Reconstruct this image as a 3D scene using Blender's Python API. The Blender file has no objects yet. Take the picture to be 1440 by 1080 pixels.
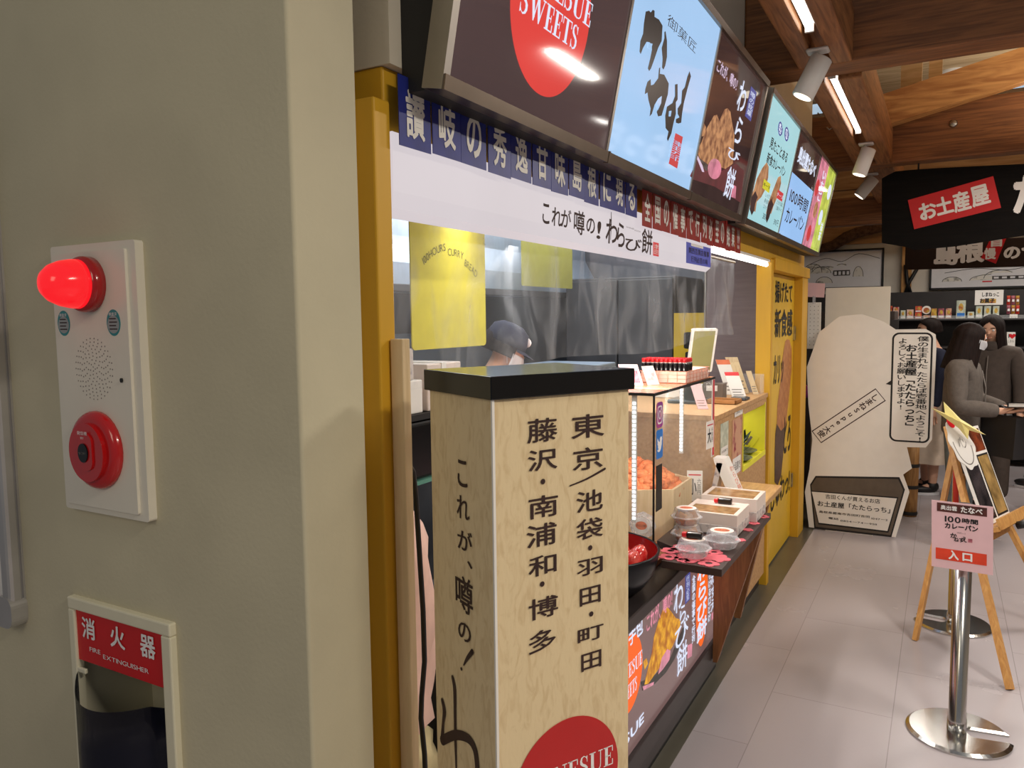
import bpy, bmesh, math, random
from mathutils import Vector, Matrix
random.seed(7)
SC = bpy.context.scene
COL = SC.collection
R = math.radians
# ------------------------------------------------------------------ camera
F, CAMH = 1080.0, 1.6
AX = Vector((608.0, -100.0, F)).normalized()          # the shop front's direction seen by the camera (x right, y down)
_k = -(AX.x * 0.0118 + AX.y) / AX.z
UPC = -Vector((0.0118, 1.0, _k)).normalized()
RX = AX.cross(UPC)
ROT = Matrix((RX, AX, UPC))                            # camera axes -> world axes
CAM = Vector((0, 0, CAMH))
cd = bpy.data.cameras.new('camera'); cam = bpy.data.objects.new('camera', cd); COL.objects.link(cam)
cd.sensor_width = 36.0; cd.lens = 36.0 * F / 1440.0; cd.clip_start = 0.02
cr, cu, cf = ROT @ Vector((1, 0, 0)), ROT @ Vector((0, -1, 0)), ROT @ Vector((0, 0, 1))
cam.matrix_world = Matrix(((cr.x, cu.x, -cf.x, 0), (cr.y, cu.y, -cf.y, 0), (cr.z, cu.z, -cf.z, CAMH), (0, 0, 0, 1)))
SC.camera = cam
# ------------------------------------------------------------------ world, lights, exposure
SC.view_settings.view_transform = 'Standard'; SC.view_settings.look = 'None'
SC.view_settings.exposure = 0.0; SC.view_settings.gamma = 1.0; SC.view_settings.use_curve_mapping = False
SC.cycles.use_denoising = True
SC.cycles.max_bounces = 8; SC.cycles.transparent_max_bounces = 24; SC.cycles.caustics_reflective = False; SC.cycles.caustics_refractive = False
SC.cycles.sample_clamp_indirect = 6.0
W = bpy.data.worlds.new('world'); SC.world = W; W.use_nodes = True
W.node_tree.nodes['Background'].inputs[0].default_value = (0.72, 0.74, 0.78, 1)
W.node_tree.nodes['Background'].inputs[1].default_value = 0.22
def area(name, loc, size, power, col=(1, 1, 1), aim=(0, 0, -1), spread=180):
    l = bpy.data.lights.new(name, 'AREA'); l.shape = 'RECTANGLE'; l.size, l.size_y = size; l.energy = power; l.color = col; l.spread = R(spread)
    o = bpy.data.objects.new(name, l); COL.objects.link(o); o.location = loc
    o.rotation_euler = Vector(aim).to_track_quat('-Z', 'Y').to_euler()
    return o
area('aisle_lamp', (1.25, 2.75, 2.70), (0.08, 0.7), 40, (1.0, 0.93, 0.84))
area('aisle_lamp', (1.25, 5.2, 2.69), (0.08, 0.7), 42, (1.0, 0.93, 0.84))
area('entrance_lamp', (1.45, 0.45, 2.85), (0.25, 0.8), 50, (1.0, 0.90, 0.76))
area('hall_lamp', (-0.5, -1.9, 2.7), (0.8, 1.2), 12, (1.0, 0.89, 0.70), (-0.15, 0.7, -0.8))
area('store_lamp', (1.0, 7.9, 2.62), (2.5, 0.3), 52, (1.0, 0.95, 0.88))
area('kitchen_lamp', (-2.0, 3.6, 2.52), (0.6, 3.4), 38, (0.93, 0.97, 1.0))
area('counter_lamp', (-0.99, 3.05, 1.86), (0.06, 1.7), 15, (1.0, 0.93, 0.85))
area('banner_fill', (-0.965, 1.68, 1.80), (0.05, 0.5), 0.9, (1, 0.97, 0.95), (-0.75, 0, -1))  # added fill that brightens the yellow banner, no separate lamp hangs here
area('case_lamp', (-1.0, 2.70, 1.30), (0.3, 0.2), 3.6, (1, 0.95, 0.88), (-0.05, 1.0, -0.55))
area('roof_fill', (0.9, 7.4, 3.0), (1.0, 1.0), 26, (1.0, 0.93, 0.84), (0, 0, 1))  # unseen fill aimed upwards, added to lift the dark roof boards
area('ceiling_fill', (0.9, 5.2, 2.75), (0.4, 3.0), 34, (1.0, 0.88, 0.72), (0, 0, 1))  # unseen upward fill, added to brighten ceiling and beams
# ------------------------------------------------------------------ pixels to planes
def ray(px, py): return ROT @ Vector((px - 720.0, py - 540.0, F))
def at(px, py, X=None, Y=None, Z=None):
    d = ray(px, py)
    t = (X / d.x) if X is not None else (Y / d.y) if Y is not None else ((Z - CAMH) / d.z)
    return CAM + d * t
class Fr:                                              # a flat surface: origin, reading direction, up; n points outwards
    def __init__(s, o, u, v):
        s.o = Vector(o); s.u = Vector(u).normalized(); s.v = Vector(v).normalized(); s.n = s.u.cross(s.v).normalized()
    def p(s, a, b, h=0.0): return s.o + s.u * a + s.v * b + s.n * h
    def uv(s, px, py):
        d = ray(px, py); q = CAM + d * ((s.o - CAM).dot(s.n) / d.dot(s.n)) - s.o
        return (q.dot(s.u), q.dot(s.v))
    def rect(s, x0, y0, x1, y1):
        a, b = s.uv(x0, y0), s.uv(x1, y1)
        return (min(a[0], b[0]), min(a[1], b[1]), max(a[0], b[0]), max(a[1], b[1]))
    def rect2(s, x0, y0, x1, y1):                       # same, for a surface running away to the right below eye height
        a, b = s.uv(x0, y1), s.uv(x1, y0)
        return (min(a[0], b[0]), min(a[1], b[1]), max(a[0], b[0]), max(a[1], b[1]))
    def poly(s, pts): return [s.uv(*q) for q in pts]
def circ3(a, b, c):
    ax, ay, bx, by, cx, cy = *a, *b, *c
    d = 2 * (ax * (by - cy) + bx * (cy - ay) + cx * (ay - by))
    ux = ((ax*ax+ay*ay)*(by-cy) + (bx*bx+by*by)*(cy-ay) + (cx*cx+cy*cy)*(ay-by)) / d
    uy = ((ax*ax+ay*ay)*(cx-bx) + (bx*bx+by*by)*(ax-cx) + (cx*cx+cy*cy)*(bx-ax)) / d
    return (ux, uy), math.hypot(ax - ux, ay - uy)
def ell(cx, cy, rx, ry=None, n=40, a0=0.0):
    ry = rx if ry is None else ry
    return [(cx + rx * math.cos(a0 + 2*math.pi*i/n), cy + ry * math.sin(a0 + 2*math.pi*i/n)) for i in range(n)]
def rrect(u0, v0, u1, v1, r, n=6):
    out = []
    for cx, cy, a in ((u1-r, v1-r, 0), (u0+r, v1-r, 90), (u0+r, v0+r, 180), (u1-r, v0+r, 270)):
        out += [(cx + r*math.cos(R(a+90*i/n)), cy + r*math.sin(R(a+90*i/n))) for i in range(n+1)]
    return out
# ------------------------------------------------------------------ materials
def lin(c):
    f = lambda v: (v/12.92 if v <= 0.04045 else ((v+0.055)/1.055)**2.4)
    return tuple(f(x/255.0) for x in c) + (1.0,)
def mixcol(nt, fac, a, b):
    m = nt.nodes.new('ShaderNodeMix'); m.data_type = 'RGBA'
    nt.links.new(fac, m.inputs[0]); m.inputs[6].default_value = a; m.inputs[7].default_value = b
    return m.outputs[2]
MATS = {}
def mat(name, col, rough=0.5, metal=0.0, var=0.06, scale=12.0, stretch=(1, 1, 1), bump=0.0, emit=0.0, col2=None, coat=0.0, kind='noise', spec=0.5, contrast=(0.35, 0.65), bscale=None):
    m = bpy.data.materials.new(name); m.use_nodes = True; nt = m.node_tree; b = nt.nodes['Principled BSDF']
    tc = nt.nodes.new('ShaderNodeTexCoord'); mp = nt.nodes.new('ShaderNodeMapping'); mp.inputs['Scale'].default_value = stretch
    nt.links.new(tc.outputs['Object'], mp.inputs['Vector'])
    c = lin(col)
    c2 = lin(col2) if col2 else tuple(min(1, x*(1-var)) for x in c[:3]) + (1,)
    if not col2 and var: c = tuple(min(1, x*(1+var)) for x in c[:3]) + (1,)
    if kind == 'wood':
        t = nt.nodes.new('ShaderNodeTexNoise'); t.inputs['Scale'].default_value = scale; t.inputs['Detail'].default_value = 6; t.inputs['Distortion'].default_value = 1.2
        fac = t.outputs['Fac']
    elif kind == 'flake':
        t = nt.nodes.new('ShaderNodeTexVoronoi'); t.inputs['Scale'].default_value = scale; fac = t.outputs['Distance']
    else:
        t = nt.nodes.new('ShaderNodeTexNoise'); t.inputs['Scale'].default_value = scale; t.inputs['Detail'].default_value = 4; fac = t.outputs['Fac']
    nt.links.new(mp.outputs[0], t.inputs['Vector'])
    rp = nt.nodes.new('ShaderNodeMapRange'); rp.inputs[1].default_value, rp.inputs[2].default_value = contrast
    nt.links.new(fac, rp.inputs[0])
    o = mixcol(nt, rp.outputs[0], c2, c)
    nt.links.new(o, b.inputs['Base Color'])
    b.inputs['Roughness'].default_value = rough; b.inputs['Metallic'].default_value = metal
    b.inputs['Specular IOR Level'].default_value = spec
    b.inputs['Coat Weight'].default_value = coat
    if coat: b.inputs['Coat Roughness'].default_value = 0.03
    if emit:
        nt.links.new(o, b.inputs['Emission Color']); b.inputs['Emission Strength'].default_value = emit
        if kind != 'keep': b.inputs['Base Color'].default_value = (0.02, 0.02, 0.02, 1); nt.links.remove(b.inputs['Base Color'].links[0])
    if bump:
        t2 = nt.nodes.new('ShaderNodeTexNoise'); t2.inputs['Scale'].default_value = bscale or scale*3; t2.inputs['Detail'].default_value = 5
        nt.links.new(mp.outputs[0], t2.inputs['Vector'])
        bn = nt.nodes.new('ShaderNodeBump'); bn.inputs['Strength'].default_value = bump; bn.inputs['Distance'].default_value = 0.004
        nt.links.new(t2.outputs['Fac'], bn.inputs['Height']); nt.links.new(bn.outputs[0], b.inputs['Normal'])
    MATS[name] = m
    return m
def clear(name, tint, amount, rough=0.05, streak=0.0, scale=6.0, stretch=(1, 1, 1)):    # thin clear sheet: mostly see-through, some gloss
    m = bpy.data.materials.new(name); m.use_nodes = True; nt = m.node_tree; b = nt.nodes['Principled BSDF']; out = nt.nodes['Material Output']
    b.inputs['Base Color'].default_value = lin(tint); b.inputs['Roughness'].default_value = rough
    tr = nt.nodes.new('ShaderNodeBsdfTransparent'); mx = nt.nodes.new('ShaderNodeMixShader')
    tc = nt.nodes.new('ShaderNodeTexCoord'); mp = nt.nodes.new('ShaderNodeMapping'); mp.inputs['Scale'].default_value = stretch
    t = nt.nodes.new('ShaderNodeTexNoise'); t.inputs['Scale'].default_value = scale; t.inputs['Detail'].default_value = 5; t.inputs['Distortion'].default_value = 0.6
    nt.links.new(tc.outputs['Object'], mp.inputs[0]); nt.links.new(mp.outputs[0], t.inputs['Vector'])
    rp = nt.nodes.new('ShaderNodeMapRange'); rp.inputs[1].default_value = 0.45; rp.inputs[2].default_value = 0.8
    rp.inputs[3].default_value = amount; rp.inputs[4].default_value = min(1, amount + streak)
    nt.links.new(t.outputs['Fac'], rp.inputs[0]); nt.links.new(rp.outputs[0], mx.inputs[0])
    nt.links.new(tr.outputs[0], mx.inputs[1]); nt.links.new(b.outputs[0], mx.inputs[2]); nt.links.new(mx.outputs[0], out.inputs[0])
    MATS[name] = m
    return m
def K(n): return MATS[n]
# ------------------------------------------------------------------ glyphs
_G = {}
def glyph(ch, bold=0.0):
    if bold > 0:                                        # heavier print: the same outline set a few times, slightly shifted
        vs, fs = glyph(ch); V, Fc = [], []
        for k in range(8):
            n = len(V); V += [(x+bold*math.cos(k*math.pi/4), y+bold*math.sin(k*math.pi/4), k) for x, y in vs]; Fc += [tuple(i+n for i in f) for f in fs]
        return V, Fc
    key = (ch, bold)
    if key in _G: return _G[key]
    cu_ = bpy.data.curves.new('glyph', 'FONT'); cu_.body = ch; cu_.size = 1.0; cu_.offset = bold; cu_.resolution_u = 3; cu_.fill_mode = 'FRONT'
    o = bpy.data.objects.new('glyph', cu_); COL.objects.link(o)
    dg = bpy.context.evaluated_depsgraph_get(); ev = o.evaluated_get(dg); me = ev.to_mesh()
    vs = [(v.co.x, v.co.y) for v in me.vertices]; fs = [tuple(p.vertices) for p in me.polygons]
    ev.to_mesh_clear(); bpy.data.objects.remove(o); bpy.data.curves.remove(cu_)
    _G[key] = (vs, fs)
    return _G[key]
def cjk(ch): return ord(ch) > 0x2000
def layout(s, vertical=False, bold=0.0, gap=0.0, italic=0.0):
    V, Fc = [], []; x = y = 0.0
    for ch in s:
        if ch == ' ':
            x += 0.3; y -= 0.5; continue
        if ch == '\n':
            x = 0.0; y -= 1.1; continue
        vs, fs = glyph(ch, bold)
        if not vs: x += 0.5; y -= 1.0; continue
        x0, x1 = min(v[0] for v in vs), max(v[0] for v in vs)
        n = len(V)
        if vertical:
            if ch in 'ー「」（）〜':
                vs = [(v[1]-0.35+0.5, -(v[0]-0.5)+0.35, *v[2:]) for v in vs]; xs = [v[0] for v in vs]; x0, x1 = min(xs), max(xs)
            dx = 0.5 - (x0+x1)/2 if ch not in '、。' else 0.45
            dyy = 0.0 if ch not in '、。' else 0.45
            V += [(v[0]+dx+italic*v[1], v[1]+y+dyy, *v[2:]) for v in vs]; y -= 1.0 + gap
        elif cjk(ch):
            V += [(v[0]+x+italic*v[1], v[1]+y, *v[2:]) for v in vs]; x += 1.0 + gap
        else:
            V += [(v[0]-x0+x+italic*v[1], v[1]+y, *v[2:]) for v in vs]; x += (x1-x0) + 0.09 + gap
        Fc += [tuple(i+n for i in f) for f in fs]
    return V, Fc
def arc(V, Fc, bend):                                   # bends a line of text upwards in the middle
    xs = [v[0] for v in V]; c = (min(xs)+max(xs))/2; w = (max(xs)-min(xs))/2; rad = w/math.sin(bend)
    return [((rad+v[1])*math.sin((v[0]-c)/rad), (rad+v[1])*math.cos((v[0]-c)/rad)) for v in V], Fc
# upright roman letters with thick stems, hairlines and small serifs
def _bars(*r): return [[(a, b), (c, b), (c, d), (a, d)] for a, b, c, d in r]
def _serif():
    T, H = 0.2, 0.055
    g = {}
    g['E'] = (0.72, _bars((.1, 0, .1+T, 1), (0, 0, .66, H), (0, 1-H, .66, 1), (.1, .48, .5, .48+H), (.6, 0, .66, .3), (.6, .7, .66, 1), (.46, .36, .5, .65)))
    g['N'] = (0.98, _bars((.12, 0, .18, 1), (.78, 0, .84, 1), (0, 0, .3, H), (.66, 1-H, .96, 1), (0, 1-H, .22, 1)) + [[(.1, 1), (.34, 1), (.86, 0), (.74, 0)]])
    g['U'] = (0.94, [[(.1+T if i < 13 else .1, 0) for i in range(0)]][:0] + _bars((0, 1-H, .42, 1), (.62, 1-H, .92, 1), (.1, .28, .1+T, 1), (.74, .28, .8, 1)) +
              [[(.1, .3), (.12, .12), (.24, .01), (.45, -.03), (.66, .01), (.77, .12), (.8, .3), (.74, .3), (.71, .15), (.62, .05), (.47, .03), (.36, .07), (.3, .3)]])
    g['W'] = (1.3, [[(.06, 1), (.28, 1), (.5, .18), (.42, 0), (.38, 0)], [(.62, 1), (.68, 1), (.44, 0), (.38, 0)], [(.52, 1), (.74, 1), (.94, .18), (.86, 0), (.82, 0)], [(1.14, 1), (1.2, 1), (.88, 0), (.82, 0)]] + _bars((0, 1-H, .4, 1), (1.02, 1-H, 1.28, 1)))
    g['T'] = (0.86, _bars((.32, 0, .32+T, 1), (.2, 0, .64, H), (0, 1-H, .84, 1), (0, .7, .05, 1), (.79, .7, .84, 1)))
    g['A'] = (0.94, [[(.38, 1), (.5, 1), (.88, 0), (.64, 0)], [(.38, 1), (.44, 1), (.16, 0), (.1, 0)]] + _bars((0, 0, .28, H), (.54, 0, .96, H), (.24, .3, .66, .3+H)))
    g['K'] = (0.98, _bars((.1, 0, .1+T, 1), (0, 0, .42, H), (0, 1-H, .42, 1), (.56, 1-H, .88, 1), (.54, 0, .98, H)) + [[(.3, .4), (.36, .4), (.78, 1), (.7, 1)], [(.38, .5), (.52, .62), (.92, 0), (.66, 0)]])
    g['S'] = (0.64, [[(.54, .66), (.54, .98), (.5, .98), (.46, .93), (.3, 1.02), (.12, .96), (.04, .8), (.06, .62), (.2, .5), (.38, .4), (.42, .24), (.36, .1), (.25, .03), (.14, .07), (.06, .18), (.03, .34), (0, .34), (0, 0), (.03, 0), (.08, .06),
                      (.26, -.03), (.46, .04), (.57, .2), (.56, .4), (.42, .54), (.24, .64), (.17, .76), (.2, .9), (.3, .97), (.42, .91), (.49, .8), (.51, .66)]])
    return g
SERIF = _serif()
def serif(s):
    V, Fc = [], []; x = 0.0
    for ch in s:
        w, polys = SERIF[ch]
        for pl in polys:
            n = len(V); V += [(a+x, b) for a, b in pl]; Fc.append(tuple(range(n, n+len(pl))))
        x += w + 0.05
    return V, Fc
# ------------------------------------------------------------------ mesh builder
class MB:
    def __init__(s, *mats):
        s.bm = bmesh.new(); s.mats = [K(m) if isinstance(m, str) else m for m in mats]; s.sm = False
    def _add(s, verts, faces, m=0, smooth=None):
        vs = [s.bm.verts.new(v) for v in verts]
        sm = s.sm if smooth is None else smooth
        for f in faces:
            if len(set(f)) < 3: continue
            try: fc = s.bm.faces.new([vs[i] for i in f])
            except ValueError: continue
            fc.material_index = m; fc.smooth = sm
        return vs
    def _merge(s, b2, m, smooth=False, M=None):
        if M is not None: b2.transform(M)
        me = bpy.data.meshes.new('tmp')
        for f in b2.faces: f.material_index = m; f.smooth = smooth
        b2.to_mesh(me); b2.free(); s.bm.from_mesh(me); bpy.data.meshes.remove(me)
    def box(s, a, b, bev=0.0, m=0, M=None, seg=2):
        b2 = bmesh.new(); bmesh.ops.create_cube(b2, size=1.0)
        a, b = Vector(a), Vector(b); c = (a+b)/2; d = b-a
        for v in b2.verts: v.co = Vector((v.co.x*d.x+c.x, v.co.y*d.y+c.y, v.co.z*d.z+c.z))
        if bev: bmesh.ops.bevel(b2, geom=b2.edges[:], offset=min(bev, min(abs(d.x), abs(d.y), abs(d.z))*0.49), segments=seg, affect='EDGES', profile=0.5)
        bmesh.ops.recalc_face_normals(b2, faces=b2.faces[:])
        s._merge(b2, m, False, M); return s
    def tube(s, pts, r, seg=10, m=0, cap=True, smooth=True):
        pts = [Vector(p) for p in pts]; rs = r if isinstance(r, (list, tuple)) else [r]*len(pts)
        n = len(pts); V = []; prev = None
        for i, p in enumerate(pts):
            t = (pts[min(i+1, n-1)] - pts[max(i-1, 0)]).normalized()
            if prev is None:
                a = t.orthogonal().normalized()
            else:
                a = (prev - t*prev.dot(t)); a = a.normalized() if a.length > 1e-6 else t.orthogonal().normalized()
            prev = a; b = t.cross(a)
            V += [p + (a*math.cos(2*math.pi*j/seg) + b*math.sin(2*math.pi*j/seg))*rs[i] for j in range(seg)]
        Fc = [(i*seg+j, i*seg+(j+1) % seg, (i+1)*seg+(j+1) % seg, (i+1)*seg+j) for i in range(n-1) for j in range(seg)]
        if cap: Fc += [tuple(range(seg))[::-1], tuple(range((n-1)*seg, n*seg))]
        s._add(V, Fc, m, smooth); return s
    def lathe(s, prof, c=(0, 0, 0), seg=32, m=0, M=None, smooth=True, sx=1.0, sy=1.0, cap=(1, 0)):
        V = []; n = len(prof); M = M or Matrix.Translation(Vector(c))
        for r, z in prof: V += [M @ Vector((r*sx*math.cos(2*math.pi*j/seg), r*sy*math.sin(2*math.pi*j/seg), z)) for j in range(seg)]
        Fc = [(i*seg+j, i*seg+(j+1) % seg, (i+1)*seg+(j+1) % seg, (i+1)*seg+j) for i in range(n-1) for j in range(seg)]
        if cap[0] and prof[0][0] > 1e-5: Fc.append(tuple(range(seg))[::-1])
        if cap[1] and prof[-1][0] > 1e-5: Fc.append(tuple(range((n-1)*seg, n*seg)))
        s._add(V, Fc, m, smooth); return s
    def prism(s, poly, fr, h0, h1, m=0, mside=None):       # outline on a frame, given real thickness
        n = len(poly); ar = sum(poly[i][0]*poly[(i+1) % n][1] - poly[(i+1) % n][0]*poly[i][1] for i in range(n))
        if ar < 0: poly = poly[::-1]
        V = [fr.p(a, b, h1) for a, b in poly] + [fr.p(a, b, h0) for a, b in poly]
        vs = s._add(V, [tuple(range(n)), tuple(range(2*n-1, n-1, -1))], m)
        ms = m if mside is None else mside
        for i in range(n):
            j = (i+1) % n
            f = s.bm.faces.new((vs[i], vs[n+i], vs[n+j], vs[j])); f.material_index = ms
        return s
    def flat(s, poly, fr, h=0.0008, m=0):
        n = len(poly); ar = sum(poly[i][0]*poly[(i+1) % n][1] - poly[(i+1) % n][0]*poly[i][1] for i in range(n))
        if ar < 0: poly = poly[::-1]
        s._add([fr.p(a, b, h) for a, b in poly], [tuple(range(n))], m); return s
    def rect(s, r, fr, h=0.0008, m=0): return s.flat([(r[0], r[1]), (r[2], r[1]), (r[2], r[3]), (r[0], r[3])], fr, h, m)
    def put(s, VF, fr, r, h=0.001, m=0, keep=False):        # printed letters fitted into a rectangle of a frame
        V, Fc = VF; xs = [v[0] for v in V]; ys = [v[1] for v in V]
        x0, x1, y0, y1 = min(xs), max(xs), min(ys), max(ys)
        sx = (r[2]-r[0])/max(x1-x0, 1e-6); sy = (r[3]-r[1])/max(y1-y0, 1e-6); ox, oy = r[0], r[1]
        if keep:
            k = min(sx, sy); ox += ((r[2]-r[0]) - k*(x1-x0))/2; oy += ((r[3]-r[1]) - k*(y1-y0))/2; sx = sy = k
        s._add([fr.p(ox+(v[0]-x0)*sx, oy+(v[1]-y0)*sy, h + (v[2]*0.00005 if len(v) > 2 else 0)) for v in V], Fc, m); return s
    def text(s, t, fr, r, h=0.001, m=0, vertical=False, bold=0.0, gap=0.0, keep=False, italic=0.0):
        return s.put(layout(t, vertical, bold, gap, italic), fr, r, h, m, keep)
    def brush(s, pts, fr, h=0.001, m=0):                    # a brush stroke: (u, v, width) points, smoothed
        q = []
        n = len(pts)
        for i in range(n-1):
            p0, p1, p2, p3 = pts[max(i-1, 0)], pts[i], pts[i+1], pts[min(i+2, n-1)]
            for k in range(5):
                t = k/5.0
                q.append(tuple(0.5*((2*p1[c]) + (-p0[c]+p2[c])*t + (2*p0[c]-5*p1[c]+4*p2[c]-p3[c])*t*t + (-p0[c]+3*p1[c]-3*p2[c]+p3[c])*t**3) for c in range(3)))
        q.append(pts[-1]); L, Rr = [], []
        for i in range(len(q)):
            a, b = q[max(i-1, 0)], q[min(i+1, len(q)-1)]; dx, dy = b[0]-a[0], b[1]-a[1]; l = math.hypot(dx, dy) or 1
            w = max(q[i][2], 1e-5)/2; L.append((q[i][0]-dy/l*w, q[i][1]+dx/l*w)); Rr.append((q[i][0]+dy/l*w, q[i][1]-dx/l*w))
        V = [fr.p(a, b, h) for a, b in L] + [fr.p(a, b, h) for a, b in Rr]; k = len(q)
        s._add(V, [(i+k, i+1+k, i+1, i) for i in range(k-1)], m)
        for e in (q[0], q[-1]):
            s.flat(ell(e[0], e[1], e[2]/2, n=10), fr, h, m)
        return s
    def sheet(s, fn, nu, nv, m=0, smooth=True):
        V = [fn(i/nu, j/nv) for j in range(nv+1) for i in range(nu+1)]
        s._add(V, [(j*(nu+1)+i, j*(nu+1)+i+1, (j+1)*(nu+1)+i+1, (j+1)*(nu+1)+i) for j in range(nv) for i in range(nu)], m, smooth); return s
    def blob(s, c, r, m=0, sub=2, jit=0.0, M=None, smooth=True):
        b2 = bmesh.new(); bmesh.ops.create_icosphere(b2, subdivisions=sub, radius=1.0)
        r = (r, r, r) if not isinstance(r, (tuple, list)) else r
        for v in b2.verts:
            k = 1 + random.uniform(-jit, jit); v.co = Vector((v.co.x*r[0]*k, v.co.y*r[1]*k, v.co.z*r[2]*k))
        if M is not None: b2.transform(M)
        b2.transform(Matrix.Translation(Vector(c))); s._merge(b2, m, smooth); return s
    def build(s, name, parent=None, **kw):
        me = bpy.data.meshes.new(name)
        for mm in s.mats: me.materials.append(mm)
        s.bm.to_mesh(me); s.bm.free()
        o = bpy.data.objects.new(name, me); COL.objects.link(o)
        if parent is not None:
            me.transform(chain(parent).inverted()); o.parent = parent
        elif len(me.vertices):
            vs = [v.co for v in me.vertices]; lo = [min(v[i] for v in vs) for i in range(3)]; hi = [max(v[i] for v in vs) for i in range(3)]
            b = Vector(((lo[0]+hi[0])/2, (lo[1]+hi[1])/2, lo[2])); me.transform(Matrix.Translation(-b)); o.location = b
        for k_, v_ in kw.items(): o[k_] = v_
        return o
def chain(o):
    M = Matrix()
    while o is not None: M = o.matrix_basis @ M; o = o.parent
    return M
def thing(name, label, cat, loc=(0, 0, 0), rz=0.0, group=None):
    o = bpy.data.objects.new(name, None); COL.objects.link(o); o.location = loc; o.rotation_euler = (0, 0, rz); o.empty_display_size = 0.05
    o['label'] = label; o['category'] = cat
    if group: o['group'] = group
    return o
def dup(o, loc, rz=None, label=None):
    c = o.copy(); COL.objects.link(c); c.location = loc
    if rz is not None: c.rotation_euler = (0, 0, rz)
    if label: c['label'] = label
    for ch in list(o.children):
        d = ch.copy(); COL.objects.link(d); d.parent = c
        for g in list(ch.children):
            e = g.copy(); COL.objects.link(e); e.parent = d
    return c
def rotz(a, c=(0, 0, 0)): return Matrix.Translation(Vector(c)) @ Matrix.Rotation(a, 4, 'Z') @ Matrix.Translation(-Vector(c))
X3, Y3, Z3 = Vector((1, 0, 0)), Vector((0, 1, 0)), Vector((0, 0, 1))
# ------------------------------------------------------------------ palette
mat('wall_paint', (198, 190, 162), 0.85, var=0.05, scale=4, bump=0.15, bscale=120)
mat('wall_cream', (214, 204, 184), 0.85, var=0.04, scale=4, bump=0.12, bscale=120)
mat('plaster', (222, 216, 204), 0.9, var=0.04, scale=5)
mat('yellow_trim', (214, 164, 40), 0.45, var=0.07, scale=9, stretch=(1, 1, 0.2))
mat('yellow_door', (222, 180, 44), 0.4, var=0.04, scale=5)
mat('pale_wood', (220, 196, 156), 0.5, kind='wood', col2=(204, 178, 136), scale=9, stretch=(4, 4, 0.4))
mat('chipboard', (202, 162, 114), 0.6, col2=(176, 134, 90), scale=60, contrast=(0.3, 0.7))
mat('shelf_oak', (205, 165, 112), 0.4, kind='wood', col2=(180, 138, 88), scale=9, stretch=(5, 0.6, 5))
mat('bracket_wood', (140, 92, 52), 0.5, kind='wood', col2=(112, 70, 38), scale=10, stretch=(5, 5, 0.6))
mat('beam_wood', (152, 98, 54), 0.55, kind='wood', col2=(108, 66, 34), scale=5, stretch=(0.5, 5, 9), bump=0.2)
mat('beam_long', (172, 116, 68), 0.55, kind='wood', col2=(124, 78, 42), scale=5, stretch=(9, 0.5, 9), bump=0.2)
mat('brace_wood', (208, 154, 92), 0.5, kind='wood', col2=(164, 108, 58), scale=4, stretch=(0.7, 5, 5))
mat('board_wood', (206, 160, 104), 0.6, kind='wood', col2=(172, 122, 70), scale=3, stretch=(0.6, 6, 6))
mat('board_pale', (216, 190, 150), 0.6, kind='wood', col2=(180, 150, 108), scale=3, stretch=(0.6, 7, 6))
mat('branch_bark', (112, 78, 52), 0.9, col2=(74, 48, 30), scale=30, bump=0.5)
mat('black_gloss', (10, 10, 13), 0.16, var=0, spec=0.4)
mat('black_matte', (18, 17, 18), 0.55, var=0.1)
mat('charred_wood', (20, 17, 16), 0.8, spec=0.15, kind='wood', col2=(14, 12, 12), scale=6, stretch=(0.5, 6, 6), bump=0.3)
mat('brown_plank', (50, 36, 30), 0.8, spec=0.2, kind='wood', col2=(48, 34, 28), scale=6, stretch=(0.5, 6, 6))
mat('dark_brown', (62, 46, 42), 0.45, var=0.1, scale=20)
mat('counter_dark', (46, 40, 40), 0.4, var=0.08)
mat('steel', (200, 198, 194), 0.18, 1.0, var=0.03)
mat('brushed_metal', (176, 170, 162), 0.35, 1.0, var=0.05)
mat('frame_bronze', (132, 118, 104), 0.32, 0.9, var=0.05)
mat('white_paint', (232, 230, 224), 0.4, var=0.02)
mat('white_card', (236, 232, 226), 0.6, var=0.02)
mat('cream_paint', (222, 216, 190), 0.4, var=0.02)
mat('alarm_white', (226, 220, 204), 0.35, var=0.02)
mat('alarm_red', (190, 20, 22), 0.2, var=0.03, coat=0.5)
mat('alarm_lamp', (255, 22, 34), 0.15, var=0, emit=0.95)
mat('lamp_base', (170, 14, 18), 0.2, var=0.02, coat=0.4)
mat('sign_red', (204, 22, 26), 0.4, var=0.03)
mat('teal', (46, 136, 140), 0.4, var=0.05)
mat('grey_print', (150, 160, 160), 0.5, var=0.05)
mat('navy_plastic', (22, 26, 48), 0.22, var=0.05, coat=0.3)
mat('alu', (190, 188, 186), 0.35, 0.6, var=0.04)
mat('letter_white', (240, 238, 236), 0.5, var=0)
mat('letter_dark', (52, 28, 24), 0.6, var=0.1)
mat('letter_black', (16, 14, 15), 0.6, var=0)
mat('letter_grey', (120, 112, 106), 0.6, var=0)
mat('paper_fibre', (226, 204, 162), 0.75, col2=(212, 187, 144), kind='wood', scale=22, stretch=(3, 3, 1), contrast=(0.33, 0.52), bump=0.15)
mat('circle_red', (192, 28, 26), 0.45, var=0.04)
mat('cable_black', (14, 13, 13), 0.45, var=0)
mat('glow_white', (255, 250, 242), emit=5.0, var=0)
mat('glow_cool', (240, 250, 255), emit=3.2, var=0)
mat('sky_pane', (190, 215, 235), emit=0.8, var=0.1)
mat('glow_spot', (255, 240, 214), emit=2.5, var=0)
mat('lightbox_face', (232, 222, 226), emit=0.80, var=0.03, scale=2)
mat('p_brown', (80, 62, 62), 0.06, emit=0.85, var=0.10, scale=1.5, spec=0.6)
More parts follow.
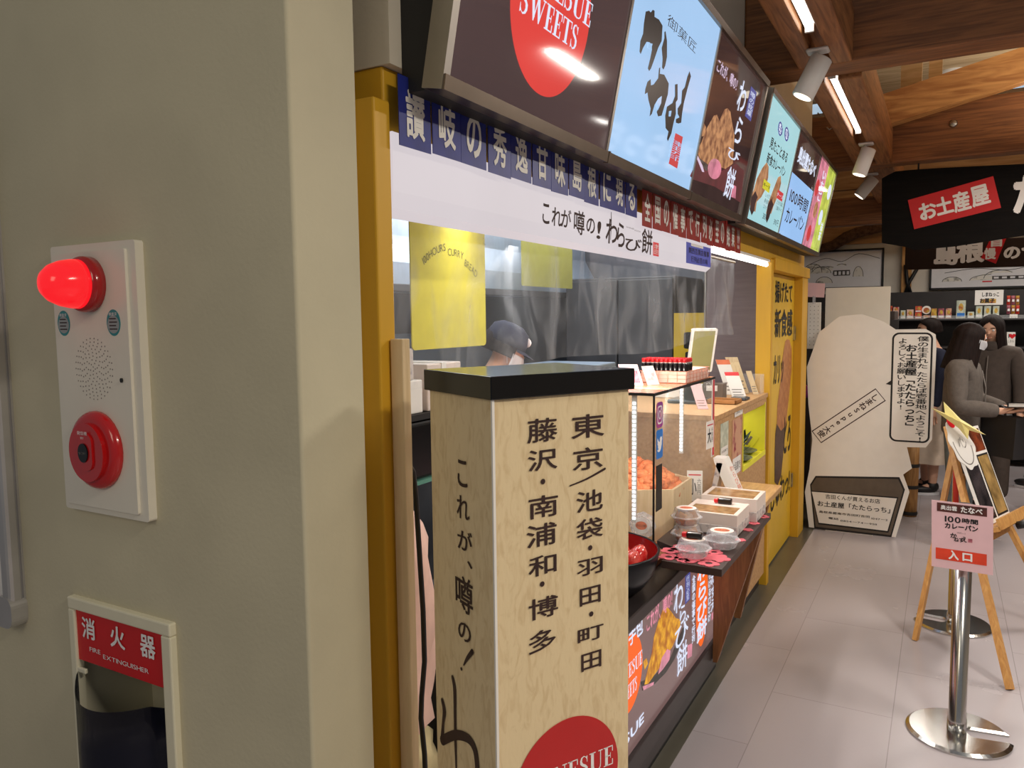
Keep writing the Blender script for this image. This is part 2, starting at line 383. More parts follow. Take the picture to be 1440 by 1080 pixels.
mat('p_blue', (170, 207, 246), 0.06, emit=0.95, var=0.04, scale=2, spec=0.6)
mat('p_cyan', (168, 216, 222), 0.06, emit=0.95, var=0.04, scale=2)
mat('p_card', (158, 198, 246), 0.06, emit=0.95, var=0.03, scale=2)
mat('p_dark', (62, 42, 40), 0.06, emit=0.8, var=0.25, scale=4)
mat('p_red', (226, 68, 62), 0.06, emit=0.95, var=0.05, scale=2)
mat('p_pink', (214, 130, 150), 0.06, emit=0.9, var=0.3, scale=14)
mat('p_green', (190, 204, 84), 0.06, emit=0.9, var=0.25, scale=14)
mat('p_white', (226, 234, 255), emit=0.95, var=0)
mat('p_lilac', (226, 200, 226), emit=0.9, var=0)
mat('p_ink', (34, 22, 20), 0.3, emit=0.35, var=0)
mat('p_navy', (70, 74, 150), emit=0.85, var=0.1)
mat('p_seal', (208, 56, 60), emit=0.9, var=0)
mat('p_maroon', (96, 26, 34), emit=0.8, var=0.3, scale=18)
mat('p_mochi', (206, 146, 96), emit=0.9, col2=(120, 66, 34), scale=34, var=0, kind='noise')
mat('p_kinako', (242, 176, 40), emit=0.95, col2=(176, 96, 8), scale=32, var=0)
mat('p_panel', (120, 90, 88), 0.2, emit=0.82, var=0.06, scale=2)
mat('p_orange', (250, 100, 14), emit=1.0, var=0.02)
mat('p_bread', (206, 150, 104), emit=0.85, col2=(150, 96, 60), scale=26, var=0)
mat('p_choc', (70, 34, 36), emit=0.7, col2=(40, 18, 22), scale=40, var=0)
mat('p_label', (214, 206, 40), emit=0.9, var=0)
mat('bread_print', (202, 140, 84), 0.5, col2=(168, 100, 56), scale=30, contrast=(0.3, 0.7))
mat('choc_print', (92, 62, 50), 0.5, col2=(60, 38, 32), scale=40)
mat('tile_blue', (38, 48, 128), 0.35, var=0.12, scale=20, spec=0.35)
mat('tile_red', (150, 44, 38), 0.4, var=0.12, scale=20, spec=0.3)
mat('noren_yellow', (212, 200, 62), 0.8, var=0.05, scale=20)
mat('noren_ink', (110, 108, 40), 0.8, var=0.05)
mat('noren_yellow_dim', (158, 154, 70), 0.8, var=0.05, scale=20)  # the banner's yellow dulled, dimness behind the vinyl put into the colour
mat('stainless', (196, 212, 232), 0.35, 0.35, var=0.05, scale=3)
mat('kitchen_dark', (70, 70, 74), 0.5, var=0.2, scale=4)
mat('kitchen_wall', (120, 122, 130), 0.6, var=0.1, scale=3)
mat('purple_grey', (112, 100, 104), 0.5, var=0.08, scale=6, stretch=(1, 1, 12))
mat('poster_yellow', (204, 170, 34), 0.6, var=0.04)
mat('shelf_black', (46, 42, 42), 0.55, var=0.15, scale=8)
mat('pink_paper', (226, 186, 190), 0.7, var=0.03)
mat('ink_wash', (235, 232, 224), 0.7, col2=(120, 118, 112), scale=16, contrast=(0.30, 0.48), bump=0)
mat('ink_line', (70, 68, 66), 0.7, var=0.2)
mat('star_yellow', (244, 228, 148), 0.6, var=0.05, scale=20)
mat('belt_red', (190, 44, 30), 0.6, var=0.08)
mat('easel_wood', (212, 160, 92), 0.5, kind='wood', col2=(186, 130, 68), scale=8, stretch=(6, 6, 0.7))
mat('barrel_wood', (168, 124, 70), 0.6, kind='wood', col2=(132, 92, 48), scale=9, stretch=(6, 6, 0.6))
mat('felt_pink', (224, 106, 118), 0.9, var=0.06, scale=60)
mat('box_pink', (222, 206, 196), 0.6, var=0.03)
mat('box_print', (206, 196, 190), 0.6, col2=(150, 140, 142), scale=40, contrast=(0.35, 0.5))
mat('window_film', (176, 140, 96), 0.12, col2=(140, 104, 66), scale=30)
mat('mochi_brown', (196, 140, 62), 0.6, col2=(150, 96, 34), scale=40)
mat('mochi_pile', (226, 140, 84), 0.7, col2=(194, 100, 52), scale=26, bump=0.8, bscale=45)
mat('strawberry', (196, 34, 36), 0.15, col2=(232, 104, 92), scale=60, coat=0.6)
mat('strawberry_cream', (248, 196, 182), 0.3, var=0.1, scale=40)
mat('bowl_red', (150, 18, 16), 0.2, var=0.03, coat=0.4)
mat('bowl_black', (14, 15, 20), 0.3, var=0.05, spec=0.35)
mat('sauce_black', (22, 16, 18), 0.2, var=0.1, coat=0.4)
mat('cap_red', (214, 30, 40), 0.3, var=0.05)
mat('wire_copper', (226, 150, 124), 0.4, 0.2, var=0.04)
mat('case_top', (186, 120, 88), 0.25, col2=(168, 104, 74), scale=10)
mat('insta', (196, 60, 120), 0.4, col2=(120, 60, 160), scale=30)
mat('sky_blue', (38, 120, 206), 0.4, var=0.03)
mat('strip_red', (206, 40, 60), 0.4, var=0.1)
mat('niche_yellow', (232, 226, 60), 0.5, var=0.03, emit=0)
mat('leaf_dark', (46, 76, 60), 0.5, col2=(24, 40, 36), scale=50)
mat('plate_dark', (44, 52, 56), 0.3, col2=(120, 130, 120), scale=70)
mat('brown_box', (104, 90, 80), 0.6, var=0.08)
mat('tan_tray', (160, 110, 60), 0.5, var=0.08)
mat('slate', (52, 58, 66), 0.4, var=0.05)
mat('screen_olive', (150, 146, 96), 0.2, var=0.05)
mat('skin', (222, 172, 144), 0.55, var=0.04, scale=20)
mat('hair_dark', (36, 23, 20), 0.7, col2=(20, 12, 11), scale=26, stretch=(7, 7, 0.5), spec=0.2)
mat('plate_frame', (92, 80, 68), 0.5, var=0.1, scale=14)
mat('fleece_grey', (98, 90, 84), 0.95, var=0.10, scale=40, bump=0.5, bscale=160)
mat('coat_brown', (76, 66, 60), 0.9, var=0.10, scale=30, bump=0.3)
mat('navy_cloth', (34, 38, 60), 0.9, var=0.1, scale=30)
mat('beige_cloth', (204, 186, 168), 0.9, var=0.05, scale=20)
mat('jeans_teal', (92, 100, 104), 0.9, var=0.12, scale=40)
mat('grey_cloth', (150, 148, 150), 0.9, var=0.06, scale=30)
mat('sage_cloth', (128, 134, 124), 0.9, var=0.08, scale=30)
mat('bag_black', (30, 28, 30), 0.6, var=0.1)
mat('shoe_black', (24, 22, 24), 0.5, var=0.1)
mat('mask_white', (236, 236, 240), 0.7, var=0.02)
mat('lid_clear_label', (238, 228, 220), 0.5, var=0.02)
mat('print_orange', (224, 120, 80), 0.5, var=0.1)
mat('bag_pink', (226, 186, 170), 0.75, var=0.06, scale=14)
mat('sack_cream', (214, 196, 150), 0.8, var=0.08, scale=20)
mat('snack_red', (200, 50, 54), 0.45, col2=(226, 190, 170), scale=26, contrast=(0.5, 0.62))
mat('snack_orange', (220, 110, 60), 0.45, col2=(190, 40, 40), scale=24, contrast=(0.45, 0.6))
mat('snack_pink', (196, 120, 130), 0.45, col2=(130, 50, 70), scale=26, contrast=(0.4, 0.6))
mat('snack_mint', (214, 218, 200), 0.45, col2=(168, 178, 160), scale=24)
mat('snack_gold', (212, 178, 70), 0.45, col2=(170, 90, 50), scale=24, contrast=(0.4, 0.6))
mat('snack_wine', (150, 40, 62), 0.45, col2=(210, 160, 130), scale=18, contrast=(0.52, 0.66))
mat('standee_board', (234, 230, 224), 0.3, var=0.02)
mat('panel_beige', (226, 218, 204), 0.5, var=0.02)
mat('cabinet_dark', (60, 48, 44), 0.5, var=0.15)
clear('vinyl', (226, 230, 236), 0.09, 0.24, streak=0.40, scale=3.2, stretch=(1, 3.0, 1.2))  # denser streaks in the sheet stand in for glare
clear('glass', (225, 240, 238), 0.05, 0.02)
clear('clear_plastic', (240, 240, 244), 0.24, 0.08, streak=0.25, scale=30)
clear('acrylic', (236, 238, 240), 0.14, 0.08)
clear('glass_edge', (120, 190, 170), 0.5, 0.1)
# floor: big vinyl tiles with hairline seams
m = mat('floor_vinyl', (168, 158, 154), 0.22, var=0.06, scale=3, spec=0.45)
nt = m.node_tree; b = nt.nodes['Principled BSDF']
tc = nt.nodes.new('ShaderNodeTexCoord'); br = nt.nodes.new('ShaderNodeTexBrick'); br.offset = 0.5
br.inputs['Scale'].default_value = 1.0; br.inputs['Brick Width'].default_value = 0.92; br.inputs['Row Height'].default_value = 0.46
br.inputs['Mortar Size'].default_value = 0.0018; br.inputs['Color1'].default_value = lin((176, 168, 171)); br.inputs['Color2'].default_value = lin((171, 163, 166)); br.inputs['Mortar'].default_value = lin((150, 142, 144))
mp = nt.nodes.new('ShaderNodeMapping'); mp.inputs['Rotation'].default_value = (0, 0, R(90)); mp.inputs['Location'].default_value = (0.2, 0.13, 0); nt.links.new(tc.outputs['Object'], mp.inputs[0]); nt.links.new(mp.outputs[0], br.inputs['Vector'])
n2 = nt.nodes.new('ShaderNodeTexNoise'); n2.inputs['Scale'].default_value = 2.4; n2.inputs['Detail'].default_value = 6; nt.links.new(tc.outputs['Object'], n2.inputs['Vector'])
mr = nt.nodes.new('ShaderNodeMapRange'); mr.inputs[3].default_value = 0.16; mr.inputs[4].default_value = 0.34; nt.links.new(n2.outputs['Fac'], mr.inputs[0]); nt.links.new(mr.outputs[0], b.inputs['Roughness'])
nt.links.new(br.outputs['Color'], b.inputs['Base Color'])
mat('floor_border_shaded', (92, 88, 78), 0.28, var=0.06, scale=6)  # border tile, its colour darkened to hold the shade beside the counter

# ------------------------------------------------------------------ frames of the place
XF = -0.87                                             # the shop front
WALL = Fr((0, 0.85, 0), X3, Z3)                        # left wall, faces the camera (-Y)
SHOP = Fr((XF, 0, 0), Y3, Z3)                          # shop front, faces +X
TOPF = Fr((0, 0, 0), X3, Y3)
def S(name, mb, parent=None):
    o = mb.build(name, parent); o['kind'] = 'structure'; return o
# ------------------------------------------------------------------ setting
S('floor', MB('floor_vinyl').box((-6, -3, -0.1), (6, 11, 0)))
S('trim_1', MB('floor_border_shaded').box((-6, 1.06, 0), (-0.80, 6.9, 0.0015)))
w = MB('wall_paint', 'wall_cream')
w.box((-4.5, 0.85, 0), (-1.461, 1.06, 4)).box((-1.461, 0.85, 1.068), (-1.166, 1.06, 4)).box((-1.461, 0.85, 0), (-1.166, 1.06, 0.40)).box((-1.461, 1.01, 0.40), (-1.166, 1.06, 1.068))
cor = [(-1.166, 0.85), (-0.851, 0.85)] + [(-0.851 + 0.006*math.sin(R(a)), 0.856 - 0.006*math.cos(R(a))) for a in range(15, 90, 15)] + [(-0.845, 0.856), (-0.845, 0.995), (-0.852, 1.0), (-0.905, 1.0), (-0.912, 1.07), (-1.166, 1.07)]
w.prism(cor, TOPF, 0, 4)
S('wall_left', w)
S('wall_shop', MB('wall_cream').box((-1.12, 1.115, 2.05), (XF+0.004, 5.96, 3.6)).box((-1.12, 5.86, 0.0), (-0.90, 5.96, 2.05)))
S('wall_kitchen', MB('kitchen_wall').box((-3.4, 1.06, 0), (-3.3, 6.0, 3)).box((-3.3, 5.9, 0), (-1.12, 5.96, 3)))
S('wall_back', MB('plaster', 'board_wood').box((-6, 10, 0), (6, 10.1, 2.42)).box((-6, 9.98, 2.42), (6, 10.1, 2.72), m=1).box((-6, 9.985, 2.73), (6, 10.1, 3.05), m=1).box((-6, 9.98, 3.06), (6, 10.1, 4.6), m=1))
S('wall_right', MB('plaster').box((5.9, -3, 0), (6, 10, 4.6)))
S('ceiling', MB('board_pale').box((-6, 4.2, 3.9), (6, 10.1, 3.98)))
S('wall_store', MB('plaster').box((-4.5, 6.0, 0), (-4.4, 10, 4)))
kc = MB('kitchen_wall').box((-3.4, 1.07, 2.6), (-1.0, 5.9, 2.66)); S('ceiling_kitchen', kc)
# big timbers
S('beam', MB('beam_wood').box((-0.866, 3.82, 2.72), (6, 4.02, 3.35), 0.012))
S('beam', MB('beam_wood').box((-3.0, 6.40, 2.70), (6, 6.56, 3.10), 0.012))
lb = MB('beam_long')
for x0, x1 in ((-0.62, -0.535), (-0.475, -0.39)): lb.box((x0, 1.6, 2.72), (x1, 3.82, 2.95), 0.008)
lb.box((-0.615, 1.62, 2.78), (-0.395, 3.815, 2.945))
S('beam', lb)
lb = MB('beam_long')
for x0, x1 in ((-0.62, -0.535), (-0.475, -0.37)): lb.box((x0, 4.02, 2.70), (x1, 6.40, 2.95), 0.008)
lb.box((-0.615, 4.022, 2.77), (-0.375, 6.395, 2.945))
S('beam', lb)
S('beam', MB('beam_long').box((-0.62, 6.56, 2.70), (-0.37, 8.62, 2.95), 0.008))
S('beam', MB('beam_wood').box((-3, 8.6, 2.50), (6, 8.75, 2.78), 0.012))
pa, pb = at(1232, 158, Y=6.25), at(1475, 78, Y=6.25)
dr = (pb-pa).normalized(); BF = Fr(pa, dr, Vector((0, -1, 0)).cross(dr))
S('beam', MB('brace_wood').box((0, 0, 0), (1, 1, 1), M=Matrix.Translation(pa) @ Matrix((( dr.x, 0, -dr.z, 0), (0, 1, 0, 0), (dr.z, 0, dr.x, 0), (0, 0, 0, 1))) @ Matrix.Diagonal(((pb-pa).length+1.2, 0.12, 0.22, 1)) @ Matrix.Translation((0, 0, -0.5))))
S('beam', MB('board_pale').box((-0.34, 6.6, 3.0), (-0.20, 6.72, 3.9)).box((-0.16, 6.75, 3.0), (-0.07, 6.85, 3.9)))
# clerestory window between the roof and the far timbers
pA, pB = at(1138, 161, Y=8.95), at(1186, 141, Y=8.95)
S('window_1', MB('sky_pane').box((pA.x, 8.95, pA.z), (pB.x, 8.97, pB.z)))
pA, pB = at(1402, 127, Y=8.95), at(1490, 108, Y=8.95)
S('window_2', MB('sky_pane').box((pA.x, 8.95, pA.z), (pB.x, 8.97, pB.z)))
# yellow shop frame
S('trim_2', MB('yellow_trim').box((-0.915, 1.072, 0), (XF, 1.118, 1.985), 0.004))
S('trim_3', MB('yellow_trim', 'black_matte').box((-1.0, 1.118, 1.915), (-0.885, 5.86, 2.05), 0.004))
S('trim_4', MB('yellow_trim').box((-0.955, 4.60, 0.0), (XF, 4.66, 1.918), 0.003))
S('trim_5', MB('yellow_trim').box((-0.955, 5.72, 0.0), (XF, 5.955, 1.918), 0.003).box((-0.955, 4.66, 1.86), (XF+0.012, 5.955, 1.93), 0.003))
# ------------------------------------------------------------------ fire alarm panel
YW = 0.85
t = thing('fire_alarm_panel', 'cream fire alarm panel with red lamp and red call button on the left wall', 'fire alarm', (-1.32, YW, 1.25))
u0, v0 = WALL.uv(107, 712); u1, v1 = WALL.uv(200, 340); u0, u1, v0, v1 = -1.442, -1.197, 1.252, 1.740
MB('alarm_white').prism(rrect(u0, v0, u1, v1, 0.006), WALL, 0, 0.016).build('back_plate', t)
m = MB('alarm_white', 'letter_black')
m.prism(rrect(u0+0.010, v0+0.012, u1-0.022, v1-0.014, 0.004), WALL, 0.016, 0.021)
face = m.build('face_plate', t)
cx, cz = WALL.uv(143, 400)
MWALL = lambda a, b, h=0.0: Matrix.Translation(WALL.p(a, b, h)) @ Matrix((( 1, 0, 0, 0), (0, 0, -1, 0), (0, 1, 0, 0), (0, 0, 0, 1)))
cx, cz = -1.322, 1.668
lamp = MB('lamp_base').lathe([(0.049, 0), (0.049, 0.014), (0.046, 0.02), (0.042, 0.022)], M=MWALL(cx, cz, 0.021)).build('beacon_base', t, label='dark red base ring')
MB('alarm_lamp').lathe([(0.043, 0), (0.0425, 0.012), (0.039, 0.03), (0.032, 0.046), (0.022, 0.057), (0.011, 0.0625), (0, 0.064)], M=MWALL(cx, cz, 0.042)).build('beacon_dome', t, label='glowing red dome')
bx, bz = -1.322, 1.372
MB('alarm_red').lathe([(0.071, 0), (0.071, 0.005), (0.068, 0.011), (0.062, 0.015), (0.056, 0.016)], M=MWALL(bx, bz, 0.021), cap=(1, 1)).build('button_ring', t)
btn = MB('alarm_red', 'letter_white')
btn.prism(ell(bx-0.003, bz-0.002, 0.050, 0.053), WALL, 0.036, 0.044)
btn.prism(rrect(bx-0.020, bz-0.034, bx+0.020, bz+0.034, 0.018), WALL, 0.044, 0.047)
btn.text('発信機', WALL, (bx-0.019, bz+0.030, bx+0.010, bz+0.037), 0.0478, 1).text('押す', WALL, (bx-0.010, bz+0.022, bx+0.000, bz+0.027), 0.0478, 1)
btn.build('button_cover', t)
MB('black_gloss', 'letter_grey').prism(ell(bx-0.004, bz-0.002, 0.014, 0.017), WALL, 0.047, 0.0492).text('強く押す', WALL, (bx-0.014, bz-0.005, bx+0.006, bz), 0.0496, 1).build('push_window', t, label='black oval push window')
for sx, sv in ((-1.405, 1.600), (-1.258, 1.600)):
    q = MB('teal', 'grey_print', 'letter_dark', 'letter_white').prism(ell(sx, sv, 0.019, 0.023), WALL, 0.021, 0.0215)
    q.flat([(a, b) for a, b in ell(sx, sv-0.003, 0.0165, 0.0155)], WALL, 0.0219, 1).text('検査済', WALL, (sx-0.011, sv+0.012, sx+0.011, sv+0.018), 0.0222, 3)
    for k in range(4): q.rect((sx-0.011, sv-0.012+k*0.006, sx+0.011-0.003*(k % 2), sv-0.010+k*0.006), WALL, 0.0222, 2)
    q.build('inspection_sticker', t, label='teal oval sticker')
hm = MB('letter_grey'); gx, gz = -1.322, 1.518
for ring in range(9):
    rr = 0.004 + ring*0.0062; n = max(1, int(ring*3.4)+3)
    for k in range(n):
        a = 2*math.pi*k/n + ring*0.21
        hm.flat(ell(gx+rr*math.cos(a), gz+rr*1.02*math.sin(a), 0.00135, n=6), WALL, 0.0214)
hm.build('speaker_grille', t)
MB('black_matte').prism(ell(-1.243, 1.50, 0.0028, 0.004, 14), WALL, 0.021, 0.024).build('keyhole', t)
# ------------------------------------------------------------------ recessed fire extinguisher box
a0, a1, b0, b1 = -1.461, -1.166, 0.40, 1.068
t = thing('fire_extinguisher_box', 'recessed cream fire extinguisher box with red sign and navy front cover', 'fire extinguisher box', (-1.315, YW, 0.40))
fm = MB('cream_paint')
for r_ in ((a0-0.004, b1-0.018, a1+0.004, b1+0.006), (a0-0.004, b0-0.02, a1+0.004, b0+0.016), (a0-0.004, b0+0.0161, a0+0.016, b1-0.0181), (a1-0.022, b0+0.0161, a1+0.004, b1-0.0181)):
    fm.box((r_[0], YW-0.013, r_[1]), (r_[2], YW+0.004, r_[3]), 0.003)
fm.build('frame', t)
ln = MB('cream_paint')
ln.box((a0, YW+0.15, b0), (a1, YW+0.159, b1)).box((a0, YW, b0), (a0+0.006, YW+0.15, b1)).box((a1-0.006, YW, b0), (a1, YW+0.15, b1)).box((a0, YW, b1-0.006), (a1, YW+0.15, b1))
ln.build('liner', t)
sg = MB('sign_red', 'letter_white')
r_ = (a0+0.014, 0.950, a1-0.02, b1-0.017)
sg.box((r_[0], YW-0.008, r_[1]), (r_[2], YW-0.004, r_[3]))
for ch, x0, x1 in (('消', 122, 143), ('火', 161, 184), ('器', 202.5, 226)):
    ra = WALL.rect(x0, 880, x1, 930); w_ = ra[2]-ra[0]
    sg.text(ch, WALL, (ra[0], 0.998, ra[2], 1.040), 0.0095, 1, bold=0.02)
ra = WALL.rect(133, 914, 216, 947)
sg.text('FIRE EXTINGUISHER', WALL, (ra[0], 0.968, ra[2], 0.983), 0.0095, 1, bold=0.0)
sg.build('sign_plate', t, label='red sign plate with white lettering')
def cover(i, j):
    x = a0 + 0.010 + (a1-a0-0.030)*i
    top = 0.912 - 0.012*math.sin(math.pi*i*1.1) + (0.018 if i < 0.12 else 0.0)*(1-i/0.12) - 0.004*i
    y = YW - 0.004 - 0.050*math.sin(math.pi*min(1, i*1.25))**0.7*(1 if i < 0.8 else 0) - 0.006*math.sin(i*math.pi)
    return (x, y, b0+0.02 + (top-b0-0.02)*j)
cv = MB('navy_plastic').sheet(cover, 28, 6); bmesh.ops.solidify(cv.bm, geom=cv.bm.faces[:], thickness=0.004)
cv.build('front_cover', t, label='navy plastic front cover')
MB('cream_paint').box((a0+0.006, YW-0.012, 0.925), (a0+0.040, YW-0.006, 0.935), 0.002).build('latch', t)
# ------------------------------------------------------------------ framed board at the far left
t = thing('whiteboard', 'wall-hung whiteboard with grey rounded aluminium frame cut off by the left picture edge', 'whiteboard', (-2.1, YW, 0.985))
MB('white_card').box((-2.58, YW-0.014, 1.01), (-1.66, YW-0.002, 2.0)).build('panel', t)
fr_ = MB('alu')
fr_.prism(rrect(-2.62, 0.985, -1.632, 2.03, 0.02) , WALL, 0.0, 0.004)
fr_.box((-1.668, YW-0.030, 1.0), (-1.633, YW-0.001, 2.02), 0.008).box((-2.6, YW-0.030, 0.986), (-1.645, YW-0.001, 1.02), 0.008).box((-2.6, YW-0.030, 1.995), (-1.645, YW-0.001, 2.03), 0.008).box((-2.62, YW-0.030, 1.0), (-2.585, YW-0.001, 2.02), 0.008)
fr_.build('frame', t)
cm = MB('alu').prism(rrect(-1.690, 0.980, -1.628, 1.045, 0.022), WALL, 0.0, 0.033); cm.build('corner_cap', t)

# ------------------------------------------------------------------ paper lantern column
TH = R(61.97); E0 = Vector((-0.562, 0.941, 0)); CW, CD, CH = 0.264, 0.208, 1.483
cu_, cv_ = Vector((math.cos(TH), math.sin(TH), 0)), Vector((-math.sin(TH), math.cos(TH), 0))
t = thing('lantern_sign', 'tall square washi-paper sign column with black lid and brush lettering in front of the shop', 'sign column', E0 + cu_*CW/2 + cv_*CD/2, TH)
MC = Matrix.Translation(E0) @ Matrix.Rotation(TH, 4, 'Z')
MB('paper_fibre').box((0.003, 0.003, 0.02), (CW-0.003, CD-0.003, CH), 0.0015, M=MC).build('paper_body', t)
MB('white_card').box((0.0, 0.0, 0.02), (0.004, 0.004, CH), M=MC).build('corner_bead', t, label='thin white corner strip')
MB('black_gloss').box((-0.004, -0.004, CH), (CW+0.004, CD+0.004, CH+0.034), 0.0015, M=MC).build('lid', t, label='black lacquered lid')
MB('black_matte').box((-0.002, -0.002, 0), (CW+0.002, CD+0.002, 0.03), M=MC).build('plinth', t)
FR_ = Fr(E0 - cv_*(-0.003), cu_, Z3)                    # right face
FL_ = Fr(E0 + cu_*0.003 + cv_*CD, -cv_, Z3)             # left face
m = MB('letter_dark')
def col(fr, chars, x0, x1, spans, h=0.0012, bold=0.012, mi=0):
    for ch, (y0, y1) in zip(chars, spans):
        m.text(ch, fr, fr.rect(x0[0] + (x0[1]-x0[0])*(y0-579)/365, y0, x1[0] + (x1[1]-x1[0])*(y0-579)/365, y1), h, mi, bold=bold)
for ch, x0, y0, x1, y1 in (('東', 803, 580, 849, 618), ('京', 805, 626, 847, 663), ('池', 810, 686, 847, 722), ('袋', 810, 725, 847, 761), ('羽', 811, 781, 847, 812), ('田', 815, 821, 844, 853), ('町', 812, 876, 848, 906), ('田', 817, 912, 845, 945),
                           ('藤', 741, 586, 783, 624), ('沢', 742, 629, 783, 664), ('南', 743, 693, 784, 731), ('浦', 740, 732, 782, 772), ('和', 743, 776, 782, 813), ('博', 743, 834, 784, 874), ('多', 743, 880, 781, 921)):
    m.text(ch, FR_, FR_.rect2(x0, y0, x1, y1), 0.0012, 0, bold=0.010)
for px, py in ((763, 677), (829.5, 770), (762, 821), (831, 863)):
    a, b = FR_.uv(px, py); m.flat(ell(a, b, 0.0042, n=18), FR_, 0.0012)
m.brush([(*FR_.uv(801, 683), 0.0022), (*FR_.uv(825, 673), 0.003), (*FR_.uv(850, 659), 0.004)], FR_, 0.0012)
m.build('city_lettering', t); m = MB('letter_dark')
for ch, x0, y0, x1, y1 in (('こ', 644, 645, 658, 687), ('れ', 643, 694, 661, 734), ('が', 644, 741, 665, 780), ('、', 658, 788, 665, 801), ('噂', 641, 804, 666, 869), ('の', 645, 870, 663, 908)):
    m.text(ch, FL_, FL_.rect(x0, y0, x1, y1), 0.0012, 0, bold=0.008)
m.build('slogan_lettering', t); m = MB('letter_dark')
g_ = lambda x, y, w: (*FL_.uv(560+x/3.6, 780+y/3.6), w*0.00034)
m.brush([g_(378, 490, 26), g_(352, 525, 20), g_(334, 558, 8)], FL_, 0.0012); m.flat(ell(*FL_.uv(649.5, 940.5), 0.003, n=12), FL_, 0.0012)
m.brush([g_(278, 622, 26), g_(288, 680, 30), g_(290, 800, 26), g_(292, 930, 24), g_(296, 1080, 14)], FL_, 0.0012)
m.brush([g_(226, 738, 28), g_(236, 790, 34), g_(230, 850, 22), g_(226, 925, 34)], FL_, 0.0013)
m.brush([g_(226, 940, 48), g_(290, 912, 48), g_(350, 925, 48), g_(385, 970, 46), g_(400, 1040, 40), g_(402, 1150, 36), g_(380, 1260, 26), g_(330, 1320, 14)], FL_, 0.0014)
m.text('らび餅', FL_, (0.05, 0.20, 0.14, 0.60), 0.0012, 0, vertical=True, bold=0.03)
m.build('brush_lettering', t)
c_, r_ = circ3(FR_.uv(815.6, 1006), FR_.uv(733, 1078), FR_.uv(867, 1052))
m = MB('circle_red', 'letter_white'); m.flat(ell(c_[0], c_[1], r_, n=64), FR_, 0.0012)
e_ = FR_.uv(861, 1046); f_ = FR_.uv(861, 1074); hh = e_[1]-f_[1]
m.put(serif('KANESUE'), FR_, (2*c_[0]-e_[0], f_[1], e_[0], e_[1]), 0.0016, 1)
m.put(serif('SWEETS'), FR_, (2*c_[0]-e_[0]+0.012, f_[1]-hh*1.45, e_[0]-0.012, f_[1]-hh*0.45), 0.0016, 1)
m.build('round_emblem', t, label='red round emblem with white serif lettering')

# ------------------------------------------------------------------ light box menus
def lightbox(name, label, y0, y1, splits):
    t = thing(name, label, 'menu sign', (-0.77, (y0+y1)/2, 2.02))
    zb, zt, xb, xt = 2.02, 2.542, -0.775, -0.672
    fr = Fr((xb, 0, zb), Y3, Vector((xt-xb, 0, zt-zb)))
    H = math.hypot(xt-xb, zt-zb)
    cab = MB('black_matte')
    SF = Fr((0, y0, 0), X3, Z3)                          # side profile
    SP = Fr((0, 0, 0), X3, Z3)
    prof = [(XF+0.004, zb-0.015), (xb-0.03, zb-0.015), (xt-0.03, zt+0.005), (XF+0.004, zt+0.005)]
    cab.prism(prof, Fr((0, 0, 0), X3, Z3), -y1, -y0)
    cab.build('cabinet', t, label='black cabinet')
    tr = MB('frame_bronze', 'brushed_metal')
    def bar(u0, v0, u1, v1, h0, h1, mi=0):
        tr.prism([(u0, v0), (u1, v0), (u1, v1), (u0, v1)], fr, h0, h1, mi)
    bar(y0-0.012, -0.022, y1+0.012, 0.004, -0.035, 0.012); bar(y0-0.012, H-0.002, y1+0.012, H+0.02, -0.035, 0.012)
    bar(y0-0.014, -0.022, y0+0.006, H+0.02, -0.035, 0.008, 1); bar(y1-0.006, -0.022, y1+0.014, H+0.02, -0.035, 0.008, 1)
    for s_ in splits: bar(s_-0.006, 0, s_+0.006, H, -0.01, 0.004, 1)
    for s_ in splits: bar(s_-0.004, -0.024, s_+0.004, 0.006, 0.0, 0.0135, 0)
    tr.build('metal_frame', t, label='brushed metal frame')
    return t, fr, H
t, MF, MH = lightbox('menu_lightbox', 'long backlit menu box with brown, pale blue and dark panels, nearest above the shop', 1.150, 3.365, (1.885, 2.628))
MENU1 = t
p = MB('p_brown', 'p_red', 'p_white'); p.rect((1.156, 0.004, 1.879, MH-0.002), MF, 0.0)
c_, r_ = circ3(MF.uv(717, 4), MF.uv(773, 136.5), MF.uv(830, 16))
p.flat(ell(c_[0], c_[1], r_, n=72), MF, 0.0008, 1)
s0, s1 = MF.uv(731, 4), MF.uv(808, 72); hh = 0.052
vv = s1[1]; 
p.put(serif('SWEETS'), MF, (s0[0], vv, s1[0], vv+hh), 0.0014, 2)
k1 = MF.uv(828, 40); cxm = (s0[0]+s1[0])/2
p.put(serif('KANESUE'), MF, (2*c_[0]-k1[0], k1[1], k1[0], k1[1]+hh), 0.0014, 2)
p.build('menu_panel', t, label='dark brown panel with red circle')
p = MB('p_blue', 'p_ink', 'p_seal'); p.rect((1.892, 0.004, 2.622, MH-0.002), MF, 0.0)
z4 = lambda pts: MF.poly([(820+x/4, y/4) for x, y in pts])
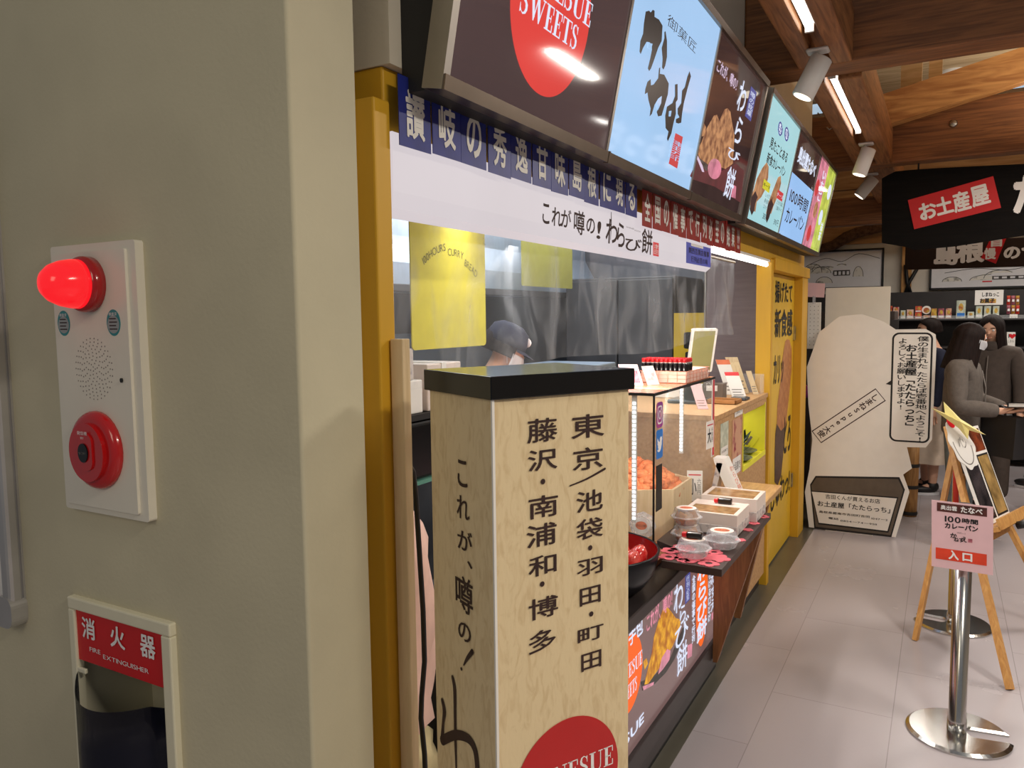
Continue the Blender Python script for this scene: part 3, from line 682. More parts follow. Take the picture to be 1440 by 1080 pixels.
for k, pl in enumerate(([(350,65),(370,60),(378,70),(390,55),(400,60),(400,95),(425,110),(445,145),(440,230),(420,270),(400,330),(380,385),(370,400),(362,385),(375,330),(385,280),(385,250),(370,237),(355,235),(335,270),(322,305),(315,290),(320,230),(335,190),(340,130)],
           [(455,180),(462,175),(470,230),(470,320),(460,370),(450,392),(442,380),(445,330),(440,270),(455,215)],
           [(360,460),(378,445),(380,480),(395,475),(420,440),(425,385),(432,378),(430,415),(455,420),(480,470),(475,530),(455,600),(440,650),(420,655),(412,630),(430,590),(440,540),(420,555),(400,590),(385,640),(372,655),(378,610),(365,560),(360,520),(345,530),(348,500)],
           [(515,475),(530,472),(530,560),(520,575),(520,640),(505,700),(495,750),(475,795),(470,780),(478,740),(462,720),(460,650),(470,600),(500,580),(515,540)],
           [(597,400),(605,430),(585,500),(565,580),(555,640),(550,690),(535,695),(520,690),(520,670),(540,660),(530,640),(530,610),(550,580),(555,510),(570,490),(585,430)])):
    p.flat(z4(pl), MF, 0.0010, 1)
for pl in ([(365,240),(388,246),(380,278),(362,268)], [(412,572),(440,540),(436,580),(418,620)], [(480,625),(495,622),(490,655),(478,655)]):
    p.flat(z4(pl), MF, 0.0016, 0)
p.text('御菓匠', MF, MF.rect(940, 18, 977, 76), 0.001, 1, bold=-0.006)
p.flat(MF.poly([(949.5, 187), (960, 192.5), (952, 237), (940, 230)]), MF, 0.0008, 2)
p.text('津田の印', MF, MF.rect(944, 193, 956, 230), 0.0014, 0, vertical=True)
p.build('menu_panel', t, label='pale blue panel with black brush characters')
p = MB('p_dark', 'p_mochi', 'p_maroon', 'p_lilac', 'p_white', 'p_navy', 'p_seal', 'p_ink', 'p_pink'); p.rect((2.635, 0.004, 3.359, MH-0.002), MF, 0.0)
z7 = lambda pts: MF.poly([(960+x/4, 40+y/4) for x, y in pts])
p.flat(z7([(40, 830), (80, 740), (130, 800), (220, 800), (300, 760), (345, 800), (325, 980), (180, 890), (60, 850)]), MF, 0.0005, 2)
p.flat(z7([(95,730),(80,690),(105,640),(130,570),(175,490),(192,485),(205,520),(235,455),(252,448),(268,470),(275,520),(290,600),(285,690),(282,760),(240,790),(180,770),(140,765)]), MF, 0.0008, 1)
p.flat(z7([(108,560),(118,530),(130,555),(125,600),(108,608)]), MF, 0.0008, 1)
p.flat(z7(ell(178, 790, 38, 58, 24)), MF, 0.0010, 8); p.flat(z7([(76,700),(110,770),(120,808),(108,806),(72,715)]), MF, 0.001, 3)
p.text('これが、噂の！', MF, (MF.uv(1010, 84)[0], MF.uv(1012, 100)[1]-0.01, MF.uv(1035, 125)[0], MF.uv(1012, 82)[1]), 0.0012, 3, bold=0.01)
for ch, x0, y0, x1, y1 in (('わ', 1043, 110, 1044, 162), ('ら', 1038, 162, 1039.5, 205), ('び', 1025, 204, 1038, 231), ('餅', 1025, 232, 1027.5, 282)):
    p.text(ch, MF, MF.rect(x0, y0, x1, y1), 0.0012, 4, bold=0.012)
p.flat(MF.poly([(1029, 259), (1035, 262), (1034, 279), (1028, 277)]), MF, 0.001, 8)
q_ = MF.rect(1056, 121, 1055.5, 171); p.rect(q_, MF, 0.0009, 5); p.text('噂の銘菓', MF, (q_[0]+0.012, q_[1]+0.012, q_[2]-0.012, q_[3]-0.012), 0.0013, 4, vertical=True)
p.build('menu_panel', t, label='dark panel picturing a heap of brown mochi')
t, MF2, MH = lightbox('menu_lightbox', 'backlit menu box with curry bread, blue card and pink-green panels, farther above the yellow door', 3.480, 5.700, (4.235, 5.000))
b8 = lambda x, y: (1030+x/4.694, 130+y/4.694)
Q8 = lambda pts: MF2.poly([b8(*q) for q in pts]); R8 = lambda x0, y0, x1, y1: MF2.rect(*b8(x0, y0), *b8(x1, y1))
p = MB('p_cyan', 'p_bread', 'p_choc', 'p_ink', 'p_label', 'p_seal', 'p_navy', 'p_white'); p.rect((3.486, 0.004, 4.229, MH-0.002), MF2, 0.0)
p.flat(Q8([(115, 760), (118, 700), (140, 640), (160, 570), (195, 500), (225, 460), (238, 490), (235, 560), (215, 640), (190, 690), (160, 720), (150, 790)]), MF2, 0.0008, 1)
p.flat(Q8([(112, 770), (125, 690), (150, 650), (165, 690), (150, 730), (142, 780), (125, 812)]), MF2, 0.0011, 2)
p.flat(Q8([(220, 800), (235, 730), (265, 650), (300, 560), (318, 550), (320, 600), (300, 680), (270, 750), (255, 800)]), MF2, 0.0008, 1)
p.flat(Q8([(218, 830), (232, 740), (255, 700), (270, 740), (252, 790), (240, 830), (224, 862)]), MF2, 0.0011, 2)
p.flat(Q8([(207, 570), (250, 605), (240, 665), (196, 630)]), MF2, 0.0012, 4); p.flat(Q8([(300, 640), (336, 668), (325, 722), (288, 695)]), MF2, 0.0012, 5)
p.text('キーマ', MF2, R8(206, 590, 242, 645), 0.0016, 3, bold=0.02); p.text('チーズ', MF2, R8(296, 655, 330, 708), 0.0016, 7)
p.text('見たことある', MF2, (3.64, 0.335, 4.07, 0.383), 0.0012, 3, bold=0.02); p.text('新食カレーパン', MF2, (3.64, 0.268, 4.09, 0.318), 0.0012, 3, bold=0.02)
for c0, w_ in ((300, 14), (342, 14)):
    p.flat(Q8(ell(c0+14, 240 if c0 == 300 else 275, w_, 48, 30)), MF2, 0.0010, 6); p.flat(Q8(ell(c0+14, 240 if c0 == 300 else 275, w_*0.6, 36, 30)), MF2, 0.0013, 7)
p.text('出', MF2, R8(306, 205, 324, 280), 0.0015, 6); p.text('雲', MF2, R8(349, 245, 366, 310), 0.0015, 6)
for u_, v_, w_, h_, s_ in ((3.77, 0.135, 0.17, 0.020, 'しっとり生地'), (3.77, 0.108, 0.17, 0.020, '黒毛和牛入り'), (3.77, 0.081, 0.17, 0.020, 'スパイス香る'), (3.80, 0.034, 0.12, 0.032, '380円'), (4.05, 0.135, 0.16, 0.020, 'とろける具に'), (4.05, 0.108, 0.16, 0.020, '三種のチーズ'), (4.07, 0.034, 0.12, 0.032, '390円')):
    p.text(s_, MF2, (u_, v_, u_+w_, v_+h_), 0.0012, 3)
p.build('menu_panel', t, label='pale cyan panel picturing two curry breads')
p = MB('p_dark', 'p_card', 'p_white', 'p_ink'); p.rect((4.241, 0.004, 4.994, MH-0.002), MF2, 0.0)
q_ = MF2.uv(*b8(383, 515)); p.rect((4.245, 0.004, 4.990, q_[1]), MF2, 0.0007, 1)
p.text('奥出雲たなべ', MF2, (4.33, q_[1]+(MH-q_[1])*0.30, 4.92, q_[1]+(MH-q_[1])*0.72), 0.0012, 2, bold=0.03)
p.text('100時間', MF2, (4.33, q_[1]*0.56, 4.92, q_[1]*0.80), 0.0014, 3, bold=0.012); p.text('カレーパン', MF2, (4.33, q_[1]*0.24, 4.92, q_[1]*0.48), 0.0014, 3, bold=0.012)
p.build('menu_panel', t, label='dark panel with a blue card')
p = MB('p_pink', 'p_green', 'p_white', 'p_seal', 'p_bread'); p.rect((5.006, 0.004, 5.694, MH-0.002), MF2, 0.0)
p.rect((5.36, 0.004, 5.694, MH-0.002), MF2, 0.0007, 1)
for c_, mi in (((5.10, 0.36), 3), ((5.22, 0.24), 4), ((5.48, 0.22), 2), ((5.6, 0.40), 2), ((5.17, 0.09), 3)): p.flat(ell(*c_, 0.07, 0.05, 24), MF2, 0.0010, mi)
p.text('いちご', MF2, (5.20, 0.30, 5.32, 0.48), 0.0014, 2, vertical=True, bold=0.02); p.text('抹茶', MF2, (5.56, 0.08, 5.66, 0.20), 0.0014, 2, vertical=True, bold=0.02)
p.build('menu_panel', t, label='pink and lime panel')

# ------------------------------------------------------------------ character tiles over the opening
def tiles(s, y0, y1, zb, zt, mname, cname, lab, grp, hd, cat='paper sign tile'):
    n = len(s); st = (y1-y0)/n; first = None; seen = {}
    for i, ch in enumerate(s):
        yc = y0 + st*(i+0.5) + random.uniform(-0.002, 0.002); w = st*0.955; dz = random.uniform(-0.003, 0.003)
        seen[ch] = seen.get(ch, 0)+1
        fr = Fr((XF+0.016+0.002*(i % 2), yc, (zb+zt)/2+dz), Vector((0, 1, random.uniform(-0.012, 0.012))), Z3)
        nth = {1: 'first ', 2: 'second '}[seen[ch]] if s.count(ch) > 1 else ''
        t = thing(hd, '%s tile with the %swhite character %s in the row over the opening' % (lab, nth, ch if ch != '!' else '!!'), cat, fr.p(0, -(zt-zb)/2), 0, grp)
        MB(mname).prism([(-w/2, -(zt-zb)/2), (w/2, -(zt-zb)/2), (w/2, (zt-zb)/2), (-w/2, (zt-zb)/2)], fr, 0, 0.0016).build('card', t)
        k = 0.30 if cjk(ch) else 0.20; hk = 0.36
        MB(cname).text(ch if ch != '!' else '!!', fr, (-w*k, -(zt-zb)*hk, w*k, (zt-zb)*(hk-0.02)), 0.0022, 0, bold=0.025).build('lettering', t)
mat('tile_white', (226, 222, 214), 0.4, var=0)
tiles('讃岐の秀逸甘味島根に現る', 1.119, 2.330, 1.911, 2.034, 'tile_blue', 'tile_white', 'glossy blue', 'blue character tiles over the opening', 'sign_tile')
tiles('全国の催事で行列必至の銘菓!', 2.379, 3.735, 1.890, 2.020, 'tile_red', 'tile_white', 'dull red', 'red character tiles over the opening', 'sign_tile')

# ------------------------------------------------------------------ white fascia light box
t = thing('fascia_lightbox', 'long white backlit fascia with brown brush lettering below the blue tiles', 'shop sign', (XF, 2.2, 1.785))
prof = [(XF-0.032, 1.795), (XF-0.022, 1.785), (XF-0.004, 1.800), (XF, 1.83), (XF, 1.935), (XF-0.032, 1.935)]
MB('lightbox_face').prism(prof, Fr((0, 0, 0), X3, Z3), -3.285, -1.122).build('face', t)
m = MB('letter_dark', 'p_seal', 'letter_grey', 'letter_white')
for ch, x0, y0, x1, y1 in (('こ', 762, 285, 772, 316), ('れ', 775, 290, 789, 320), ('が', 788, 292, 803, 322), ('噂', 806, 294, 822, 332), ('の', 824, 305, 836, 330), ('!', 838, 310, 845, 337),
                           ('わ', 851, 306, 868, 345), ('ら', 867, 312, 878, 349), ('び', 879, 332, 902, 356), ('餅', 902, 320, 917, 359)):
    m.text(ch, SHOP, SHOP.rect(x0, y0, x1, y1), 0.0012, 0, bold=0.014, italic=0.08)
m.brush([(*SHOP.uv(859, 299), .004), (*SHOP.uv(859, 315), .006), (*SHOP.uv(858, 337), .003)], SHOP, 0.0014)
m.text('WARABI MOCHI', SHOP, SHOP.rect(880, 318, 900, 327), 0.0012, 2)
q_ = SHOP.rect(918, 340, 926, 361); m.rect(q_, SHOP, 0.0010, 1); m.text('津田', SHOP, (q_[0]+0.006, q_[1]+0.006, q_[2]-0.006, q_[3]-0.006), 0.0014, 3, vertical=True)
m.build('lettering', t)
q_ = SHOP.rect(965, 345, 999, 379)
m = MB('p_navy', 'letter_white', 'p_ink'); m.prism([(q_[0], 1.803), (q_[2], 1.803), (q_[2], 1.883), (q_[0], 1.883)], SHOP, 0, 0.001)
m.rect((q_[0]+0.06, 1.872, q_[2]-0.12, 1.883), SHOP, 0.0014, 1).text('関西百貨店催事', SHOP, (q_[0]+0.03, 1.842, q_[2]-0.03, 1.866), 0.0014, 2, bold=0.02).text('行列必至の味', SHOP, (q_[0]+0.06, 1.810, q_[2]-0.05, 1.834), 0.0014, 2, bold=0.02)
m.build('notice_sticker', t, label='purple-blue notice sticker')
# fluorescent batten right of the fascia
t = thing('batten_light', 'bright white fluorescent batten under the header right of the white fascia', 'ceiling light', (-0.9, 3.95, 1.885))
MB('white_paint').box((-0.925, 3.30, 1.900), (-0.875, 4.58, 1.914), 0.003).build('housing', t)
MB('glow_white').tube([(-0.895, 3.31, 1.886), (-0.895, 4.57, 1.886)], 0.012).build('tube', t)

# ------------------------------------------------------------------ yellow door with print
DOOR = Fr((-0.925, 0, 0), Y3, Z3)
t = thing('shop_door', 'yellow shop side door printed with black slogans and a long curry bread', 'door', (-0.94, 5.18, 0.0))
MB('yellow_door').box((-0.955, 4.665, 0.012), (-0.925, 5.715, 1.855), 0.002).build('panel', t)
m = MB('letter_black', 'bread_print', 'choc_print')
for s_, x0, y0, x1, y1 in (('揚げたて', 1090, 394, 1113.5, 427), ('新食感', 1089.6, 434, 1113.5, 472), ('カリッ', 1088, 500, 1101, 538), ('とろ', 1102.5, 586, 1111, 632)):
    m.text(s_, DOOR, DOOR.rect(x0, y0, x1, y1), 0.0022, 0, bold=0.02)
q0, q1 = DOOR.uv(1087, 738), DOOR.uv(1111.5, 676); m.text('じゅわっ!', DOOR, (4.98, 0.34, 5.66, 0.52), 0.0022, 0, bold=0.02)
m.flat(DOOR.poly([(1104,480),(1107,477),(1110,478),(1113,490),(1113,520),(1109,560),(1104,605),(1098,612),(1092,600),(1093,570),(1097,540),(1100,505)]), DOOR, 0.0012, 1)
m.flat(DOOR.poly([(1092,596),(1098,606),(1103,600),(1101,640),(1098,670),(1093,683),(1089,678),(1089,640),(1090,610)]), DOOR, 0.0016, 2)
m.build('door_print', t, label='black slogans and curry bread print')
for z in (0.42, 1.47): MB('steel').box((-0.928, 5.70, z-0.05), (-0.910, 5.745, z+0.05), 0.002).build('hinge', t)
# ------------------------------------------------------------------ serving counter with lit front panel
t = thing('serving_counter', 'dark serving counter with a backlit mochi advertisement on its front', 'counter', (-1.15, 2.3, 0))
MB('counter_dark').box((-1.50, 1.74, 0.06), (-0.835, 3.42, 0.66), 0.003).build('body', t)
MB('black_matte').box((-1.46, 1.76, 0.0), (-0.86, 3.40, 0.06)).build('kickboard', t)
MB('counter_dark').box((-1.52, 1.72, 0.66), (-0.79, 3.43, 0.70), 0.004).build('worktop', t)
PAN = Fr((-0.815, 0, 0), Y3, Z3)
fm = MB('counter_dark')
for a, b in (((-0.835, 1.74, 0.17), (-0.80, 3.42, 0.235)), ((-0.835, 1.74, 0.645), (-0.80, 3.42, 0.668)), ((-0.835, 1.74, 0.235), (-0.80, 1.77, 0.645)), ((-0.835, 3.245, 0.235), (-0.80, 3.42, 0.645))): fm.box(a, b, 0.002)
fm.build('panel_frame', t)
m = MB('p_panel', 'p_orange', 'p_kinako', 'letter_dark', 'p_white', 'p_lilac', 'p_navy', 'p_ink', 'p_pink')
m.box((-0.83, 1.77, 0.235), (-0.815, 3.245, 0.645))
b5 = lambda x, y: (870+x/3.858, 780+y/3.858)
Q5 = lambda pts: PAN.poly([b5(*q) for q in pts]); R5 = lambda x0, y0, x1, y1: PAN.rect(*b5(x0, y0), *b5(x1, y1))
m.flat(Q5([(118, 690), (128, 738), (190, 706), (255, 640), (300, 570), (345, 470), (372, 380), (345, 400), (280, 560), (190, 660)]), PAN, 0.0006, 7)
m.flat(Q5([(128, 715), (134, 736), (188, 706), (190, 690)]), PAN, 0.0009, 8)
m.flat(Q5([(138,705),(150,650),(165,590),(180,530),(190,450),(215,360),(238,300),(262,282),(285,310),(310,345),(335,350),(330,400),(318,440),(290,500),(262,545),(230,600),(190,655),(160,700)]), PAN, 0.0009, 2)
m.flat(Q5([(132, 580), (150, 560), (158, 590), (140, 625)]), PAN, 0.0009, 2)
m.flat(Q5([(232, 560), (262, 512), (280, 520), (274, 570), (240, 620), (212, 650)]), PAN, 0.0012, 8)
c_, r_ = circ3(PAN.uv(*b5(128, 560)), PAN.uv(*b5(95, 432)), PAN.uv(*b5(85, 800))); m.flat(ell(c_[0], c_[1], r_, n=60), PAN, 0.0008, 1)
e0 = PAN.uv(*b5(126, 512)); e1 = PAN.uv(*b5(126, 588)); hs = e0[1]-e1[1]
m.put(serif('KANESUE'), PAN, (2*c_[0]-e0[0], e1[1], e0[0], e0[1]), 0.0012, 4); m.put(serif('SWEETS'), PAN, (2*c_[0]-e0[0]+0.05, e1[1]-hs*1.4, e0[0]-0.05, e1[1]-hs*0.4), 0.0012, 4)
hx = R5(62, 345, 130, 415); m.text('作りたて手包', PAN, (hx[0]-0.28, hx[1]-0.005, hx[2], hx[1]+0.055), 0.0012, 4, bold=0.02)
hx = R5(150, 250, 298, 190); m.text('これが、噂の！', PAN, (hx[0], 0.570, hx[2]-0.02, 0.632), 0.0012, 8, bold=0.02)
for ch, x0, x1, z0, z1 in (('わ', 298, 346, 0.525, 0.640), ('ら', 330, 362, 0.462, 0.530), ('び', 304, 380, 0.384, 0.470), ('餅', 316, 372, 0.275, 0.382)):
    m.text(ch, PAN, (PAN.uv(*b5(x0, 300))[0], z0, PAN.uv(*b5(x1, 300))[0], z1), 0.0016, 4, bold=0.008)
m.flat(Q5([(373, 492), (398, 480), (396, 550), (372, 565)]), PAN, 0.0010, 8)
q_ = R5(360, 190, 388, 92); m.rect((q_[0], 0.52, q_[2], 0.63), PAN, 0.0008, 6); m.text('行列必至', PAN, (q_[0]+0.012, 0.528, q_[2]-0.012, 0.622), 0.0012, 4, vertical=True)
u0, u1 = PAN.uv(*b5(418, 300))[0], PAN.uv(*b5(482, 300))[0]; m.flat(ell((u0+u1)/2, 0.46, (u1-u0)/2, 0.19, 48), PAN, 0.0008, 1)
m.text('わらび餅', PAN, ((u0+u1)/2-0.075, 0.30, (u0+u1)/2+0.075, 0.62), 0.0012, 4, vertical=True, bold=0.03)
m.text('全国の催事で行列', PAN, (u0-0.055, 0.33, u0-0.012, 0.60), 0.0012, 4, vertical=True, bold=0.02); m.text('とろける口どけ', PAN, (u1+0.008, 0.33, u1+0.045, 0.58), 0.0012, 4, vertical=True, bold=0.02)
v0, v1 = PAN.uv(*b5(497, 300))[0], PAN.uv(*b5(523, 300))[0]; m.text('かねすえ', PAN, (v0, 0.36, v1, 0.58), 0.0012, 4, vertical=True, bold=0.01); m.rect((v0+0.02, 0.32, v0+0.07, 0.35), PAN, 0.001, 8)
ku = PAN.uv(*b5(135, 850)); kl = PAN.uv(*b5(135, 905)); m.text('KANESUE', PAN, (ku[0]-0.47, kl[1], ku[0], ku[1]), 0.0012, 4, bold=0.02)
m.build('advert_panel', t, label='backlit brown advert with orange ellipses')
# drop shelf and its brackets
t = thing('display_shelf', 'narrow dark brown ledge carrying mochi packs and boxes along the serving counter', 'shelf', (-0.73, 2.78, 0.775))
MB('dark_brown').prism([(-0.588, 2.385), (-0.588, 3.175), (-0.872, 3.175), (-0.872, 2.60), (-0.785, 2.54), (-0.785, 2.385)], TOPF, 0.776, 0.80).build('board', t)
def wedge(mb, y0, y1, x0, x1, xb, z0, z1):
    mb.prism([(x0, z0), (xb, z0), (x1, z1), (x0, z1)], Fr((0, 0, 0), X3, Z3), -y1, -y0)
for y in (3.10,):
    q = MB('bracket_wood'); wedge(q, y, y+0.03, -0.797, -0.60, -0.78, 0.16, 0.776); q.build('bracket', t)
t = thing('side_shelf', 'pale oak ledge holding a white gift box beyond the dark brown ledge', 'shelf', (-0.76, 3.47, 0.775))
MB('shelf_oak').box((-0.872, 3.215, 0.776), (-0.640, 3.72, 0.802), 0.004).build('board', t)
q = MB('bracket_wood'); wedge(q, 3.47, 3.50, -0.797, -0.65, -0.77, 0.22, 0.776); q.build('bracket', t)
# chipboard cashier counter with sample niche
t = thing('cashier_counter', 'chipboard cashier counter with a bright yellow sample niche beside the yellow door', 'counter', (-1.2, 4.0, 0))
q = MB('chipboard')
q.box((-1.75, 3.45, 0.08), (-0.885, 3.99, 1.125)).box((-1.75, 4.55, 0.08), (-0.885, 4.59, 1.125)).box((-1.75, 3.99, 0.08), (-0.885, 4.55, 0.805)).box((-1.75, 3.99, 0.805), (-1.25, 4.55, 1.125)).box((-1.25, 3.99, 1.09), (-0.885, 4.55, 1.125))
q.build('body', t)
MB('chipboard').box((-1.78, 3.44, 1.125), (-0.878, 4.595, 1.15), 0.002).build('worktop', t)
MB('counter_dark').box((-1.72, 3.46, 0), (-0.91, 4.58, 0.08)).build('kickboard', t)
q = MB('niche_yellow')
q.box((-1.25, 3.99, 0.80), (-0.882, 4.55, 0.817)).box((-1.25, 4.535, 0.817), (-0.882, 4.552, 1.10)).box((-1.25, 3.988, 0.817), (-0.882, 4.0, 1.10)).box((-1.255, 4.0, 0.817), (-1.24, 4.535, 1.10)).box((-0.888, 3.985, 0.795), (-0.880, 4.556, 0.822))
q.build('niche_lining', t, label='bright lemon yellow lining')
l = area('niche_lamp', (-1.05, 4.27, 1.085), (0.2, 0.4), 0.7, (1, 0.97, 0.8))
NF = Fr((-1.05, 4.534, 0), Vector((1, 0, 0)), Z3)
q = MB('letter_grey', 'niche_yellow'); 
NP = Fr((-1.20, 4.533, 1.075), Vector((1, 0, -0.62)), Vector((0.62, 0, 1))); q.prism([(0, -0.10), (0.34, -0.10), (0.34, 0.0), (0, 0.0)], NP, 0, 0.003, 1).text('bread', NP, (0.03, -0.08, 0.31, -0.02), 0.0036, 0, bold=0.02)
q.build('niche_print', t)
CF = Fr((-0.884, 0, 0), Y3, Z3)
for nm, lb_, y0, y1, z0, z1, cmn in (('notice_sheet', 'small pale green notice sheet', 3.53, 3.68, 0.93, 1.10, 'snack_mint'), ('poster', 'narrow red and white product poster', 3.76, 3.95, 0.80, 1.09, 'snack_wine')):
    q = MB(cmn, 'letter_white', 'letter_dark'); q.prism([(y0, z0), (y1, z0), (y1, z1), (y0, z1)], CF, 0, 0.0012); q.rect((y0+0.01, z0+0.01, y1-0.01, z0+(z1-z0)*0.33), CF, 0.0016, 1); q.text('お品書き', CF, (y0+0.02, z0+0.03, y1-0.02, z0+(z1-z0)*0.25), 0.0020, 2); q.build(nm, t, label=lb_)
q = MB('white_card', 'letter_dark'); q.prism([(3.80, 1.10), (3.97, 1.10), (3.97, 1.145), (3.80, 1.145)], CF, 0.001, 0.002).text('ご注文はこちら', CF, (3.815, 1.112, 3.955, 1.135), 0.0026, 1); q.build('label_strip', t, label='white order label')
# samples in the niche
for i, (x, y, z, mn, lb) in enumerate(((-0.985, 4.16, 0.8175, 'plate_dark', 'dark speckled sample plate at the front of the yellow niche'), (-1.01, 4.40, 0.8175, 'plate_dark', 'dark speckled sample plate deeper in the yellow niche'))):
    t = thing('sample_plate', lb, 'plate', (x, y, z), 0, 'sample plates in the yellow niche')
    MB(mn).lathe([(0.03, 0), (0.10, 0.012), (0.115, 0.022), (0.108, 0.022), (0.03, 0.006)], (x, y, z), 20).build('dish', t)
    q = MB('leaf_dark', 'choc_print')
    for k in range(16):
        a = k*0.7+i; q.prism([(0, 0), (0.03, 0.020), (0.10, 0.0), (0.03, -0.020)], Fr((x+0.03*math.cos(a*1.7), y+0.03*math.sin(a*1.7), z+0.02+0.004*k), Vector((math.cos(a), math.sin(a), 0.9)), Vector((-math.sin(a), math.cos(a), 0))), 0, 0.002)
    q.build('leaves', t)
    MB('bread_print').blob((x, y, z+0.04), (0.06, 0.025, 0.024), M=Matrix.Rotation(0.6+i, 3, 'Z').to_4x4()).build('bread_sample', t)
# ------------------------------------------------------------------ big lacquer bowl of strawberry sweets
BC = Vector((-0.995, 2.30, 0.7005))
t = thing('lacquer_bowl', 'large black lacquer bowl with red inside holding strawberry sweets', 'bowl', BC)
MB('bowl_black').lathe([(0.12, 0.0), (0.17, 0.02), (0.205, 0.07), (0.222, 0.138), (0.218, 0.143), (0.214, 0.140)], BC, 56).build('outer_shell', t)
MB('bowl_red').lathe([(0.214, 0.139), (0.198, 0.075), (0.16, 0.03), (0.10, 0.020), (0, 0.018)], BC, 56, cap=(0, 0)).build('inner_lining', t, label='glossy red lining')
names = ['nearest the rim', 'in the middle of the heap', 'at the right side of the heap', 'at the back of the heap', 'topmost', 'at the near left', 'at the far right', 'at the far left', 'low at the front', 'low at the back']
for i, (dx, dy, dz) in enumerate(((0.10, -0.09, 0.078), (0.02, -0.02, 0.095), (0.13, 0.01, 0.078), (0.07, 0.10, 0.08), (0.06, -0.03, 0.118), (-0.06, -0.10, 0.07), (0.12, 0.08, 0.074), (-0.09, 0.06, 0.072), (0.03, -0.14, 0.068), (-0.01, 0.13, 0.068))):
    p_ = BC + Vector((dx, dy, dz+0.004)); a = random.uniform(0, 6)
    t = thing('strawberry_sweet', 'red strawberry sweet with pink paste %s, lacquer bowl' % names[i], 'sweet', p_, a, 'strawberry sweets in the lacquer bowl')
    M_ = Matrix.Translation(p_) @ Matrix.Rotation(a, 4, 'Z') @ Matrix.Rotation(0.4, 4, 'X')
    MB('strawberry').lathe([(0.0, 0.0), (0.022, 0.004), (0.033, 0.018), (0.032, 0.034), (0.022, 0.054), (0.009, 0.066), (0, 0.069)], M=M_, seg=18).build('berry', t)
    MB('strawberry_cream').lathe([(0.0, -0.016), (0.026, -0.012), (0.036, 0.002), (0.034, 0.016), (0.02, 0.022)], M=M_, seg=18).build('paste', t)
# ------------------------------------------------------------------ glass display case
CX0, CX1, CY0, CY1, CZ0, CZ1 = -1.47, -0.875, 2.57, 3.385, 0.702, 1.325
t = thing('display_case', 'square-edged glass display case with white LED strips and social media stickers on the counter', 'display case', ((CX0+CX1)/2, (CY0+CY1)/2, CZ0))
MB('case_top').box((CX0, CY0, CZ0), (CX1, CY1, CZ0+0.018)).build('base_board', t)
MB('glass').box((CX1-0.005, CY0, CZ0+0.018), (CX1, CY1, CZ1)).build('front_glass', t)
MB('glass').box((CX0, CY0, CZ0+0.018), (CX1-0.006, CY0+0.005, CZ1)).build('side_glass', t)
MB('glass').box((CX0, CY1-0.005, CZ0+0.018), (CX1-0.006, CY1, CZ1)).build('side_glass', t)
q = MB('case_top', 'black_matte'); q.box((CX0, CY0, CZ1), (CX1, CY1, CZ1+0.007)); q.box((CX1-0.002, CY0-0.001, CZ1-0.003), (CX1+0.003, CY1, CZ1+0.007), m=1).box((CX0, CY0-0.003, CZ1-0.003), (CX1+0.003, CY0+0.001, CZ1+0.007), m=1)
q.build('top_board', t, label='copper-coloured top with dark edge')
MB('black_matte').box((CX1-0.004, CY0-0.002, CZ0), (CX1+0.002, CY0+0.004, CZ1)).build('corner_post', t)
CFR = Fr((CX1+0.0005, 0, 0), Y3, Z3)
q = MB('black_matte'); q.box((CX1+0.0005, CY0+0.02, CZ1-0.42), (CX1+0.002, CY0+0.085, CZ1-0.255)); q.build('black_strip', t)
MB('white_card', 'strip_red').box((CX1+0.0005, CY1-0.05, 0.98), (CX1+0.0015, CY1-0.005, CZ1)).rect((CY1-0.036, 0.985, CY1-0.008, CZ1-0.005), CFR, 0.0015, 1).build('red_strip', t, label='red and white printed strip')
q = MB('insta', 'letter_white')
yc, zc, w_ = CY0+0.057, CZ1-0.075, 0.036
q.prism(rrect(yc-w_, zc-0.046, yc+w_, zc+0.046, 0.018), CFR, 0.0005, 0.0012)
def ring(mb, outer, inner, fr, h, mi):
    n = len(outer)
    mb._add([fr.p(a, b, h) for a, b in outer]+[fr.p(a, b, h) for a, b in inner], [(i, (i+1) % n, n+(i+1) % n, n+i) for i in range(n)], mi)
ring(q, rrect(yc-w_*0.72, zc-0.033, yc+w_*0.72, zc+0.033, 0.014), rrect(yc-w_*0.56, zc-0.027, yc+w_*0.56, zc+0.027, 0.010), CFR, 0.0016, 1)
ring(q, ell(yc, zc, w_*0.36, 0.017), ell(yc, zc, w_*0.22, 0.011), CFR, 0.0016, 1); q.flat(ell(yc+w_*0.40, zc+0.019, 0.004, n=12), CFR, 0.0016, 1)
q.build('camera_sticker', t, label='purple-pink camera emblem sticker')
q = MB('sky_blue', 'letter_white'); zc -= 0.105
q.prism(rrect(yc-w_, zc-0.052, yc+w_, zc+0.052, 0.010), CFR, 0.0005, 0.0012)
q.flat([(yc+a*w_*0.8, zc+b*0.032) for a, b in [(-1,-.62),(-.45,-.55),(-.75,-.25),(-.6,-.22),(-.95,.15),(-.75,.12),(-.95,.45),(-.85,.75),(-.4,.35),(0,.22),(.05,.6),(.35,.82),(.65,.72),(.95,.8),(.8,.55),(1.0,.5),(.8,.3),(.75,-.1),(.45,-.6),(0,-.86),(-.55,-.86)]], CFR, 0.0016, 1)
q.build('bird_sticker', t, label='sky blue bird emblem sticker')
for x, y, z0 in ((-0.952, CY0+0.012, 0.86), (-1.02, CY1-0.012, 0.98)):
    q = MB('white_paint', 'glow_cool'); q.box((x-0.009, y-0.003, z0), (x+0.009, y+0.003, CZ1-0.004))
    s_ = -1 if y < 3 else 1; n = int((CZ1-z0-0.02)/0.016)
    for k in range(n): q.box((x-0.0055, y-0.005, z0+0.012+k*0.016), (x+0.0055, y+0.005, z0+0.021+k*0.016), m=1)
    q.build('led_strip', t, label='vertical strip of white LEDs')
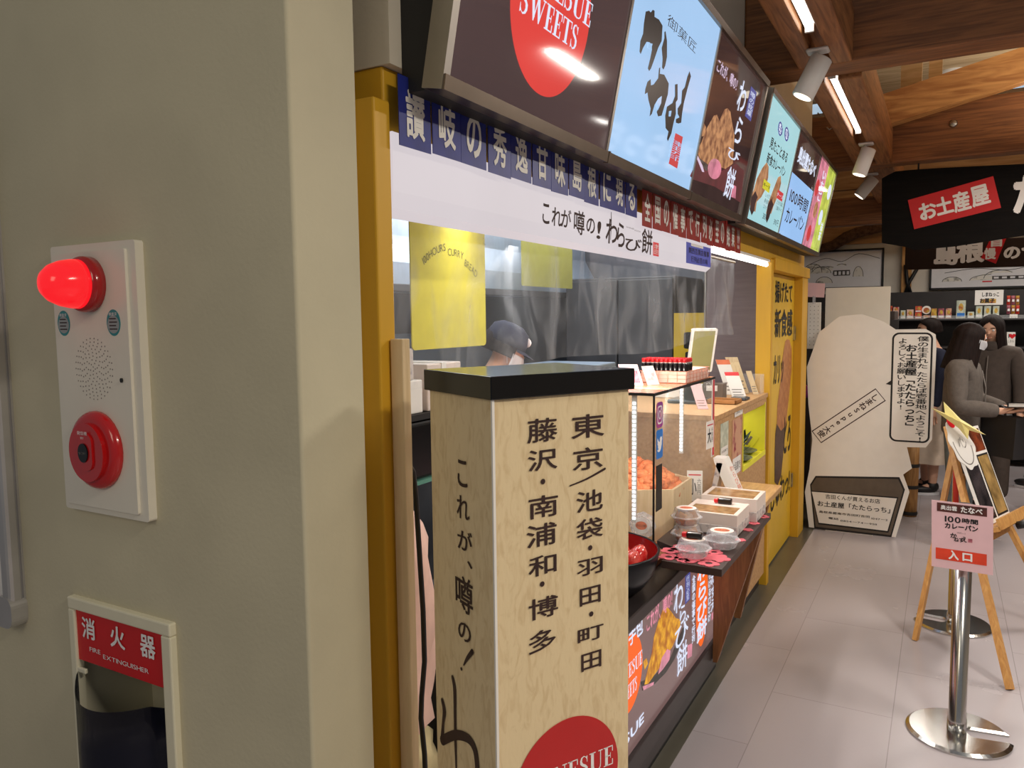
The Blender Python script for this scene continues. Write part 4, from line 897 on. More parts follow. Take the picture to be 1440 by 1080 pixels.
# wooden tub of mochi inside the case
TC = Vector((-1.115, 3.00, 0.7205))
t = thing('wooden_tub', 'hexagonal pale wooden tub heaped with orange-brown mochi inside the glass case', 'tub', TC)
hx = lambda r: ell(0, 0, r, n=6, a0=R(30))
TFr = Fr(TC, X3, Y3)
q = MB('pale_wood'); n = 6
for i in range(6):
    o1, o2 = hx(0.25)[i], hx(0.25)[(i+1) % 6]; i1, i2 = hx(0.238)[i], hx(0.238)[(i+1) % 6]
    q.prism([o1, o2, i2, i1], TFr, 0.0, 0.205)
q.prism(hx(0.240), TFr, 0.0, 0.12); q.build('tub_body', t)
q = MB('mochi_pile')
def pile(i, j):
    a, r = i*2*math.pi, j; rr = 0.232*r
    h = 0.165 + 0.115*(1-r**1.6) + 0.012*math.sin(9*a+14*r)*math.sin(17*r+3*a) + random.uniform(-0.004, 0.004)*r
    return TC + Vector((rr*math.cos(a), rr*math.sin(a), h))
b2 = MB('mochi_pile')
for k in range(150):
    a, r = random.uniform(0, 6.283), math.sqrt(random.random()); rr = 0.195*r
    p_ = TC + Vector((rr*math.cos(a), rr*math.sin(a), 0.172+0.10*(1-r**1.7)+random.uniform(-0.008, 0.012)))
    b2.blob(p_, (0.034, 0.026, 0.020), sub=1, jit=0.12, M=Matrix.Rotation(random.uniform(0, 3), 4, 'Z') @ Matrix.Rotation(random.uniform(-.5, .5), 4, 'X'))
b2.lathe([(0.205, 0.125), (0.20, 0.18), (0.10, 0.25), (0, 0.26)], TC, 30)
o = b2.build('mochi_heap'); o['kind'] = 'stuff'; o['label'] = 'orange-brown heap of soft mochi pieces filling the wooden tub'; o['category'] = 'mochi'
# clear sloping lid over the tub, and price cards
q = MB('acrylic'); AF = Fr((-0.985, 2.83, 0.93), Y3, Vector((-0.75, 0, 0.66)))
def card(name, lb, p, ax, w, h, txt, small, stand=True, grp='price cards on the counter'):
    t = thing(name, lb, 'price card', p, 0, grp); ax = Vector(ax).normalized(); fr = Fr(p, ax, Z3)
    z0 = h*0.55 if stand else 0
    q = MB('white_card', 'letter_black', 'letter_grey', 'strip_red'); q.prism([(-w/2, z0), (w/2, z0), (w/2, z0+h), (-w/2, z0+h)], fr, 0, 0.0015)
    q.text(txt, fr, (-w*0.36, z0+h*0.2, w*0.12, z0+h*0.74), 0.0020, 1, bold=0.02)
    q.text(small, fr, (w*0.16, z0+h*0.22, w*0.40, z0+h*0.74), 0.0020, 1, vertical=True)
    q.rect((-w*0.4, z0+h*0.84, w*0.4, z0+h*0.88), fr, 0.0018, 3)
    q.build('card', t)
    if stand:
        q = MB('acrylic'); q.prism([(-w*0.35, 0), (w*0.35, 0), (w*0.35, z0+h*0.2), (-w*0.35, z0+h*0.2)], fr, -0.004, -0.001).prism([(-w*0.4, 0), (w*0.4, 0), (w*0.4, 0.003), (-w*0.4, 0.003)], fr, -0.03, 0.02); q.build('acrylic_stand', t)
    return t
card('price_card', 'white card with the character 小 inside the glass case', Vector((-0.925, 3.26, 0.7205)), (1, 0.35, 0), 0.066, 0.135, '小', '六百円')
card('price_card', 'white card with the character 大 stuck on the far end of the case front glass', Vector((-0.872, 3.30, 1.025)), (0.10, 1, 0), 0.085, 0.12, '大', '千百円', stand=False)
# ------------------------------------------------------------------ packs in and beside the case
def pack(name, lb, c, r, grp, fill=None, rz=0.0, tilt=None, lid=True, label_mat='lid_clear_label'):
    t = thing(name, lb, 'food pack', c, rz, grp); M_ = Matrix.Translation(Vector(c)) @ Matrix.Rotation(rz, 4, 'Z')
    if tilt is not None: M_ = M_ @ tilt
    MB('clear_plastic').lathe([(0, 0.001), (r*0.72, 0.001), (r*0.86, 0.024), (r*1.0, 0.026), (r*1.0, 0.029), (r*0.86, 0.027)], M=M_, seg=8, smooth=False).build('tray', t, label='clear octagonal plastic tray')
    MB('clear_plastic').lathe([(r*1.0, 0.030), (r*0.88, 0.031), (r*0.74, 0.056), (r*0.70, 0.058), (0, 0.058)], M=M_, seg=8, smooth=False).build('lid', t, label='clear plastic lid')
    if fill: MB(fill).lathe([(0, 0.004), (r*0.66, 0.006), (r*0.72, 0.03), (r*0.55, 0.05), (0, 0.052)], M=M_, seg=18).build('filling', t)
    LF = Fr(M_ @ Vector((0, 0, 0.0585)), M_.to_3x3() @ X3, M_.to_3x3() @ Y3)
    q = MB(label_mat, 'print_orange', 'letter_dark'); q.prism(ell(0, 0, r*0.62, r*0.60, 28), LF, 0, 0.0008); q.flat(ell(0, 0, r*0.42, r*0.30, 24), LF, 0.0012, 1); q.text('わらび餅', LF, (-r*0.34, -r*0.10, r*0.34, r*0.10), 0.0015, 2)
    q.build('lid_label', t, label='white round label with orange print'); return t
def minibottle(lb, c, rz):
    t = thing('sauce_bottle', lb, 'bottle', c, rz, 'mini syrup bottles on the packs'); M_ = Matrix.Translation(Vector(c)) @ Matrix.Rotation(rz, 4, 'Z')
    MB('sauce_black').box((-0.022, -0.012, 0), (0.030, 0.012, 0.022), 0.005, M=M_).build('body', t)
    MB('cap_red').box((-0.038, -0.009, 0.003), (-0.021, 0.009, 0.019), 0.004, M=M_).build('cap', t); return t
def flower_mat(lb, cs, grp):
    t = thing('flower_mat', lb, 'mat', (cs[0][0], cs[0][1], 0.8003), 0, grp); fr = Fr((0, 0, 0.8003), X3, Y3)
    for x, y, r, hole in cs:
        q = MB('felt_pink'); pts = [(x+r*(0.74+0.26*abs(math.cos(2.5*a)))*math.cos(a), y+r*(0.74+0.26*abs(math.cos(2.5*a)))*math.sin(a)) for a in [2*math.pi*k/60 for k in range(60)]]
        if hole:
            inn = ell(x, y, r*0.34, n=60); n = 60
            vs = q._add([fr.p(a, b, 0.002) for a, b in pts]+[fr.p(a, b, 0.002) for a, b in inn]+[fr.p(a, b, 0) for a, b in pts]+[fr.p(a, b, 0) for a, b in inn],
                   [(i, (i+1) % n, n+(i+1) % n, n+i) for i in range(n)]+[(2*n+i, 2*n+(i+1) % n, (i+1) % n, i) for i in range(n)]+[(n+i, n+(i+1) % n, 3*n+(i+1) % n, 3*n+i) for i in range(n)])
        else: q.prism(pts, fr, 0, 0.002)
        q.build('felt_flower', t)
    return t
flower_mat('pink cut-out felt flower mat under the nearest packs at the ledge end', [(-0.71, 2.45, 0.052, False), (-0.775, 2.43, 0.034, True), (-0.64, 2.425, 0.036, True), (-0.72, 2.415, 0.022, True), (-0.79, 2.50, 0.036, True), (-0.63, 2.49, 0.045, False), (-0.76, 2.545, 0.046, False), (-0.655, 2.55, 0.03, True)], 'pink felt flower mats')
flower_mat('pink felt flower mat showing between the white boxes at the far ledge', [(-0.61, 2.735, 0.020, False), (-0.618, 2.985, 0.026, False), (-0.605, 3.10, 0.026, True), (-0.615, 2.88, 0.020, False)], 'pink felt flower mats')
pack('mochi_pack', 'clear mochi pack nearest the ledge end with a small black bottle on its lid', (-0.705, 2.475, 0.8026), 0.062, 'mochi packs on the ledge', None, 0.3)
minibottle('small black syrup bottle with red cap on the nearest clear pack', (-0.705, 2.475, 0.8618), 0.1)
pack('mochi_pack', 'clear mochi pack with orange print at the outer edge of the ledge', (-0.646, 2.618, 0.8026), 0.064, 'mochi packs on the ledge', None, 0.1)
pack('mochi_pack', 'lower clear pack of brown mochi in the stack beside the white box', (-0.775, 2.635, 0.8026), 0.058, 'mochi packs on the ledge', 'mochi_brown', 0.5)
pack('mochi_pack', 'upper clear pack of brown mochi in the stack beside the white box', (-0.777, 2.637, 0.8624), 0.056, 'mochi packs on the ledge', 'mochi_brown', 0.2)
pack('mochi_pack', 'clear pack lying flat inside the glass case behind the lacquer bowl', (-0.955, 2.645, 0.7205), 0.058, 'packs inside the glass case', None, 0.2)
pack('mochi_pack', 'clear pack standing on edge inside the glass case against the tub', (-0.945, 2.665, 0.832), 0.050, 'packs inside the glass case', None, 0.0, Matrix.Rotation(R(78), 4, 'X') @ Matrix.Rotation(R(10), 4, 'Y'))
def giftbox(lb, x0, y0, x1, y1, z0, h, grp):
    t = thing('gift_box', lb, 'box', ((x0+x1)/2, (y0+y1)/2, z0), 0, grp)
    MB('box_print').box((x0, y0, z0), (x1, y1, z0+h*0.45), 0.002).build('base', t, label='printed grey-white base')
    q = MB('box_pink'); zt = z0+h; x0 += 0.001; y0 += 0.001; x1 -= 0.001; y1 -= 0.001
    yw1 = y0+(y1-y0)*(0.62 if h < 0.08 else 0.90)
    q.box((x0, y0, z0+h*0.45), (x1, y1, zt-0.0035), 0.0)  .box((x0, y0, zt-0.0031), (x0+0.016, y1, zt)).box((x1-0.016, y0, zt-0.0031), (x1, y1, zt)).box((x0+0.0161, y0, zt-0.0031), (x1-0.0161, y0+0.014, zt)).box((x0+0.0161, yw1, zt-0.0031), (x1-0.0161, y1, zt))
    q.build('lid', t, label='pale pink lid with window cut')
    MB('window_film').box((x0+0.0162, y0+0.0142, zt-0.0030), (x1-0.016, yw1, zt-0.0015)).build('window', t, label='brown clear window'); return t
giftbox('pale gift box with a black bottle on top, nearer of two on the ledge', -0.832, 2.765, -0.628, 2.965, 0.8026, 0.076, 'gift boxes on the ledge')
minibottle('small black syrup bottle with red cap on the nearer gift box', (-0.715, 2.925, 0.8786), 0.05)
giftbox('pale gift box with large window, farther of two on the ledge', -0.822, 2.99, -0.606, 3.165, 0.8026, 0.088, 'gift boxes on the ledge')
t = thing('tent_box', 'white printed gift box propped like a tent on the pale oak ledge', 'box', (-0.80, 3.34, 0.803))
PF = Fr((0, 3.37, 0), X3, Z3)
q = MB('white_card', 'letter_grey', 'print_orange'); q.prism([(-0.775, 0.803), (-0.725, 0.803), (-0.805, 0.985), (-0.855, 0.985), (-0.85, 0.965)], PF, 0.0, 0.075); q.build('front_leg', t)
q = MB('box_print'); q.prism([(-0.869, 0.803), (-0.850, 0.803), (-0.815, 0.965), (-0.84, 0.965)], PF, 0.0, 0.075); q.build('rear_leg', t)
DFr = Fr((-0.725, 3.295, 0.803), Y3, Vector((-0.08, 0, 0.182))); q = MB('print_orange', 'letter_grey'); q.text('わらび餅', DFr, (0.01, 0.05, 0.065, 0.16), 0.001, 0, vertical=True); q.build('box_print', t)
# ------------------------------------------------------------------ wire basket with syrup bottles on the case
BX0, BX1, BY0, BY1, BZ = -1.075, -0.882, 2.98, 3.32, CZ1+0.0075
t = thing('wire_basket', 'copper-coloured wire basket on top of the glass case under the red-capped bottles', 'basket', ((BX0+BX1)/2, (BY0+BY1)/2, BZ))
q = MB('wire_copper')
for z in (0.002, 0.018, 0.034, 0.047): 
    for a, b in (((BX0, BY0), (BX1, BY0)), ((BX1, BY0), (BX1, BY1)), ((BX1, BY1), (BX0, BY1)), ((BX0, BY1), (BX0, BY0))): q.tube([(a[0], a[1], BZ+z), (b[0], b[1], BZ+z)], 0.0013 if z > 0.04 else 0.0009, 6)
for k in range(6):
    x = BX0+(BX1-BX0)*k/5
    for y in (BY0, BY1): q.tube([(x, y, BZ), (x, y, BZ+0.048)], 0.001, 6)
for k in range(8):
    y = BY0+(BY1-BY0)*k/7
    for x in (BX0, BX1): q.tube([(x, y, BZ), (x, y, BZ+0.048)], 0.001, 6)
q.build('wire_frame', t)
MB('bag_pink').box((BX0+0.003, BY0+0.003, BZ+0.001), (BX1-0.003, BY1-0.003, BZ+0.046), 0.002).build('liner', t)
bp = None; ords = ['first', 'second', 'third', 'fourth', 'fifth', 'sixth', 'seventh', 'eighth', 'ninth', 'tenth']
for j in range(4):
    for i in range(10):
        p_ = Vector((BX0+0.0115+i*0.0188, BY0+0.014+j*0.026, BZ+0.0465))
        lb = ('red-capped black syrup bottle, %s from left in the basket front row' % ords[i]) if j == 0 else ('red-capped black syrup bottle in the basket rows behind the front row')
        if bp is None:
            bp = thing('syrup_bottle', lb, 'bottle', p_, 0, 'red-capped syrup bottles on the wire basket')
            MB('sauce_black').lathe([(0.0088, 0), (0.0092, 0.004), (0.0092, 0.028), (0.0075, 0.033), (0.006, 0.035)], p_, 12).build('body', bp)
            MB('cap_red', 'white_card').lathe([(0.0082, 0.0345), (0.0082, 0.050), (0.007, 0.0525)], p_, 12).lathe([(0.0085, 0.034), (0.0085, 0.0362)], p_, 12, m=1).build('cap', bp)
        else: dup(bp, p_, None, lb)
t = thing('menu_card', 'pink and white leaning picture card left of the red-capped bottles', 'card', (-1.03, 2.86, BZ))
q = MB('pink_paper', 'snack_pink', 'box_print'); CFm = Fr((-1.09, 2.84, BZ), Vector((1, 0.25, 0)), Vector((-0.35, 0.1, 1))); q.prism([(0, 0), (0.075, 0), (0.075, 0.085), (0, 0.085)], CFm, 0, 0.002); q.flat([(0.008, 0.008), (0.067, 0.008), (0.067, 0.06), (0.008, 0.06)], CFm, 0.0024, 1); q.build('front_leaf', t)
q = MB('box_print'); CFm = Fr((-1.0, 2.86, BZ), Vector((0.55, 1, 0)), Vector((-0.45, 0.2, 1))); q.prism([(0, 0), (0.06, 0), (0.06, 0.08), (0, 0.08)], CFm, 0, 0.002); q.build('side_leaf', t)
# ------------------------------------------------------------------ cashier counter top
ZT = 1.1505
t = thing('cash_register_display', 'white-framed customer display screen on a black stand behind the syrup bottles', 'display', (-1.17, 3.95, ZT))
q = MB('black_gloss'); q.box((-1.24, 3.84, ZT), (-1.06, 4.02, ZT+0.02), 0.008).tube([(-1.15, 3.94, ZT+0.015), (-1.16, 3.94, ZT+0.12), (-1.13, 3.93, ZT+0.24)], [0.03, 0.022, 0.02], 12); q.build('stand', t)
DF = Fr((-1.16, 3.90, ZT+0.16), Vector((0.75, 0.65, 0)), Vector((0.16, -0.10, 1))); q = MB('white_paint'); q.prism(rrect(0, 0, 0.14, 0.23, 0.01), DF, 0, 0.014); q.build('bezel', t)
q = MB('screen_olive'); q.prism([(0.012, 0.012), (0.128, 0.012), (0.128, 0.218), (0.012, 0.218)], DF, 0.0141, 0.0148); q.build('screen', t)
t = thing('cash_box', 'white and brown cash drawer box on the chipboard counter', 'cash drawer', (-1.22, 4.35, ZT))
MB('white_paint').box((-1.40, 4.10, ZT), (-1.13, 4.20, ZT+0.075), 0.004).build('casing', t); MB('brown_box').box((-1.13, 4.12, ZT), (-1.02, 4.20, ZT+0.085), 0.003).build('front', t); MB('white_card').box((-1.11, 4.117, ZT+0.045), (-1.05, 4.1205, ZT+0.075)).build('label', t)
t = thing('coin_tray', 'brown coin tray in front of the cash drawer', 'tray', (-1.05, 3.98, ZT))
q = MB('tan_tray'); q.box((-1.05, 3.90, ZT), (-0.90, 4.03, ZT+0.006), 0.002)
for a, b in (((-1.05, 3.90), (-0.90, 3.908)), ((-1.05, 4.022), (-0.90, 4.03)), ((-1.05, 3.90), (-1.042, 4.03)), ((-0.908, 3.90), (-0.90, 4.03))): q.box((a[0], a[1], ZT), (b[0], b[1], ZT+0.022), 0.002)
q.build('tray_body', t)
def slant(name, lb, x, y, w, h, mats_, bar, grp, lean=0.35, cat='card stand'):
    t = thing(name, lb, cat, (x, y, ZT), 0, grp); ax = Vector((0.8, 0.6, 0)).normalized(); back = Vector((-0.6, 0.8, 0))
    ax = Vector((0.92, 0.40, 0)).normalized(); fr = Fr((x, y, ZT), ax, Vector((-lean, 0.06, 1)))
    q = MB(mats_, bar, 'letter_grey'); q.prism([(-w/2, 0), (w/2, 0), (w/2, h), (-w/2, h)], fr, 0, 0.003); q.rect((-w/2, h*0.86, w/2, h), fr, 0.0034, 1)
    for k in range(3): q.rect((-w*0.36, h*(0.12+0.1*k), w*(0.36-0.1*(k % 2)), h*(0.15+0.1*k)), fr, 0.0034, 2)
    q.build('card_face', t)
    q = MB('acrylic'); q.prism([(-w/2, 0), (w/2, 0), (w/2, 0.004), (-w/2, 0.004)], fr, -0.03, 0.02); q.prism([(-w/2, 0), (w/2, 0), (w/2, h), (-w/2, h)], fr, -0.004, -0.001); q.build('holder', t); return t
slant('payment_stand', 'white slanted payment card with orange top edge, left of the stands by the yellow post', -1.03, 4.40, 0.075, 0.21, 'white_card', 'print_orange', 'slanted cards on the chipboard counter')
slant('payment_stand', 'tan slanted card right behind the orange-topped payment card', -1.00, 4.50, 0.07, 0.22, 'paper_fibre', 'pale_wood', 'slanted cards on the chipboard counter')
slant('payment_stand', 'white slanted card with red top edge lower at the counter front', -0.955, 4.22, 0.075, 0.15, 'white_card', 'cap_red', 'slanted cards on the chipboard counter')
slant('payment_stand', 'thin pink slanted price card at the near end of the chipboard counter', -1.0, 3.66, 0.05, 0.13, 'pink_paper', 'pink_paper', 'slanted cards on the chipboard counter')
slant('payment_stand', 'thin pale wooden card leaning at the far right end of the counter', -0.92, 4.47, 0.03, 0.14, 'pale_wood', 'pale_wood', 'slanted cards on the chipboard counter')
t = thing('card_reader', 'dark slate card tray lying on the counter before the red-topped card', 'card tray', (-0.94, 4.16, ZT)); MB('slate').box((-0.985, 4.10, ZT), (-0.895, 4.20, ZT+0.014), 0.005).build('case', t); MB('black_gloss').box((-0.975, 4.11, ZT+0.014), (-0.905, 4.19, ZT+0.016)).build('pad', t)
t = thing('acrylic_divider', 'clear acrylic divider box at the far end of the chipboard counter', 'divider', (-0.98, 4.53, ZT)); MB('acrylic').box((-1.06, 4.575, ZT), (-0.90, 4.58, ZT+0.11)).build('back_sheet', t); MB('acrylic').box((-0.902, 4.49, ZT), (-0.897, 4.575, ZT+0.11)).build('side_sheet', t)
# ------------------------------------------------------------------ left jamb post, cable, things seen beside the column
t = thing('wooden_post', 'pale bare wooden board standing upright against the yellow frame', 'post', (-0.852, 1.107, 0))
MB('pale_wood').box((-0.866, 1.096, 0), (-0.838, 1.118, 1.565), 0.002).build('board', t)
pts = [at(x, y, X=-0.93) for x, y in ((560, 640), (572, 648), (581, 664), (585, 700), (590, 780), (595, 860), (597, 930), (593, 980), (592, 1010), (597, 1060), (600, 1130))]
t = MB('cable_black').tube(pts, 0.0055, 8).build('power_cable'); t['label'] = 'black power cable hanging down between the wooden board and the paper column'; t['category'] = 'cable'
t = thing('side_rack', 'small rack with green glass shelf behind the wooden board', 'rack', (-1.28, 1.60, 0))
q = MB('glass_edge'); q.box((-1.42, 1.30, 1.205), (-1.08, 1.68, 1.215)); q.build('glass_shelf', t, label='green-edged glass shelf')
q = MB('black_matte'); q.box((-1.42, 1.30, 1.36), (-1.08, 1.68, 1.375)); q.build('upper_board', t)
q = MB('alu')
for x in (-1.41, -1.09):
    for y in (1.31, 1.67): q.box((x-0.008, y-0.008, 0.0), (x+0.008, y+0.008, 1.40))
q.build('uprights', t)
q = MB('white_card', 'snack_mint'); t = thing('parcel_box', 'stack of white paper boxes on the upper rack board beside the wooden post', 'box', (-1.2, 1.45, 1.375)); 
MB('white_card').box((-1.30, 1.34, 1.3755), (-1.09, 1.50, 1.455), 0.003).build('lower_box', t); MB('box_print').box((-1.29, 1.36, 1.4555), (-1.10, 1.48, 1.53), 0.003).build('upper_box', t)
t = thing('parcel_box', 'long pale carton farther along the upper rack board', 'box', (-1.2, 1.78, 1.375)); MB('box_pink').box((-1.32, 1.52, 1.3755), (-1.09, 1.67, 1.49), 0.003).build('carton', t); MB('white_card').box((-1.321, 1.58, 1.45), (-1.088, 1.60, 1.4915)).build('tape', t)
t = thing('microwave', 'dark oven-like appliance on the glass shelf', 'microwave', (-1.25, 1.6, 1.215)); MB('black_matte').box((-1.40, 1.33, 1.2155), (-1.09, 1.66, 1.355), 0.006).build('casing', t); MB('black_gloss').box((-1.089, 1.36, 1.225), (-1.084, 1.58, 1.345)).build('door', t); MB('black_gloss').tube([(-1.07, 1.61, 1.23), (-1.07, 1.61, 1.34)], 0.006).build('handle', t)
def bag(name, lb, c, sx, sy, h, mn):
    t = thing(name, lb, 'bag', c, 0.0); q = MB(mn)
    def fn(i, j):
        a = i*2*math.pi; k = 1 + 0.10*math.sin(5*a+9*j) + 0.06*math.sin(11*a-13*j); tp = 1 - 0.55*max(0, j-0.8)/0.2
        ca, sa = math.cos(a), math.sin(a); sq = 1/max(abs(ca), abs(sa))**0.6
        return Vector(c)+Vector((sx*ca*sq*k*tp, sy*sa*sq*k*tp, h*j))
    q.sheet(fn, 28, 14).build('bag_body', t); q = MB(mn); q.box((c[0]-sx*0.5, c[1]-sy*0.5, c[2]+h*0.985), (c[0]+sx*0.5, c[1]+sy*0.5, c[2]+h*1.02), 0.01); q.build('folded_top', t)
    return t
bag('paper_bag', 'tall crumpled pink paper bag below the glass shelf', (-1.22, 1.48, 0.55), 0.085, 0.15, 0.60, 'bag_pink')
bag('flour_sack', 'cream cloth sack on the low crate below the pink bag', (-1.22, 1.48, 0.30), 0.09, 0.15, 0.24, 'sack_cream')
t = thing('plastic_crate', 'grey plastic crate under the cream sack', 'crate', (-1.24, 1.58, 0)); MB('kitchen_dark').box((-1.38, 1.32, 0.0), (-1.10, 1.66, 0.28), 0.01).build('crate_body', t); MB('kitchen_dark').box((-1.39, 1.32, 0.28), (-1.095, 1.67, 0.30), 0.005).build('rim', t)
for y0, y1, cn, lb in ((1.16, 1.19, 0, 0),): pass
# ------------------------------------------------------------------ kitchen behind the clear curtain
t = thing('vinyl_curtain', 'long clear vinyl splash curtain hanging below the white fascia', 'curtain', (-0.93, 2.6, 1.46))
def vin(i, j):
    y = 1.125 + i*2.85; zb = 1.468 + 0.02*i + 0.012*math.sin(y*4) + 0.035*max(0, i-0.55)
    z = zb + (1.86-zb)*j
    k = 1.15-j
    x = -0.935 + k*(0.007*math.sin(y*9+2.2*math.sin(y*3.1)+3*j) + 0.005*math.sin(y*23+5*math.sin(y*2)+7*j) + 0.004*math.sin(y*5-9*j))
    return (x, y, z)
MB('vinyl').sheet(vin, 220, 14).build('sheet', t)
MB('brushed_metal').tube([(-0.935, 1.12, 1.865), (-0.935, 3.98, 1.868)], 0.006).build('rail', t)
t = thing('shop_curtain', 'yellow cloth banner reading 100HOURS CURRY BREAD behind the clear curtain, nearest the opening', 'banner', (-1.10, 1.645, 1.526), 0, 'yellow curry bread banners')
NR = Fr((-1.10, 1.475, 1.526), Y3, Z3)
MB('noren_yellow').prism(rrect(0.0, 0.0, 0.338, 0.34, 0.012), NR, -0.002, 0.001).build('cloth', t)
MB('noren_ink').put(arc(*layout('100HOURS CURRY BREAD', bold=0.0), bend=0.62), NR, (0.045, 0.185, 0.295, 0.262), 0.0018, 0).build('lettering', t)
t = thing('shop_curtain', 'second yellow banner hanging deeper in the kitchen', 'banner', (-2.3, 4.6, 1.80), 0, 'yellow curry bread banners')
NR = Fr((-2.3, 4.23, 1.80), Y3, Z3); MB('noren_yellow_dim').prism(rrect(0.0, 0.0, 0.75, 0.5, 0.012), NR, -0.002, 0.001).build('cloth', t)
MB('noren_ink').put(arc(*layout('100HOURS CURRY BREAD'), bend=0.62), NR, (0.06, 0.30, 0.56, 0.42), 0.0018, 0).build('lettering', t)
t = thing('range_hood', 'long pale stainless extractor hood along the back of the kitchen', 'extractor hood', (-2.85, 3.6, 1.76))
q = MB('stainless'); q.prism([(-3.29, 1.78), (-2.50, 1.78), (-2.50, 1.90), (-2.58, 2.05), (-2.62, 2.55), (-3.29, 2.55)], Fr((0, 0, 0), X3, Z3), -5.85, -1.6); q.build('hood_body', t)
MB('kitchen_dark').box((-2.54, 1.6, 1.745), (-2.47, 5.85, 1.785), 0.005).build('lower_rim', t, label='dark lower rim')
MB('glow_cool').tube([(-2.48, 1.75, 1.97), (-2.48, 3.2, 1.97)], 0.014).build('lamp_tube', t)
for x, y0, y1, z, lb in ((-1.6, 1.3, 2.9, 2.36, 'cool white ceiling tube over the near half of the kitchen'), (-1.6, 3.2, 4.8, 2.36, 'cool white ceiling tube over the far half of the kitchen')):
    t = thing('kitchen_tube_light', lb, 'ceiling light', (x, (y0+y1)/2, z), 0, 'kitchen ceiling tubes'); MB('white_paint').box((x-0.05, y0, z+0.02), (x+0.05, y1, z+0.24)).build('housing', t); MB('glow_cool').tube([(x, y0+0.03, z), (x, y1-0.03, z)], 0.014).build('tube', t)
t = thing('kitchen_worktop', 'stainless kitchen worktop along the back wall', 'worktop', (-2.9, 3.6, 0)); MB('stainless').box((-3.29, 1.5, 0.80), (-2.5, 5.8, 0.85), 0.005).build('top', t); MB('kitchen_dark').box((-3.25, 1.55, 0.0), (-2.55, 5.75, 0.80)).build('cabinet_body', t)
MB('stainless').box((-3.29, 1.5, 0.85), (-3.27, 5.8, 1.5)).build('splashback', t)
for i, (y, r, h, lb) in enumerate(((2.2, 0.16, 0.3, 'wide steel stock pot nearest on the kitchen worktop'), (2.8, 0.12, 0.38, 'narrow tall steel pot on the kitchen worktop'), (4.6, 0.15, 0.26, 'low steel pot farthest on the kitchen worktop'))):
    t = thing('stock_pot', lb, 'pot', (-2.85, y, 0.8505), 0, 'stock pots on the worktop'); MB('steel').lathe([(r, 0), (r, h), (r+0.012, h+0.005), (r-0.004, h)], (-2.85, y, 0.8505), 28).build('body', t)
    MB('steel').tube([(-2.85-r*0.7, y-r*0.76, 0.85+h*0.8), (-2.85-r*0.6, y-r-0.05, 0.85+h*0.8), (-2.85+r*0.6, y-r-0.05, 0.85+h*0.8), (-2.85+r*0.7, y-r*0.76, 0.85+h*0.8)], 0.008).build('handle', t)
t = thing('refrigerator', 'tall dark grey refrigerator at the far end of the kitchen', 'refrigerator', (-2.05, 5.5, 0)); MB('kitchen_dark').box((-2.45, 5.2, 0.02), (-1.62, 5.88, 1.88), 0.01).build('body', t)
for x0, x1 in ((-2.44, -2.04), (-2.03, -1.63)): MB('kitchen_dark').box((x0, 5.17, 0.08), (x1, 5.2, 1.86), 0.006).build('door', t); MB('steel').tube([(x1-0.03 if x1 < -1.9 else x0+0.03, 5.15, 0.9), (x1-0.03 if x1 < -1.9 else x0+0.03, 5.15, 1.25)], 0.008).build('handle', t)
t = thing('partition_panel', 'dull purple-grey ribbed partition beside the yellow post', 'partition', (-1.15, 4.85, 0)); MB('purple_grey').box((-1.30, 4.80, 0.0), (-0.96, 4.83, 2.0)).build('sheet', t); MB('brushed_metal').box((-1.31, 4.795, 0), (-1.30, 4.835, 2.0)).build('edge_trim', t)
t = thing('wall_poster', 'yellow poster with bold black characters between the display screen and the partition', 'poster', (-1.5, 5.15, 1.1)); PFm = Fr((-1.55, 5.10, 1.08), X3, Z3)
MB('poster_yellow').box((-1.60, 5.10, 0.75), (-1.18, 5.14, 1.62)).build('sheet', t); q = MB('letter_black'); q.text('時間', PFm, (0.02, 0.15, 0.36, 0.42), 0.001, 0, vertical=True, bold=0.05).text('カレー', PFm, (0.03, -0.15, 0.34, 0.05), 0.001, 0, bold=0.05); q.build('lettering', t)
for i, (x, y, z, w_, h, mn, lb) in enumerate(((-2.15, 1.85, 0, .42, 1.25, 'kitchen_dark', 'dark low kitchen cabinet beside the staff member'), (-2.15, 4.55, 0, 0.5, 1.3, 'stainless', 'steel fryer cabinet behind the chipboard counter'))):
    t = thing('kitchen_cabinet', lb, 'cabinet', (x, y, z)); MB(mn).box((x-w_/2, y-w_/2, 0.05), (x+w_/2, y+w_/2, h), 0.008).build('body', t); MB('steel').tube([(x+w_/2+0.02, y-0.15, h-0.12), (x+w_/2+0.02, y+0.15, h-0.12)], 0.008).build('handle', t); MB('black_matte').box((x-w_/2+0.02, y-w_/2+0.02, 0), (x+w_/2-0.02, y+w_/2-0.02, 0.05)).build('plinth', t)

